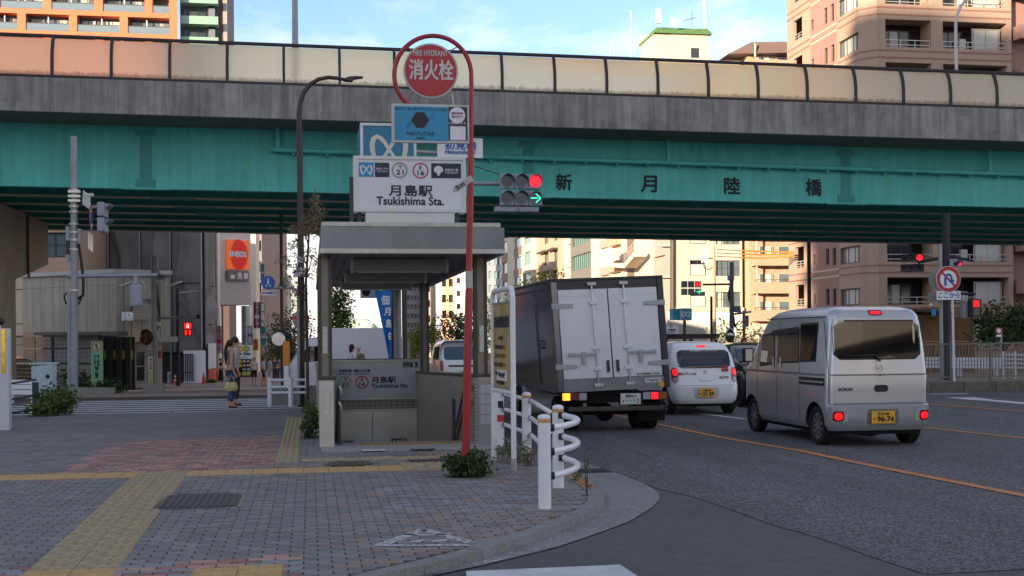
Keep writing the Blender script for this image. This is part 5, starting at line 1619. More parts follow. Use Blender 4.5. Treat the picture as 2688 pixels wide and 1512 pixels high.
tpx(mb,PHy,'FIRE HYDRANT',1084,135,1174,150,dd_,.012); tpx(mb,PHy,'消火栓',1074,160,1188,212,dd_,.022); mb.build('lettering',mat('ivory_print',c(214,206,204),.5),dsc)
for a in (48,132,228,):
 x0_,y0_ = 1130 + 68 * math.cos(R(a)),188 - 68 * math.sin(R(a)); x1_,y1_ = cxh + rh * math.cos(R(a)),cyh - rh * math.sin(R(a))
 mb = MB(); mb.beam(hp(x0_,y0_),hp(x1_,y1_),.012,.012); mb.build('stay',RED,hy)
mb = MB()
for i in range(9): mb.ring(hp(1188 + i * .5,250 + i * 3.6),PHy.u,V((0,0,1)),.004,.008,8)
tag(mb.build('chain',STAIN,hy),kind='stuff')
# advertisement board
mb = MB(); rpx(mb,PHy,1028,275,1231,376,-.03,.03); ad = mb.build('advert_board',mat('advert_frame',c(196,198,196),.5,var=.1,vs=8),hy)
mb = MB(); rpx(mb,PHy,1035,281,1176,370,.0302,.034); mb.build('blue_panel',mat('advert_blue',c(40,146,190),.45,var=.12,vs=1.4),ad)
mb = MB(); rpx(mb,PHy,1176.5,282,1226,370,.0302,.034); mb.build('dark_panel',mat('advert_charcoal',c(44,44,58),.45),ad)
mb = MB(); rpx(mb,PHy,1181,333,1221,369,.0342,.036); cpx(mb,PHy,1199,304,21,.037); mb.build('white_patch',WHITE,ad)
mb = MB(); hx = [(1084,295),(1112,297),(1125,317),(1111,337),(1087,337),(1080,318)]
hx = [(1091,296),(1113,296),(1126,317),(1113,337),(1092,337),(1079,317)]
mb.poly([hp(x,y,.036) for x,y in hx][::-1]); mb.beam(hp(1068,337,.037),hp(1081,316,.037),.006,.004); mb.beam(hp(1125,317,.037),hp(1137,298,.037),.006,.004)
mb.build('hexagon_logo',INKD,ad)
mb = MB(); tpx(mb,PHy,'ボイトレ・ダンスのマンツーマンレッスンなら',1036,284,1172,292,.036,.02); tpx(mb,PHy,'NAYUTAS',1067,347,1139,356,.036,.02); tpx(mb,PHy,'月島校',1092,361,1115,367,.036,.02); mb.build('lettering',mat('advert_ink',c(20,46,78),.5),ad)
mb = MB(); tpx(mb,PHy,'無料体験',1184,296,1214,302,.0385,.03); tpx(mb,PHy,'受付中！',1184,305,1213,311,.0385,.03); mb.build('lettering',mat('magenta_print',c(160,60,130),.5),ad)
mb = MB(); tpx(mb,PHy,'ご予約はコチラ',1178,322,1221,328,.036,.02); mb.build('lettering',WHITE,ad)
# the tilted distance tag
mb = MB(); a_,b_ = hp(1238,468,.05),hp(1186,505,.05)
d_ = (b_ - a_).normalized(); n_ = V((d_.z,0,-d_.x))
pts_ = [a_ + n_ * .035,a_ - n_ * .035,b_ - n_ * .035 - d_ * .05,b_,b_ + n_ * .035 - d_ * .05]
mb.prism(pts_ if (pts_[1] - pts_[0]).cross(pts_[2] - pts_[1]).y > 0 else pts_[::-1],(0,.012,0)); tg = mb.build('distance_tag',mat('tag_grey',c(186,184,176),.5,var=.2,vs=14),hy)
mb = MB(); letters(mb,'3m',hp(1206,489,.058),-d_,V((-n_.x,0,-n_.z)) if n_.z < 0 else n_,.11,.05,.03); mb.build('lettering',INKD,tg)
# ================================================================== vehicles
SILVER = mat('silver_car_paint',c(186,188,191),.32,.6,coat=.5)
WHITEC = mat('white_car_paint',c(228,230,232),.3,coat=.6)
BLACKC = mat('black_car_paint',c(16,17,19),.2,coat=.8)
CGLASS = mat('tinted_car_glass',c(14,16,19),.03,spec=.9)
CGLASS2 = mat('clear_car_glass',c(54,62,64),.05,spec=.9,var=.4,vs=3)
RUBBER = mat('tyre_rubber',c(24,24,25),.85)
PLAST = mat('black_plastic',c(28,29,31),.55)
UNDER = mat('underbody',c(16,16,17),.9)
CHROME = mat('chrome',c(200,202,204),.12,1.0)
RIMS = mat('wheel_silver',c(176,178,180),.35,.8)
LAMPON = mat('brake_lamp_lit',c(130,8,12),.3,emit=.2,ecol=(1.0,.012,.02))
LAMPR = mat('red_lens',c(120,14,18),.15,spec=.8)
LAMPC = mat('clear_lens',c(170,170,170),.1,spec=.8)
LAMPA = mat('amber_lamp_lit',c(255,150,20),.3,emit=.55,ecol=(1.0,.33,.02))
PLATEY = mat('yellow_plate',c(222,168,44),.5)
PLATEW = mat('white_plate',c(206,208,204),.5)
def lin(tab,z):
 if z <= tab[0][0]: return tab[0][1:]
 for a,b in zip(tab,tab[1:]):
  if z <= b[0]:
   t = (z - a[0]) / (b[0] - a[0]); return tuple(x + (y - x) * t for x,y in zip(a[1:],b[1:]))
 return tab[-1][1:]
def outline(w,yr,yf,rr,rf,z,n=6):
 rr = min(rr,w * .9); rf = min(rf,w * .9)
 pts = []
 for cx_,cy_,r_,a0 in ((w - rr,yr + rr,rr,-90),(w - rf,yf - rf,rf,0),(-w + rf,yf - rf,rf,90),(-w + rr,yr + rr,rr,180)):
  for i in range(n + 1):
   a = R(a0 + 90 * i / n)
   pts.append(V((cx_ + r_ * math.cos(a),cy_ + r_ * math.sin(a),z)))
 return pts
def loft(tab,zs,mats,name,root,cuts=(),sharp=32):
 mb = MB(); rows = [outline(*lin(tab,z),z) for z in zs]
 mb.grid(rows,closed=True); mb.poly(rows[0][::-1]); mb.poly(rows[-1])
 o = mb.build(name,mats,root,**LS)
 if cuts:
  tmp = []
  ts = bpy.data.scenes.new('workbench'); ts.collection.objects.link(o); pr_ = o.parent; o.parent = None
  for (a,b,r_) in cuts:
   k = MB(); k.tube([a,b],r_,24)
   co = bpy.data.objects.new('cut',k.mesh('cut',UNDER)); ts.collection.objects.link(co); tmp.append(co)
   m_ = o.modifiers.new('b','BOOLEAN'); m_.object = co; m_.operation = 'DIFFERENCE'; m_.solver = 'EXACT'; m_.material_mode = 'TRANSFER'
  ts.view_layers[0].update()
  me = bpy.data.meshes.new_from_object(o.evaluated_get(ts.view_layers[0].depsgraph))
  o.modifiers.clear(); o.data = me
  for t_ in tmp: bpy.data.objects.remove(t_)
  o.parent = pr_; bpy.data.scenes.remove(ts)
  me.polygons.foreach_set('use_smooth',[True] * len(me.polygons))
 o.data.set_sharp_from_angle(angle=R(sharp))
 return o
def wheel(root,x,y,r,w,side,spokes=9,rim=None,name='wheel'):
 """tyre with a dished rim; side is -1 or 1, the outer face"""
 mb = MB(); xo = x + side * w / 2; xi = x - side * w / 2
 prof = [(xi,r * .6),(xi,r * .93),(xi + side * w * .12,r),(xo - side * w * .12,r),(xo,r * .93),(xo - side * .004,r * .72),(xo - side * .03,r * .66)]
 n = 28
 rows = [[V((px,y + pr * math.cos(2 * math.pi * i / n),r + pr * math.sin(2 * math.pi * i / n))) for i in range(n)] for px,pr in prof]
 if side > 0: rows = rows[::-1]
 mb.grid(rows,closed=True); mb.poly(rows[0] if side < 0 else rows[-1][::-1])
 wh = mb.build(name,RUBBER,root,**LW,auto=40)
 m2 = MB(); xr_ = xo - side * .025
 cen = V((xr_,y,r))
 m2.ring(cen,V((0,1,0)),V((0,0,1)),r * .56,r * .69,28); m2.disc(cen + V((side * .004,0,0)),V((0,1,0)),V((0,0,1)),r * .2,14)
 for i in range(spokes):
  a = 2 * math.pi * i / spokes; e = V((0,math.cos(a),math.sin(a))); f_ = V((0,-math.sin(a),math.cos(a)))
  m2.poly([cen + e * r * .16 - f_ * r * .05 + V((side * .003,0,0)),cen + e * r * .6 - f_ * r * .11,cen + e * r * .6 + f_ * r * .11,cen + e * r * .16 + f_ * r * .05 + V((side * .003,0,0))])
 m2.build('rim',rim or RIMS,wh,**LW)
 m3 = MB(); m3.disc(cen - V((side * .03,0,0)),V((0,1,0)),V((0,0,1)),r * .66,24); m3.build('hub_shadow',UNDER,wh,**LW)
 return wh
class Car:
 """helpers to trace parts of a car body from the picture onto its lofted surface"""
 def __init__(s,root,tab,k=1.0):
  s.o = V(root.location); s.tab = tab; s.root = root; s.k = k
 def rear(s,px,py,off=.004,guess=.1):
  for _ in range(4):
   p = (PY(px,py,s.o.y + guess * s.k) - s.o) / s.k
   w,yr,yf,rr,rf = lin(s.tab,p.z)
   ex = max(0,abs(p.x) - (w - rr)); guess = yr + rr - math.sqrt(max(0,rr * rr - min(ex,rr * .98) ** 2))
  return V((p.x,guess - off,p.z))
 def side(s,px,py,off=.004,sg=-1):
  xx = -.7
  for _ in range(4):
   p = (PX(px,py,s.o.x + xx * s.k) - s.o) / s.k
   w,yr,yf,rr,rf = lin(s.tab,p.z); xx = sg * w
  return V((sg * (w + off),p.y,p.z))
 def sx(s,y,z,off=.004,sg=-1):
  w = lin(s.tab,z)[0]; return V((sg * (w + off),y,z))
 def ry(s,x,z,off=.004):
  w,yr,yf,rr,rf = lin(s.tab,z)
  ex = max(0,abs(x) - (w - rr)); return V((x,yr + rr - math.sqrt(max(0,rr * rr - min(ex,rr * .98) ** 2)) - off,z))
def rgrid(car,x0,x1,z0,z1,off=.004,rad=.06,n=10,m=8):
 """rounded rectangle patch on the rear face"""
 rows = []
 for j in range(m + 1):
  t = j / m; z = z0 + (z1 - z0) * t
  e = min(z - z0,z1 - z); inset = 0 if e >= rad else rad - math.sqrt(max(0,rad * rad - (rad - e) ** 2))
  rows.append([car.ry(x0 + inset + (x1 - x0 - 2 * inset) * i / n,z,off) for i in range(n + 1)])
 return MB().grid(rows)
def sgrid(car,pts4,off=.004,n=6,m=6,sg=-1):
 """four-cornered patch (local y,z corners bl br tr tl) on the flank"""
 (a,b,c_,d) = pts4; rows = []
 for j in range(m + 1):
  t = j / m; l = (a[0] + (d[0] - a[0]) * t,a[1] + (d[1] - a[1]) * t); r_ = (b[0] + (c_[0] - b[0]) * t,b[1] + (c_[1] - b[1]) * t)
  rows.append([car.sx(l[0] + (r_[0] - l[0]) * i / n,l[1] + (r_[1] - l[1]) * i / n,off,sg) for i in range(n + 1)])
 return MB().grid(rows)
def plate(car,root,x,z,w,h,m_,top,kana,num,ink,off=.03):
 mb = MB(); p = car.ry(x,z,off); mb.box(x - w / 2,x + w / 2,p.y - .012,p.y,z - h / 2,z + h / 2)
 pl_ = mb.build('number_plate',m_,root,**LW,bevel=.006)
 mb = MB(); y_ = p.y - .0135
 letters(mb,top,(x,y_,z + h * .29),(1,0,0),(0,0,1),w * .5,h * .26,.03); letters(mb,num,(x + w * .09,y_,z - h * .14),(1,0,0),(0,0,1),w * .68,h * .42,.05)
 letters(mb,kana,(x - w * .38,y_,z - h * .14),(1,0,0),(0,0,1),w * .1,h * .2,.03)
 mb.build('characters',ink,pl_,**LW)
 return pl_
DKGREEN = mat('plate_green_ink',c(24,70,52),.6)

# ---- silver kei van
w0 = G(2150,1168,ROAD)
VK = 1.085
vo = V((w0.x + .68 * VK,w0.y - .47 * VK,ROAD))
van = thing('silver_van','silver kei van with high roof and yellow number plate, brake lights on','van',vo)
VT = [(.22,.68,.06,3.30,.12,.25),(.30,.725,.015,3.37,.12,.28),(.55,.7375,.0,3.395,.10,.30),(.575,.7375,.055,3.39,.10,.30),(.95,.7375,.05,3.37,.10,.28),(1.0,.73,.055,3.34,.10,.28),(1.06,.728,.06,3.24,.10,.28),(1.5,.69,.095,2.80,.11,.25),(1.68,.67,.115,2.58,.12,.22),(1.78,.655,.135,2.42,.13,.2),(1.85,.61,.185,2.22,.14,.2),(1.885,.53,.28,2.02,.16,.2),(1.905,.41,.43,1.82,.16,.2),(1.912,.22,.7,1.6,.12,.12)]
vc = Car(van,VT,VK); van.scale = (VK,VK,VK)
zs = [.22,.26,.30,.42,.55,.575,.75,.95,1.0,1.06,1.25,1.5,1.6,1.68,1.73,1.78,1.82,1.85,1.87,1.885,1.905,1.912]
loft(VT,zs,[SILVER,UNDER],'body',van,[((-.9,.49,.275),(-.47,.49,.275),.325),((.47,.49,.275),(.9,.49,.275),.325),((-.9,2.92,.275),(-.47,2.92,.275),.32),((.47,2.92,.275),(.9,2.92,.275),.32)])
MB().box(-.6,.6,.15,3.2,.16,.3).build('underbody',UNDER,van,**LW)
for x,s_ in ((-.63,-1),(.63,1)):
 for y in (.49,2.92): wheel(van,x,y,.268,.165,s_,9)
def rr_(px,py): return vc.rear(px,py)
a,b,c_,d = rr_(2181,847),rr_(2402,840),rr_(2418,936),rr_(2186,944)
gx0,gx1,gz0,gz1 = -.62,.60,(c_.z + d.z) / 2,(a.z + b.z) / 2
rgrid(vc,gx0 - .02,gx1 + .02,gz0 - .02,gz1 + .02,.003,.09).build('glass_seal',PLAST,van,**LS)
rws = []
for j in range(9):
 t_ = j / 8; z = gz0 + (gz1 - gz0) * t_; e = min(z - gz0,gz1 - z); ins = 0 if e >= .08 else .08 - math.sqrt(max(0,.0064 - (.08 - e) ** 2))
 yy = vc.ry(0,gz0,.008).y * (1 - t_) + vc.ry(0,gz1,.008).y * t_
 rws.append([V((gx0 + ins + (gx1 - gx0 - 2 * ins) * i / 4,yy,z)) for i in range(5)])
MB().grid(rws).build('rear_window',CGLASS,van,**LW)
# side windows traced on the flank
def quadpx(l): return [(lambda q: (q.y,q.z))(vc.side(px,py)) for px,py in l]
for nm,l in (('quarter_window',[(2140,944),(2103,945),(2104,855),(2147,851)]),('sliding_door_window',[(2096,947),(2043,948),(2046,872),(2097,868)]),('front_door_window',[(2032,950),(1996,957),(2004,884),(2033,876)])):
 q = quadpx(l)
 sgrid(vc,[(q[0][0] - .03,q[0][1] - .03),(q[1][0] + .03,q[1][1] - .03),(q[2][0] + .03,q[2][1] + .03),(q[3][0] - .03,q[3][1] + .03)],.003).build('window_seal',PLAST,van,**LS)
 sgrid(vc,q,.007).build(nm,CGLASS if nm[0] == 'q' else CGLASS2,van,**LS)
q = quadpx([(2100,872),(2030,882),(2031,868),(2102,857)]); sgrid(vc,q,.03).build('rain_visor',PLAST,van,**LS)
# right flank glass
for y0,y1 in ((.3,.95),(1.05,1.8),(1.9,2.55)): sgrid(vc,[(y0,1.28),(y1,1.28),(y1 - .05,1.7),(y0 + .02,1.7)],.006,sg=1).build('side_window',CGLASS,van,**LS)
# windscreen
rows = []
for j in range(7):
 z = 1.1 + .52 * j / 6; w,yr,yf,rr,rf = lin(VT,z); rows.append([V((-w * .86 + 2 * w * .86 * i / 8,yf + .006 - .02 * abs(i - 4) / 4,z)) for i in range(9)])
MB().grid(rows[::-1]).build('windscreen',CGLASS,van,**LS)
# shut lines and crease
SHUT = mat('shut_line',c(40,41,44),.7)
def vline(l,wd=.006):
 mb = MB()
 for a,b in zip(l,l[1:]): mb.beam(a,b,wd,wd)
 return mb
vl = lambda y,z0,z1: [vc.sx(y,z0 + (z1 - z0) * i / 8,.001) for i in range(9)]
for y in (1.02,1.86,2.66): vline(vl(y,.34,1.72)).build('door_gap',SHUT,van,**LW)
vline([vc.sx(y,1.76,.001) for y in (.25,1.0,1.8,2.4)],.012).build('roof_gutter',SHUT,van,**LW)
sgrid(vc,[(.13,.955),(3.2,.955),(3.15,.985),(.13,.985)],.004).build('side_crease',mat('silver_shadow_strip',c(120,121,124),.4,.6),van,**LW)
sgrid(vc,[(.14,.82),(1.0,.82),(1.0,.93),(.14,.93)],.003).build('slide_rail',PLAST,van,**LW)
sgrid(vc,[(.16,.86),(.98,.86),(.98,.885),(.16,.885)],.012).build('rail_channel',SILVER,van,**LW)
for y in (2.0,1.72):
 sgrid(vc,[(y - .05,1.04),(y + .05,1.04),(y + .05,1.18),(y - .05,1.18)],.003).build('handle_recess',PLAST,van,**LW)
 m_ = MB(); p_ = vc.sx(y,1.1); m_.box(p_.x - .018,p_.x + .004,y - .02,y + .02,1.03,1.19); m_.build('door_handle',SILVER,van,**LW,bevel=.008)
m_ = MB(); m_.box(-.92,-.76,2.72,2.84,1.1,1.32); m_.build('wing_mirror',PLAST,van,**LW,bevel=.03)
m_ = MB(); m_.box(-.9,-.78,2.712,2.719,1.12,1.3); m_.build('mirror_glass',CHROME,van,**LW)
m_ = MB(); m_.box(.76,.92,2.72,2.84,1.1,1.32); m_.build('wing_mirror',PLAST,van,**LW,bevel=.03)
# tailgate furniture
vline([vc.ry(-.70 + 1.4 * i / 20,.585,.001) for i in range(21)],.008).build('tailgate_gap',SHUT,van,**LW)
for x in (-.705,.705): vline([vc.ry(x,.6 + .1 * i,.001) for i in range(12)],.007).build('tailgate_gap',SHUT,van,**LW)
vline([vc.ry(-.70 + 1.4 * i / 20,.972,.002) for i in range(21)],.02).build('tailgate_crease',MATS['silver_shadow_strip'],van,**LW)
def rpatch(px0,py0,px1,py1,m_,nm,off=.008,rad=.02,root=van,car=vc):
 a,b = car.rear(px0,py1),car.rear(px1,py0)
 p_ = rgrid(car,a.x,b.x,a.z,b.z,off,rad,6,5).build(nm,m_,root,**LS); return p_
for x0,x1,r0,r1 in ((-.69,-.46,-.685,-.53),(.49,.705,.555,.70)):
 rgrid(vc,x0,x1,.345,.495,.010,.015,8,5).build('tail_lamp',LAMPC,van,**LS)
 rgrid(vc,r0,r1,.352,.488,.016,.02,8,5).build('red_lens',LAMPR,van,**LS)
 rgrid(vc,r0 + .02,r1 - .02,.372,.468,.021,.03,8,5).build('brake_lamp',LAMPON,van,**LS)
rgrid(vc,-.1,.1,1.775,1.85,.004,.03,6,6).build('lamp_recess',PLAST,van,**LS); rgrid(vc,-.08,.08,1.79,1.835,.010,.02,6,5).build('high_brake_lamp',LAMPON,van,**LS)
rpatch(2295,1010,2331,1029,PLAST,'tailgate_handle',.006,.03)
p_ = rr_(2308,965); m_ = MB(); m_.ring(p_ - V((0,.012,0)),V((1,0,0)),V((0,0,1)),.042,.054,24); m_.build('emblem_ring',CHROME,van,**LW)
m_ = MB(); e_ = p_ - V((0,.012,0)); ribpts = [(-.045,.012),(-.025,.016),(0,-.014),(.025,.016),(.045,.012)]
for (a,b),(c1,d1) in zip(ribpts,ribpts[1:]): m_.beam(e_ + V((a,0,b)),e_ + V((c1,0,d1)),.006,.01)
m_.build('emblem_wings',CHROME,van,**LW)
p_ = rr_(2310,985); m_ = MB(); m_.disc(p_ - V((0,.004,0)),(1,0,0),(0,0,1),.013,12); m_.build('key_lock',PLAST,van,**LW)
m_ = MB(); a,b = rr_(2200,1023),rr_(2237,1022); letters(m_,'SCRUM',(a + b) / 2 - V((0,.008,0)),(1,0,0),(0,0,1),.2,.04,.04); m_.build('badge',mat('badge_grey',c(70,72,76),.3,.6),van,**LW)
q0,q1,q2 = rr_(2308,947),rr_(2295,932),rr_(2216,934)
m_ = MB(); m_.tube([q0 - V((0,.03,0)),q1 - V((0,.04,0)),q2 - V((0,.025,0))],[.016,.011,.006],6); m_.build('rear_wiper',PLAST,van,**LW)
a,b = rr_(2281,1113),rr_(2352,1077)
rgrid(vc,a.x - .03,b.x + .04,a.z - .02,b.z + .02,.003,.02,6,4).build('plate_recess',MATS['silver_shadow_strip'],van,**LW)
plate(vc,van,(a.x + b.x) / 2,(a.z + b.z) / 2,.34,.17,PLATEY,'足立480','そ','96-74',INKD,.018)
for px,py in ((2199,1071),(2257,1067),(2372,1062)):
 p_ = rr_(px,py); m_ = MB(); m_.disc(p_ - V((0,.004,0)),(1,0,0),(0,0,1),.012,10); m_.build('parking_sensor',SILVER,van,**LW)
p_ = rr_(2392,845); m_ = MB(); rgrid(vc,gx1 - .09,gx1 - .06,gz1 - .3,gz1 - .02,.012,.01,2,4).build('window_sticker',mat('window_sticker',c(196,186,150),.6),van,**LW)
m_ = MB(); m_.tube([(-.3,.3,.2),(.0,.25,.17),(.15,.3,.2)],.05,8); m_.build('exhaust',UNDER,van,**LW)

# ---- white hatchback
w1 = G(1913,1085,ROAD)
ho = V((w1.x - .66,w1.y - .52,ROAD))
hat = thing('white_hatchback','white kei hatchback with yellow plate beside the box truck, brake lights on','car',ho)
HT_ = [(.24,.66,.10,3.28,.2,.3),(.32,.715,.03,3.36,.22,.34),(.45,.735,.0,3.39,.22,.36),(.60,.735,.0,3.39,.22,.36),(.66,.735,.05,3.38,.2,.34),(.86,.73,.10,3.30,.18,.3),(1.0,.715,.13,2.9,.17,.3),(1.25,.66,.22,2.35,.16,.3),(1.42,.60,.33,2.0,.16,.3),(1.48,.55,.42,1.85,.18,.3),(1.515,.44,.6,1.65,.16,.2),(1.525,.25,.8,1.5,.12,.12)]
hc = Car(hat,HT_)
loft(HT_,[.24,.28,.32,.38,.45,.52,.60,.66,.75,.86,.93,1.0,1.12,1.25,1.34,1.42,1.45,1.48,1.5,1.515,1.525],[WHITEC,UNDER],'body',hat,[((-.9,.52,.28),(-.46,.52,.28),.31),((.46,.52,.28),(.9,.52,.28),.31),((-.9,2.9,.28),(-.46,2.9,.28),.31),((.46,2.9,.28),(.9,2.9,.28),.31)])
MB().box(-.6,.6,.2,3.1,.18,.35).build('underbody',UNDER,hat,**LW)
for x,s_ in ((-.64,-1),(.64,1)):
 for y in (.52,2.9): wheel(hat,x,y,.275,.16,s_,7)
rgrid(hc,-.565,.565,.98,1.35,.016,.09,12,8).build('rear_window',CGLASS,hat,**LS)
for sg in (-1,1):
 for y0,y1 in ((.75,1.35),(1.42,2.05)): sgrid(hc,[(y0,.98),(y1,.98),(y1 - .08,1.34),(y0 + .05,1.34)],.006,sg=sg).build('side_window',CGLASS,hat,**LS)
for sg in (-1,1):
 x0,x1 = (.575,.705) if sg > 0 else (-.705,-.575)
 rgrid(hc,x0,x1,.68,.99,.01,.05,6,6).build('tail_lamp',LAMPR,hat,**LS)
 rgrid(hc,x0 + .02,x1 - .02,.82,.97,.016,.04,5,5).build('brake_lamp',LAMPON,hat,**LS)
 rgrid(hc,x0 + .02,x1 - .02,.70,.79,.016,.02,5,4).build('reverse_lamp',LAMPC,hat,**LS)
rgrid(hc,-.1,.1,1.41,1.45,.008,.015).build('high_brake_lamp',LAMPON,hat,**LW)
vline([hc.ry(-.62 + 1.24 * i / 16,.62,.001) for i in range(17)],.008).build('tailgate_gap',SHUT,hat,**LW)
rgrid(hc,-.27,.27,.34,.62,.003,.08,6,6).build('plate_recess',mat('white_recess',c(182,186,190),.4),hat,**LS)
plate(hc,hat,.0,.47,.34,.18,PLATEY,'江東580','あ','21-59',INKD,.016)
rgrid(hc,-.13,.13,.72,.82,.02,.03,5,4).build('tailgate_handle',WHITEC,hat,**LS)
m_ = MB(); p_ = hc.ry(0,.9,.012)
for i,(a,b,c1,d1) in enumerate(((-.03,.02,.035,-.005),(-.03,-.02,.035,.005),(-.035,.02,.03,.04),(.035,-.02,-.03,-.04))): m_.beam(p_ + V((a,0,b)),p_ + V((c1,0,d1)),.008,.012)
m_.build('emblem',CHROME,hat,**LW)
m_ = MB(); letters(m_,'ALTO',hc.ry(.4,.78,.012),(1,0,0),(0,0,1),.2,.045,.04); m_.build('badge',INKD,hat,**LW)
m_ = MB(); letters(m_,'メディセオ',hc.ry(-.33,.86,.012),(1,0,0),(0,0,1),.3,.06,.03); m_.build('company_name',INKD,hat,**LW)
m_ = MB(); p_ = hc.ry(-.53,.86,.012)
for i in range(3): m_.beam(p_ + V((-.04,0,.03 * (i - 1))),p_ + V((.04,0,-.03 * (i - 1))),.01,.018)
m_.build('company_mark',mat('logo_red',c(190,40,46),.5),hat,**LW)
m_ = MB(); letters(m_,'安全運転オーケストラ',hc.ry(.02,1.33,.02),(1,0,0),(0,0,1),.6,.05,.02); m_.build('window_lettering',WHITE,hat,**LW)
for i in range(2):
 for j in range(2):
  p_ = hc.ry(.40 + i * .075,.93 + j * .07,.01); MB().box(p_.x - .034,p_.x + .034,p_.y - .006,p_.y,p_.z - .032,p_.z + .032).build('red_sticker',MATS['logo_red'],hat,**LW)
p_ = hc.ry(-.57,1.03,.012); m_ = MB(); m_.disc(p_,(1,0,0),(0,0,1),.045,16); m_.build('round_sticker',WHITE,hat,**LW)

# ---- refrigerated box truck
t0_ = G(1653,1124,ROAD)
to = V((t0_.x - .46,t0_.y - .75,ROAD))
trk = thing('box_truck','white doored refrigerated box truck with dark steel sides, amber indicator lit','truck',to)
LEAN = math.tan(R(3.8))
def tb(mb):                                   # the body leans to the kerb side
 mb.v = [(x - (z - .73) * LEAN,y,z + x * .035) for x,y,z in mb.v]; return mb
BXW,BZ0,BZ1,BL = .985,.74,2.62,4.3
STEELM = mat('polished_box_side',c(112,113,118),.16,.9,var=.2,vs=1.2,rvar=.05)
DOORW = mat('white_truck_door',c(222,226,228),.45,var=.05,vs=2,coat=.15)
HINGE = mat('pale_hinge_steel',c(168,172,174),.5,.3)
TRIMK = mat('dark_truck_trim',c(60,62,68),.35,.5)
mb = MB(); mb.box(-BXW,BXW,.06,BL,BZ0,BZ1); bx_ = tb(mb).build('box_body',STEELM,trk,**LW)
mb = MB(); mb.box(-BXW - .02,BXW + .02,.02,BL + .02,BZ1 + .001,BZ1 + .05); tb(mb).build('roof_edge',TRIMK,trk,**LW,bevel=.01)
mb = MB(); mb.box(-BXW + .1,BXW - .1,.03,.059,BZ1 - .14,BZ1 - .001); tb(mb).build('header_rail',TRIMK,trk,**LW)
for sx in (-1,1):
 mb = MB(); x0,x1 = sorted((sx * (BXW - .1),sx * (BXW + .012))); mb.box(x0,x1,.0,.055,BZ0 - .02,BZ1); tb(mb).build('corner_post',STEELM if sx < 0 else TRIMK,trk,**LW,bevel=.012)
mb = MB(); mb.box(-BXW + .1,BXW - .1,.01,.058,BZ0 - .02,BZ0 + .19); tb(mb).build('sill_rail',mat('steel_sill',c(120,126,134),.3,.8,var=.2,vs=3),trk,**LW)
for k,(x0,x1) in enumerate(((-.875,-.012),(.012,.875))):
 mb = MB(); mb.box(x0,x1,.015,.05,BZ0 + .2,BZ1 - .15); dr = tb(mb).build('rear_door',DOORW,trk,**LW,bevel=.008)
 mb = MB(); z0,z1 = BZ0 + .27,BZ1 - .24; a,b = x0 + .08,x1 - .08
 for q in ((a,b,z1 - .015,z1),(a,b,z0,z0 + .015),(a,a + .015,z0,z1),(b - .015,b,z0,z1)): mb.box(q[0],q[1],.008,.016,q[2],q[3])
 tag(tb(mb).build('raised_border',DOORW,dr,**LW),kind='stuff')
 xr_ = -.28 if k == 0 else .28
 mb = MB(); mb.tube([(xr_,-.012,BZ0 + .06),(xr_,-.012,BZ1 - .05)],.018,8); tb(mb).build('lock_rod',DOORW,dr,**LS)
 for zz in (BZ1 - .38,BZ0 + .72,BZ0 + .36): mb = MB(); mb.box(xr_ - .07,xr_ + .07,-.035,.014,zz - .03,zz + .03); tb(mb).build('rod_clamp',DOORW,dr,**LW,bevel=.01)
 for zz in (BZ0 + .08,BZ1 - .06): mb = MB(); mb.box(xr_ - .08,xr_ + .08,-.04,.012,zz - .03,zz + .03); tb(mb).build('cam_lock',STAINL,dr,**LW,bevel=.01)
 s_ = -1 if k == 0 else 1
 xh0,xh1 = sorted((xr_,xr_ + s_ * .42))
 mb = MB(); mb.box(xh0,xh1,-.045,-.02,BZ0 + .6,BZ0 + .64); xm = xr_ + s_ * .22; mb.box(xm - .035,xm + .035,-.04,.014,BZ0 + .45,BZ0 + .66); xe = xr_ + s_ * .38; mb.box(min(xe,xe + s_ * .12),max(xe,xe + s_ * .12),-.05,-.02,BZ0 + .59,BZ0 + .65)
 tb(mb).build('door_handle',HINGE,dr,**LW,bevel=.006)
 for zz in (BZ0 + .42,BZ1 - .42):
  xo = sorted((s_ * (BXW + .02),s_ * (BXW - .36)))
  mb = MB(); mb.prism([V((xo[0],.012,zz - .05 if s_ < 0 else zz - .03)),V((xo[1],.012,zz - .03 if s_ < 0 else zz - .05)),V((xo[1],.012,zz + .03 if s_ < 0 else zz + .05)),V((xo[0],.012,zz + .05 if s_ < 0 else zz + .03))][::-1],(0,-.02,0)); hg = tb(mb).build('hinge',HINGE,dr,**LW,bevel=.004)
 mb = MB(); mb.box(s_ * .085 - .025,s_ * .085 + .025,-.02,.014,BZ0 + .3,BZ0 + .5); tb(mb).build('latch',TRIMK,dr,**LW)
mb = MB(); letters(mb,'最大積載量 2000kg',(.62,.006,BZ0 + .235),(1,0,0),(0,0,1),.42,.035,.02); tb(mb).build('load_text',INKD,trk,**LW)
mb = MB(); mb.box(.55,.84,-.002,.009,BZ0 + .08,BZ0 + .16); lb = tb(mb).build('maker_plate',PLATEW,trk,**LW)
mb = MB(); letters(mb,'Toprec',(.69,-.005,BZ0 + .12),(1,0,0),(0,0,1),.22,.05,.03); tb(mb).build('maker_text',INKD,lb,**LW)
mb = MB(); mb.disc((.84,.0,BZ0 + .04),(1,0,0),(0,0,1),.05,16); tb(mb).build('round_sticker',PLATEY,trk,**LW)
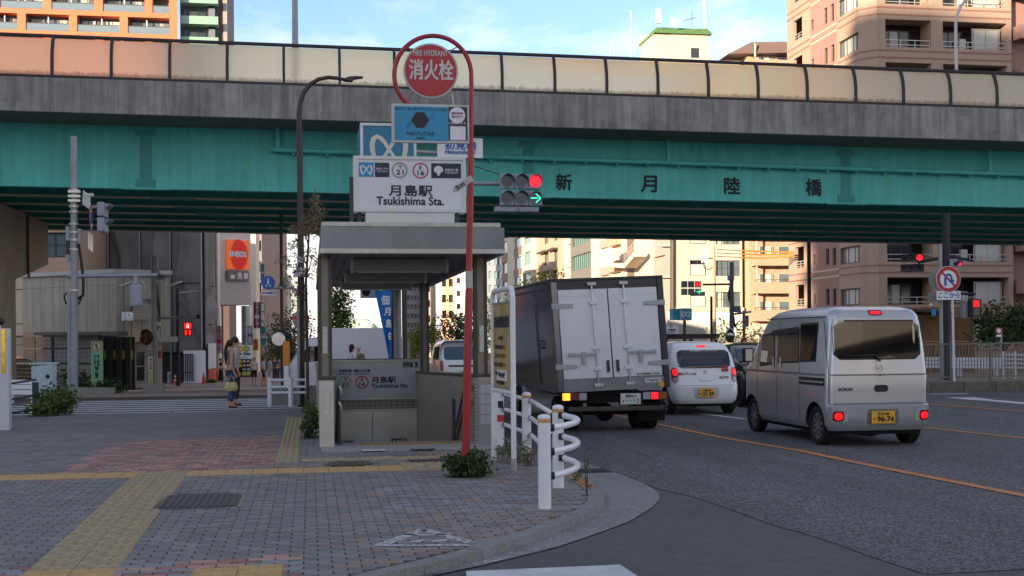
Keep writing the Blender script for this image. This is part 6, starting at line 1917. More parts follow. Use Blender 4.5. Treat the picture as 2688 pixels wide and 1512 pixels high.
# side door and seams
mb = MB(); mb.box(-BXW - .012,-BXW - .001,1.55,2.75,BZ0 + .1,BZ1 - .2); sd = tb(mb).build('side_door',STEELM,trk,**LW)
mb = MB(); mb.box(-BXW - .018,-BXW - .0125,1.53,1.56,BZ0 + .06,BZ1 - .16); tb(mb).build('door_gap',UNDER,sd,**LW)
mb = MB(); mb.box(-BXW - .03,-BXW - .001,.06,BL,BZ1 - .12,BZ1 - .08); tb(mb).build('side_rail',TRIMK,trk,**LW)
mb = MB(); mb.box(-BXW - .02,-BXW - .001,.06,BL,BZ0 - .03,BZ0 + .04); tb(mb).build('side_skirt',STEELM,trk,**LW)
mb = MB()
for zz in (BZ0 + .85,BZ0 + .8): mb.box(-BXW - .006,-BXW - .001,.85,1.35,zz,zz + .03)
letters(mb,'TIGER',(-BXW - .006,1.12,BZ0 + .75),(0,-1,0),(0,0,1),.45,.05,.03); tag(tb(mb).build('side_decal',INKD,trk,**LW),kind='stuff')
# chassis
mb = MB()
for x in (-.38,.38): mb.box(x - .04,x + .04,.1,6.0,.52,.70)
mb.build('chassis',UNDER,trk,**LW)
mb = MB(); mb.box(-.85,.85,.12,.2,.5,.7); mb.build('cross_member',UNDER,trk,**LW)
mb = MB(); mb.box(-.82,.88,-.02,.08,.36,.44); mb.build('rear_bumper',mat('rusty_bumper',c(76,72,68),.5,.5,var=.3,vs=8),trk,**LW,bevel=.01)
for s_ in (-1,1):
 x0,x1 = sorted((s_ * .48,s_ * .93)); mb = MB(); mb.box(x0,x1,-.01,.09,.54,.69); lm = mb.build('tail_lamp',PLAST,trk,**LW,bevel=.01)
 segs = ((.36,.44,LAMPC if s_ > 0 else LAMPC),(.5,.66,LAMPR),(.7,.84,None))
 for i in range(3):
  a,b = s_ * (.5 + i * .145),s_ * (.63 + i * .145); a,b = sorted((a,b))
  mm = [LAMPC,LAMPON if s_ > 0 else LAMPR,mat('amber_lens',c(150,86,30),.2) if s_ > 0 else LAMPA][i]
  MB().box(a,b,-.02,-.011,.555,.675).build(('reverse_lamp','brake_lamp','indicator_lamp')[i],mm,lm,**LW,bevel=.004)
mb = MB(); mb.box(.08,.5,.0,.03,.46,.68); pb = mb.build('plate_bracket',UNDER,trk,**LW)
mb = MB(); mb.box(.1,.46,-.014,-.001,.47,.66); pl_ = mb.build('number_plate',PLATEW,trk,**LW,bevel=.005)
mb = MB(); letters(mb,'葛飾810',(.28,-.0155,.615),(1,0,0),(0,0,1),.19,.05,.03); letters(mb,'せ',(.145,-.0155,.53),(1,0,0),(0,0,1),.04,.045,.03); letters(mb,'・ ・ ・ 2',(.31,-.0155,.53),(1,0,0),(0,0,1),.22,.07,.04); mb.build('characters',DKGREEN,pl_,**LW)
for s_ in (-1,1):
 for x in (.6,.82): wheel(trk,s_ * x,.75,.3,.2,s_,6,RIMS)
 wheel(trk,s_ * .78,4.9,.32,.2,s_,6,RIMS)
 mb = MB(); x0,x1 = sorted((s_ * .5,s_ * .98)); mb.box(x0,x1,.3,.32,.16,.5); mf = mb.build('mud_flap',UNDER,trk,**LW)
 if s_ > 0:
  mb = MB(); letters(mb,'Toprec',(.74,.297,.36),(1,0,0),(0,0,1),.34,.09,.04); mb.build('flap_text',mat('flap_blue',c(70,84,110),.6),mf,**LW)
mb = MB(); mb.ball((0,.75,.3),.17,12,8); mb.tube([(-.5,.75,.3),(.5,.75,.3)],.05,8); mb.build('axle',UNDER,trk,**LS)
# cab
CT = [(.35,.80,4.42,6.0,.05,.1),(1.2,.83,4.42,6.02,.05,.12),(1.9,.78,4.45,5.75,.08,.15),(2.0,.6,4.6,5.5,.1,.15)]
loft(CT,[.35,.8,1.2,1.5,1.9,2.0],[WHITEC,UNDER],'cab',trk)
for sg in (-1,1): mb = MB(); x_ = sg * .83; mb.poly([(x_,4.6,1.25),(x_,5.7,1.25),(x_ * .95,5.6,1.8),(x_ * .95,4.62,1.8)] if sg > 0 else [(x_,4.6,1.25),(x_ * .95,4.62,1.8),(x_ * .95,5.6,1.8),(x_,5.7,1.25)]); mb.build('cab_window',CGLASS,trk,**LW)

# ---- other traffic
def simple_car(name,label,cat,loc,rz,tab,zs,paint_,wheels,r_,rear_glass=None,sides=(),front_glass=None,group=None):
 t = thing(name,label,cat,loc,rz,group); cc = Car(t,tab)
 ws = wheels
 cuts = [((s_ * .46,y,r_),(s_ * 1.0,y,r_),r_ * 1.12) for s_ in (-1,1) for y in ws]
 loft(tab,zs,[paint_,UNDER],'body',t,cuts)
 w_ = max(x[1] for x in tab)
 MB().box(-w_ * .8,w_ * .8,.3,tab[2][3] - .3,r_ * .7,r_ * 1.3).build('underbody',UNDER,t,**LW)
 for s_ in (-1,1):
  for y in ws: wheel(t,s_ * (w_ - .1),y,r_,.18,s_,8,RIMS if paint_ != BLACKC else mat('dark_alloy',c(40,41,44),.3,.8))
  for q in sides: sgrid(cc,q,.006,sg=s_).build('side_window',CGLASS,t,**LS)
 if rear_glass: rgrid(cc,*rear_glass,.006,.08).build('rear_window',CGLASS,t,**LS)
 if front_glass:
  rows = []
  for j in range(7):
   z = front_glass[0] + (front_glass[1] - front_glass[0]) * j / 6; w,yr,yf,rr,rf = lin(tab,z); rows.append([V((-w * .86 + 2 * w * .86 * i / 8,yf + .008 - .02 * abs(i - 4) / 4,z)) for i in range(9)])
  MB().grid(rows[::-1]).build('windscreen',CGLASS,t,**LS)
 return t,cc
CTB = [(.2,.84,.15,4.1,.2,.4),(.32,.88,.05,4.25,.25,.5),(.6,.9,.0,4.3,.25,.5),(.85,.89,.05,4.2,.25,.45),(.95,.86,.12,3.9,.2,.4),(1.02,.82,.3,3.1,.2,.4),(1.3,.70,.6,2.6,.2,.3),(1.42,.62,.9,2.3,.2,.3),(1.47,.4,1.2,2.0,.15,.2)]
bc = gz(1932,28.2);
simple_car('black_car','black oncoming car half hidden behind the silver van','car',(bc.x + .9,bc.y + 3.4,ROAD),math.pi,CTB,[.2,.26,.32,.45,.6,.72,.85,.9,.95,1.02,1.15,1.3,1.38,1.42,1.47],BLACKC,(.85,3.45),.33,None,[[(.95,1.0),(1.8,1.0),(1.75,1.3),(1.1,1.3)],[(1.85,1.0),(2.7,1.0),(2.35,1.3),(1.85,1.3)]],(1.04,1.4))
NVT = [(.25,.78,.06,4.3,.12,.3),(.4,.84,.0,4.38,.12,.35),(.9,.845,.03,4.36,.12,.35),(1.0,.84,.04,4.1,.12,.3),(1.1,.83,.05,3.6,.12,.3),(1.6,.77,.14,3.0,.14,.25),(1.75,.7,.22,2.7,.15,.25),(1.83,.58,.4,2.4,.18,.2),(1.85,.4,.7,2.1,.15,.15)]
nv = gz(1212,45)
nvt,ncc = simple_car('silver_delivery_van','silver delivery van waiting beyond the entrance wall','van',(nv.x,nv.y,zg(nv.y) + ROAD),0,NVT,[.25,.3,.4,.65,.9,1.0,1.1,1.35,1.6,1.68,1.75,1.8,1.83,1.85],SILVER,(.7,3.4),.3,(-.66,.66,1.12,1.62),[[(.4,1.12),(1.5,1.12),(1.5,1.6),(.45,1.6)],[(1.6,1.12),(2.4,1.12),(2.3,1.6),(1.6,1.6)]],(1.14,1.7))
for sg in (-1,1):
 x0,x1 = sorted((sg * .68,sg * .8)); rgrid(ncc,x0,x1,.7,1.1,.01,.03).build('tail_lamp',LAMPR,nvt,**LS)
plate(ncc,nvt,0,.62,.33,.17,PLATEW,'足立400','り','48-16',DKGREEN,.016)
rgrid(ncc,-.5,.5,.86,.93,.01,.02).build('tailgate_garnish',PLAST,nvt,**LW)
# white kei box truck crossing behind the entrance
kb = gz(1036,40)
kt = thing('white_kei_truck','small white box truck seen side on behind the entrance','truck',(kb.x,kb.y,zg(kb.y) + ROAD),R(90))
KW = mat('white_kei_panel',c(196,198,202),.4,coat=.2)
MB().box(-.75,.75,.02,2.15,.62,2.12).build('box_body',KW,kt,**LW,bevel=.02)
for y in (.7,1.45): MB().box(.751,.757,y - .006,y + .006,.64,2.1).build('panel_seam',SHUT,kt,**LW)
MB().box(.745,.765,.02,2.16,2.08,2.125).build('top_rail',STAINL,kt,**LW)
KT = [(.3,.68,2.25,3.35,.06,.2),(.9,.72,2.22,3.4,.06,.22),(1.0,.72,2.22,3.38,.06,.22),(1.6,.66,2.25,3.0,.1,.25),(1.78,.58,2.3,2.85,.12,.2),(1.82,.4,2.4,2.7,.1,.1)]
loft(KT,[.3,.6,.9,1.0,1.3,1.6,1.7,1.78,1.82],[KW,UNDER],'cab',kt)
kc = Car(kt,KT)
for sg in (-1,1): sgrid(kc,[(2.4,1.05),(3.05,1.05),(2.85,1.55),(2.42,1.55)],.006,sg=sg).build('side_window',CGLASS,kt,**LS)
rows = []
for j in range(6):
 z = 1.02 + .56 * j / 5; w,yr,yf,rr,rf = lin(KT,z); rows.append([V((-w * .84 + 2 * w * .84 * i / 8,yf + .006 - .02 * abs(i - 4) / 4,z)) for i in range(9)])
MB().grid(rows[::-1]).build('windscreen',CGLASS,kt,**LS)
for x in (-.5,.5): MB().box(x - .13,x + .13,3.38,3.42,.75,.92).build('headlamp',LAMPC,kt,**LW,bevel=.03)
MB().box(-.65,.65,.2,3.2,.35,.6).build('chassis',UNDER,kt,**LW)
for s_ in (-1,1):
 for y in (.6,2.75): wheel(kt,s_ * .6,y,.27,.15,s_,6)
m_ = MB(); m_.box(.752,.756,.34,.5,1.78,1.92); m_.build('company_mark',MATS['logo_red'],kt,**LW)
m_ = MB(); letters(m_,'MARUYAMA',(.757,.2,1.88),(0,-1,0),(0,0,1),.22,.05,.03); m_.build('company_text',INKD,kt,**LW)
# ================================================================== signals, poles, street furniture
GALV = mat('galvanised_pole',c(150,156,160),.5,.45,var=.15,vs=6)
BRNP = mat('brown_pole_paint',c(58,46,46),.45,var=.1,vs=5)
HOUS = mat('signal_housing',c(150,156,166),.45,var=.06,vs=5)
LENSO = mat('unlit_lens',c(20,21,22),.12,spec=.8)
SIGR = mat('signal_red_lit',c(150,10,20),.3,emit=.3,ecol=(1.0,.012,.03))
SIGG = mat('signal_green_lit',c(20,200,140),.3,emit=.4,ecol=(.02,1.0,.5))
HOODM = mat('hood_grey',c(120,126,134),.5)
DKHO = mat('dark_signal_housing',c(34,36,40),.6)
WPOLE = mat('white_pole_paint',c(206,210,216),.4,var=.08,vs=5)
BLUES = mat('blue_sign',c(28,88,160),.4); REDS = mat('red_sign_ring',c(178,34,42),.4); GREYB = mat('sign_back_grey',c(150,150,146),.5,.3)
def pole(t,base,top,r0,r1=None,m_=None,n=12,name='pole'):
 return MB().tube([base,top],[r0,r0 if r1 is None else r1],n).build(name,m_ or GALV,t,auto=50)
def signal(t,cen,u,n,rows,r=.15,hm=None,pitch=None,gap=None,hood=True):
 """vehicle signal head: rows of lenses, each 'k' dark, 'r' red lit, 'g' arrow lit; u to the right, n towards the viewer"""
 hm = hm or HOUS; pitch = pitch or r * 2.36; gap = gap or r * 2.75
 up = V((0,0,1)); u,n = V(u).normalized(),V(n).normalized()
 for j,row in enumerate(rows):
  for i,k in enumerate(row):
   p = V(cen) + u * (i - (len(row) - 1) / 2) * pitch + up * ((len(rows) - 1) / 2 - j) * gap
   h = r * 1.14
   mb = MB(); mb.obox(p - u * h - up * h * 1.06 - n * .12,u * h * 2,n * .12,up * h * 2.12); bx = mb.build('housing',hm,t,bevel=r * .12)
   mb = MB(); mb.disc(p + n * .004,u,up,r * .98,24,n * .02); mb.build('lens',SIGR if k == 'r' else LENSO,bx)
   mb = MB(); mb.ring(p + n * .026,u,up,r * .96,r * 1.06,24); mb.build('bezel',HOODM,bx)
   if k == 'g':
    mb = MB(); q = p + n * .027
    def bar(a,b):
     A,B = q + u * a[0] * r + up * a[1] * r,q + u * b[0] * r + up * b[1] * r
     mb.beam(A,B,r * .14,r * .14)
    bar((-.8,0),(.35,0)); bar((.05,.72),(.78,.03)); bar((.78,-.03),(.05,-.72))
    mb.build('arrow',SIGG,bx)
   if hood:
    mb = MB(); rws = []
    for a in [R(-5 + 190 * q_ / 14) for q_ in range(15)]:
     e = u * math.cos(a) + up * math.sin(a); L_ = .06 + .16 * max(0,math.sin(a))
     rws.append([p + e * r * 1.05 + n * .02,p + e * r * 1.06 + n * (.02 + L_ * r / .15)])
    mb.grid(rws); mb.build('hood',HOODM if hm is HOUS else DKHO,bx,smooth=True)
U_,N_ = V((1,0,0)),V((0,-1,0))
# ---- main signal over the carriageway with its grey mast
Zm = 30.0
mb_ = gz(1044,Zm)
ms = thing('traffic_signal','six lamp traffic signal showing red and green arrow on grey mast','traffic signal',mb_)
Ym = mb_.y
pole(ms,mb_ - V((0,0,.1)),V((mb_.x,mb_.y,P(1044,440,Zm).z)),.10,.085)
arm_y = PY(1200,483,Ym).z
MB().tube([V((mb_.x,Ym,arm_y + .02)),PY(1312,482,Ym)],.055,10).build('arm',GALV,ms,auto=50)
MB().tube([V((mb_.x,Ym,arm_y + .8)),PY(1160,402,Ym)],.05,10).build('sign_arm',GALV,ms,auto=50)
MB().tube([PY(1241,435,Ym),PY(1275,446,Ym),PY(1312,458,Ym)],.012,6).build('cable',PLAST,ms)
cen = PY(1368.5,498,Ym - .25)
signal(ms,cen,U_,N_,['kkr','kkg'],.152,pitch=.355,gap=.415)
bx = MB(); a,b = PY(1300,541,Ym - .2),PY(1415,556,Ym - .2); bx.box(a.x,b.x,a.y,a.y + .25,b.z,a.z - .004); bx.build('control_box',HOUS,ms,bevel=.02)
mb = MB(); letters(mb,'512',PY(1360,550,Ym - .205),U_,(0,0,1),.11,.04,.02); mb.build('number',INKD,ms)
PB = Plane(V((-1,Ym - .1,0)),V((5,Ym - .1,0)))
bs = boxsign('bridge_name_sign','white bridge name sign with blue lettering behind the red pole','sign',PB,1148,363,1267,414,.05,WHITE,WHITE,fw=3)
mb = MB(); tpx(mb,PB,'初見橋',1168,372,1250,392,.022,.03); tpx(mb,PB,'Hatsumibashi',1169,394,1247,404,.022,.03); mb.build('lettering',mat('sign_blue_ink',c(40,84,160),.5),bs)

# ---- brown street lamp
lb = gz(790,29.6); YL = lb.y
sl_ = thing('street_lamp','dark brown curved street lamp with slim head beside the entrance','street lamp',lb)
crv = [(790,700),(787,420),(785,300),(788,270),(797,243),(813,222),(836,208),(862,203),(890,206),(908,210)]
MB().tube([lb - V((0,0,.1))] + [PY(x,y,YL) for x,y in crv],[.085,.08,.07,.065,.06,.06,.055,.05,.05,.045,.04],12).build('post',BRNP,sl_,auto=60)
a,b = PY(904,207,YL),PY(955,201,YL)
mb = MB(); mb.prism([PY(x,y,YL - .1) for x,y in ((904,210),(925,212),(930,205),(953,202),(953,200),(932,199),(918,200),(905,204))],(0,.22,0)); mb.build('lamp_head',BRNP,sl_,bevel=.01)
MB().tube([PY(790,727,YL),PY(790,703,YL)],[.2,.11],14).build('lower_lamp',mat('pale_lamp',c(176,178,180),.4),sl_,auto=40)
MB().tube([PY(790,690,YL),PY(790,672,YL)],.095,12).build('collar',FRW,sl_,auto=40)
# blue footpath sign on a bent pipe
pb_ = gz(783,29.3); YB_ = pb_.y
t = thing('footpath_sign','round blue footpath sign with small plate on bent grey pipe','sign',pb_)
MB().tube([pb_,PY(783,810,YB_),PY(783,775,YB_),PY(779,764,YB_),PY(768,757,YB_),PY(715,755,YB_)],.035,8).build('pipe',GALV,t,auto=60)
PBs = Plane(V((-8,YB_ - .05,0)),V((-2,YB_ - .05,0)))
mb = MB(); cpx(mb,PBs,704,742,18,.0); mb.disc(PBs.at(704,742,-.004),PBs.u,V((0,0,1)),.163,24,(0,.02,0)); ds = mb.build('sign_disc',BLUES,t)
mb = MB(); cpx(mb,PBs,704,733,2.2,.004); rpx(mb,PBs,702,736,706,746,.003,.005); cpx(mb,PBs,699,750,3,.004,r0=2); cpx(mb,PBs,709,750,3,.004,r0=2); mb.build('pictogram',WHITE,ds)
mb = MB(); rpx(mb,PBs,686,763,722,775,-.01,.0); pl_ = mb.build('small_plate',WHITE,t)
mb = MB(); tpx(mb,PBs,'歩行者優先',688,766,720,772,.003,.03); mb.build('lettering',mat('sign_blue_ink',c(40,84,160),.5),pl_)
# slim poles
def slim(label,px,ytop,Z,r,m_,name='utility_pole',cat='pole',r1=None):
 b = gz(px,Z); t = thing(name,label,cat,b)
 pole(t,b - V((0,0,.1)),V((b.x,b.y,P(px,ytop,Z).z)),r,r1,m_)
 return t,b
slim('thin dark brown pole under the overpass left of the street lamp',740,560,46,.06,BRNP)
t_e,b_e = slim('dark pole carrying blue banner behind the entrance',1031,590,34,.085,BRNP)
slim('slim purple brown pole right of the signal mast in the entrance',1062,590,38,.08,BRNP)
slim('thin dark brown pole before the brown apartments',2125,560,62,.10,BRNP)
t,b = slim('concrete utility pole with wires before the cream office',1876,645,92,.16,mat('pole_concrete',c(170,150,128),.8,var=.1,vs=3),r1=.1)
top = P(1876,650,92)
WIREO = mat('orange_wire_guard',c(196,134,40),.5); WIREK = mat('black_wire',c(40,38,38),.6)
for dy,py in ((0,655),(1,664),(2,673)):
 a = P(1882,py,92); m1 = P(1945,py + 3,92.5); e = P(2085,py + 8 - dy * 4,93)
 MB().tube([a,m1],.03,5).build('wire',WIREK,t); MB().tube([m1,P(2000,py + 5,93),e],.06,5).build('wire_guard',WIREO,t)
for q in (0,7,14): MB().tube([P(1842 + q,655,92),P(1844 + q,690,92)],.08,6).build('insulator',WHITEG,t)
MB().tube([P(1845,678,92),P(1872,678,92)],.05,6).build('cross_arm',FRM,t)
MB().tube([P(1847,690,92),P(1849,704,92),P(1862,708,92),P(1872,700,92)],.04,6).build('cable_loop',WIREK,t)
# banner hanging behind the entrance
BANB = mat('banner_blue',c(24,112,190),.7)
YBn = b_e.y - .15
rows = []
for i in range(9):
 t_ = i / 8; yl = 762 + (955 - 762) * t_; xl_ = 984 + (1022 - 984) * min(1,t_ * 1.05); xr_ = 1028
 rows.append([V((*PY(xl_ + (xr_ - xl_) * k / 5,yl + 5 * k / 5,YBn + .06 * math.sin(k * 1.3 + i))[:2],PY(xl_ + (xr_ - xl_) * k / 5,yl,YBn).z)) for k in range(6)])
bn = thing('street_banner','blue hanging street banner with white characters behind the entrance','banner',PY(1026,955,YBn))
MB().grid(rows[::-1]).build('cloth',BANB,bn,smooth=True)
Pbn = Plane(V((-4,YBn - .12,0)),V((0,YBn - .12,0)))
mb = MB(); tpx(mb,Pbn,'佃',1001,776,1022,800,.0,.03); tpx(mb,Pbn,'月',1009,808,1025,828,.0,.03); tpx(mb,Pbn,'島',1013,838,1027,860,.0,.03); tpx(mb,Pbn,'会',1019,870,1027,892,.0,.02); mb.build('lettering',WHITE,bn)
MB().tube([PY(980,760,YBn),PY(1031,760,YBn)],.02,6).build('rod',GALV,bn)
# pedestrian signal seen from behind at the same mast
sg = P(966,770,34); t = thing('far_signal','traffic signal seen edge on under the entrance ceiling','traffic signal',sg)
mb = MB(); mb.box(sg.x - .2,sg.x + .3,sg.y,sg.y + .4,sg.z - .12,sg.z + .2); mb.build('housing',HOUS,t,bevel=.03)
mb = MB(); mb.disc(V((sg.x - .05,sg.y - .002,sg.z + .04)),U_,(0,0,1),.12,18); mb.build('lens',LENSO,t)
MB().tube([V((sg.x + .3,sg.y + .2,sg.z)),PY(1031,770,sg.y + .2)],.04,6).build('arm',GALV,t)
# white notice flag in the entrance view
fp = gz(1053,36); t = thing('notice_banner','narrow white notice with red characters behind the entrance wall','banner',fp)
Pf_ = Plane(V((-4,fp.y,0)),V((0,fp.y,0))); mb = MB(); rpx(mb,Pf_,1046,885,1057,945,-.02,.0); mb.build('board',WHITE,t)
mb = MB(); tpx(mb,Pf_,'交\n通\n安\n全',1048,892,1055,942,.003,.02); mb.build('lettering',mat('logo_red',c(190,40,46),.5),t)

# ---- left signal pole
la_ = gz(194,29.3); YA = la_.y
sp_ = thing('signal_pole','tall grey signal pole with cables and sign plates by the crosswalk','signal pole',la_)
pole(sp_,la_ - V((0,0,.1)),PY(194,358,YA),.09,.075)
MB().tube([gz(182,29.3) - V((0,0,.05)),PY(182,770,YA)],.05,10).build('conduit',GALV,sp_,auto=50)
MB().tube([PY(203,590,YA),PY(206,640,YA),PY(214,690,YA),PY(219,740,YA),PY(218,775,YA),PY(205,785,YA)],.035,8).build('cable',PLAST,sp_,smooth=True)
MB().tube([PY(176,768,YA),PY(168,776,YA),PY(172,795,YA),PY(188,804,YA),PY(206,798,YA),PY(214,783,YA)],.022,8).build('cable_loop',PLAST,sp_,smooth=True)
MB().tube([PY(176,725,YA),PY(412,722,YA)],.05,10).build('arm',GALV,sp_,auto=50)
for x0,y0,x1,y1 in ((172,594,182,632),(203,600,212,640),(172,668,182,688),(174,632,181,668)):
 a,b = PY(x0,y1,YA - .05),PY(x1,y0,YA - .05); MB().box(a.x,b.x,a.y,a.y + .15,a.z,b.z).build('terminal_box',GALV if y0 != 632 else MATS['rust_brown'],sp_,bevel=.01)
for y in (500,516,542,556,588,610,630,655,762):
 p_ = PY(194,y,YA); MB().tube([p_ - V((0,0,.025)),p_ + V((0,0,.025))],.112,12).build('band',STAIN,sp_)
for x0,y0,x1,y1 in ((178,502,210,530),):
 for q in range(3): MB().box(*(lambda a,b: (a.x,b.x,a.y,a.y + .1,a.z - .03,a.z + .03))(PY(x0,y0 + q * 12,YA - .12),PY(x1,y0,YA - .12))).build('clamp',STAIN,sp_)
# signs on it stand nearly edge-on
def edge_plate(pts,m_,nm,root,th=.012):
 w = [P(x,y,z) for x,y,z in pts]; nrm = (w[1] - w[0]).cross(w[2] - w[0]).normalized() * th
 return MB().prism(w,nrm).build(nm,m_,root)
edge_plate([(216,536,29.2),(236,552,29.9),(236,514,29.9),(218,500,29.2)],WHITE,'name_plate',sp_)
edge_plate([(231,652,29.2),(243,662,29.7),(243,618,29.7),(231,608,29.2)],WHITE,'notice_plate',sp_)
dc = P(238,572,29.5); du = (P(244,576,29.9) - P(232,568,29.1)).normalized()
mb = MB(); mb.disc(dc,du,V((0,0,1)),.3,28,du.cross(V((0,0,1))) * .01); sd_ = mb.build('round_sign',REDS,sp_)
nn = du.cross(V((0,0,1))); nn = nn if nn.dot(-dc) > 0 else -nn
mb = MB(); mb.disc(dc + nn * .014,du,V((0,0,1)),.23,24); mb.build('sign_field',WHITE,sd_)
mb = MB(); mb.beam(dc + nn * .018 - du * .08 - V((0,0,.12)),dc + nn * .018 + du * .06 + V((0,0,.12)),.07,.07); mb.build('sign_arrow',BLUES,sd_)
MB().tube([PY(240,545,YA),PY(262,542,YA)],.035,8).build('signal_arm',GALV,sp_)
for y0 in (530,570):
 hd = PY(268,y0 + 22,YA); mb = MB(); mb.box(hd.x - .07,hd.x + .1,hd.y - .32,hd.y + .32,hd.z - .17,hd.z + .17); h_ = mb.build('signal_housing',HOUS,sp_,bevel=.03)
 for k in (-.2,0,.2):
  mb = MB(); rws = []
  for a in [R(-5 + 190 * q_ / 10) for q_ in range(11)]:
   rws.append([V((hd.x + .1,hd.y + k + .1 * math.cos(a),hd.z + .02 + .12 * math.sin(a))),V((hd.x + .12 + .14 * max(0,math.sin(a)),hd.y + k + .1 * math.cos(a),hd.z + .02 + .12 * math.sin(a)))])
  mb.grid(rws); mb.build('hood',HOODM,h_,smooth=True)
cmr = PY(230,512,YA); MB().box(cmr.x - .02,cmr.x + .14,cmr.y - .05,cmr.y + .05,cmr.z - .03,cmr.z + .04).build('camera',WHITEG,sp_,bevel=.01)
a,b = PY(341,805,YA - .1),PY(373,746,YA - .1); MB().box(a.x,b.x,a.y,a.y + .12,a.z,b.z).build('antenna_panel',HOUS,sp_,bevel=.05)
MB().tube([PY(357,746,YA - .04),PY(357,724,YA)],.05,8).build('hanger',GALV,sp_)
MB().tube([PY(371,735,YA),PY(380,748,YA),PY(381,765,YA)],.03,6).build('bracket',GALV,sp_)
# ---- second pole with pedestrian signal
l2 = gz(405,52); Y2 = l2.y
p2s = thing('signal_pole','grey pole with red pedestrian signal arm before the beige building','signal pole',l2)
pole(p2s,l2 - V((0,0,.1)),PY(405,673,Y2),.14,.13)
MB().tube([PY(398,990,Y2),PY(398,690,Y2)],.05,8).build('conduit',GALV,p2s)
MB().tube([PY(405,835,Y2),PY(522,834,Y2)],.06,8).build('arm',GALV,p2s)
MB().tube([PY(412,740,Y2),PY(416,800,Y2),PY(419,850,Y2),PY(412,868,Y2)],.04,6).build('cable',PLAST,p2s)
MB().tube([PY(405,725,Y2),PY(432,736,Y2)],.04,6).build('bracket',GALV,p2s)
for x,y in ((412,716),(414,850),(415,740)): p_ = PY(x,y,Y2); MB().ball(p_,.14,10,7).build('sensor',WHITEG,p2s,smooth=True)
p_ = PY(520,831,Y2); MB().ball(p_,.1,10,7).build('camera',PLAST,p2s,smooth=True)
p_ = PY(493,864,Y2)
mb = MB(); mb.box(p_.x - .19,p_.x + .19,p_.y,p_.y + .16,p_.z - .3,p_.z + .3); hs_ = mb.build('pedestrian_signal',PLAST,p2s,bevel=.02)
mb = MB(); mb.box(p_.x - .15,p_.x + .15,p_.y - .012,p_.y - .001,p_.z + .02,p_.z + .27); mb.build('red_field',mat('ped_red_glow',c(150,10,16),.4,emit=.18,ecol=(1,.01,.02)),hs_)
mb = MB(); mb.ball((p_.x,p_.y - .015,p_.z + .22),.028,8,6,sc=(1,.3,1)); mb.box(p_.x - .05,p_.x + .05,p_.y - .022,p_.y - .013,p_.z + .05,p_.z + .18); mb.build('standing_figure',mat('ped_figure_lit',c(255,190,190),.4,emit=.25,ecol=(1,.45,.4)),hs_)
for q in (-.08,.08): MB().box(p_.x + q - .05,p_.x + q + .05,p_.y - .012,p_.y - .001,p_.z - .26,p_.z - .03).build('timer_field',MATS['ped_red_glow'],hs_)
# convex mirror beside it
m0 = gz(388,51); t = thing('convex_mirror','round convex traffic mirror on thin post beside second pole','mirror',m0)
pole(t,m0,P(390,868,51),.04); mb = MB(); mp0 = P(384,885,50.9); mb.grid([[mp0 + V((-.3,-.6,0)).normalized() * (.06 - .4 * r_ * r_) + V((math.cos(a) * r_ * .85,-math.cos(a) * r_ * .4,math.sin(a) * r_)) for a in [2 * math.pi * i / 18 for i in range(18)]] for r_ in (.01,.15,.27,.34)],closed=True); mb.build('mirror_face',mat('mirror_orange_rim',c(120,90,76),.12,.8),t,smooth=True)
# post plate with red characters
t0p = gz(395,50); t = thing('notice_plate','tall narrow notice plate with red and yellow print on post','sign',t0p)
Pn = Plane(V((-20,t0p.y,0)),V((0,t0p.y,0))); mb = MB(); rpx(mb,Pn,389,936,401,1012,-.02,.0); mb.build('board',WHITE,t)
mb = MB(); rpx(mb,Pn,390,972,400,1008,.0005,.004); mb.build('yellow_field',mat('pale_yellow_print',c(206,200,130),.6),t)
mb = MB(); tpx(mb,Pn,'違\n法\n駐\n輪',392,940,399,970,.003,.03); mb.build('lettering',MATS['logo_red'],t)
mb = MB(); mb.tube([t0p,P(395,936,50.1)],.04,6); mb.build('post',GALV,t)

# ---- bicycle notice frame of bent white pipe
fl_,fr_ = G(1297,1208),G(1349,1232)
PFm = Plane(V((fl_.x,fl_.y,0)),V((fr_.x,fr_.y,0)))
bf = thing('parking_notice','bent white pipe frame holding faded yellow bicycle parking notice','sign',(fl_ + fr_) / 2)
zt_ = P(1349,754,14.4).z
pts = [V((fl_.x,fl_.y,-.05)),V((fl_.x,fl_.y,zt_ - .12))] + [fl_ + (fr_ - fl_) * (.0 + .5 * (1 - math.cos(a)) * .22) + V((0,0,zt_ - .12 + .12 * math.sin(a))) for a in (R(30),R(60),R(90))] + [fr_ + (fl_ - fr_) * (.5 * (1 - math.cos(a)) * .22) + V((0,0,zt_ - .12 + .12 * math.sin(a))) for a in (R(90),R(60),R(30))] + [V((fr_.x,fr_.y,zt_ - .12)),V((fr_.x,fr_.y,-.05))]
RUSTW = mat('chipped_white_paint',c(230,230,230),.4,var=.1,vs=14)
MB().tube(pts,.033,12).build('frame_pipe',RUSTW,bf,auto=60)
zc0 = P(1349,1033,14.4).z
MB().tube([V((fl_.x,fl_.y,zc0)),V((fr_.x,fr_.y,zc0))],.03,10).build('cross_pipe',RUSTW,bf)
MB().tube([V((fr_.x,fr_.y,-.0)),V((fr_.x,fr_.y,.13))],.0345,12).build('rust_patch',mat('rust',c(124,78,50),.9,var=.5,vs=40,col2=c(196,196,196)),bf)
L_ = PFm.len
zb0,zb1 = zc0 + .06,zt_ - .18
YEL = mat('faded_yellow_notice',c(190,168,108),.75,var=.25,vs=5,streak=.35,col2=c(150,136,104))
mb = MB(); PFm.box(mb,.08,L_ - .08,zb0,zb1,-.012,.012); bd = mb.build('notice_board',YEL,bf)
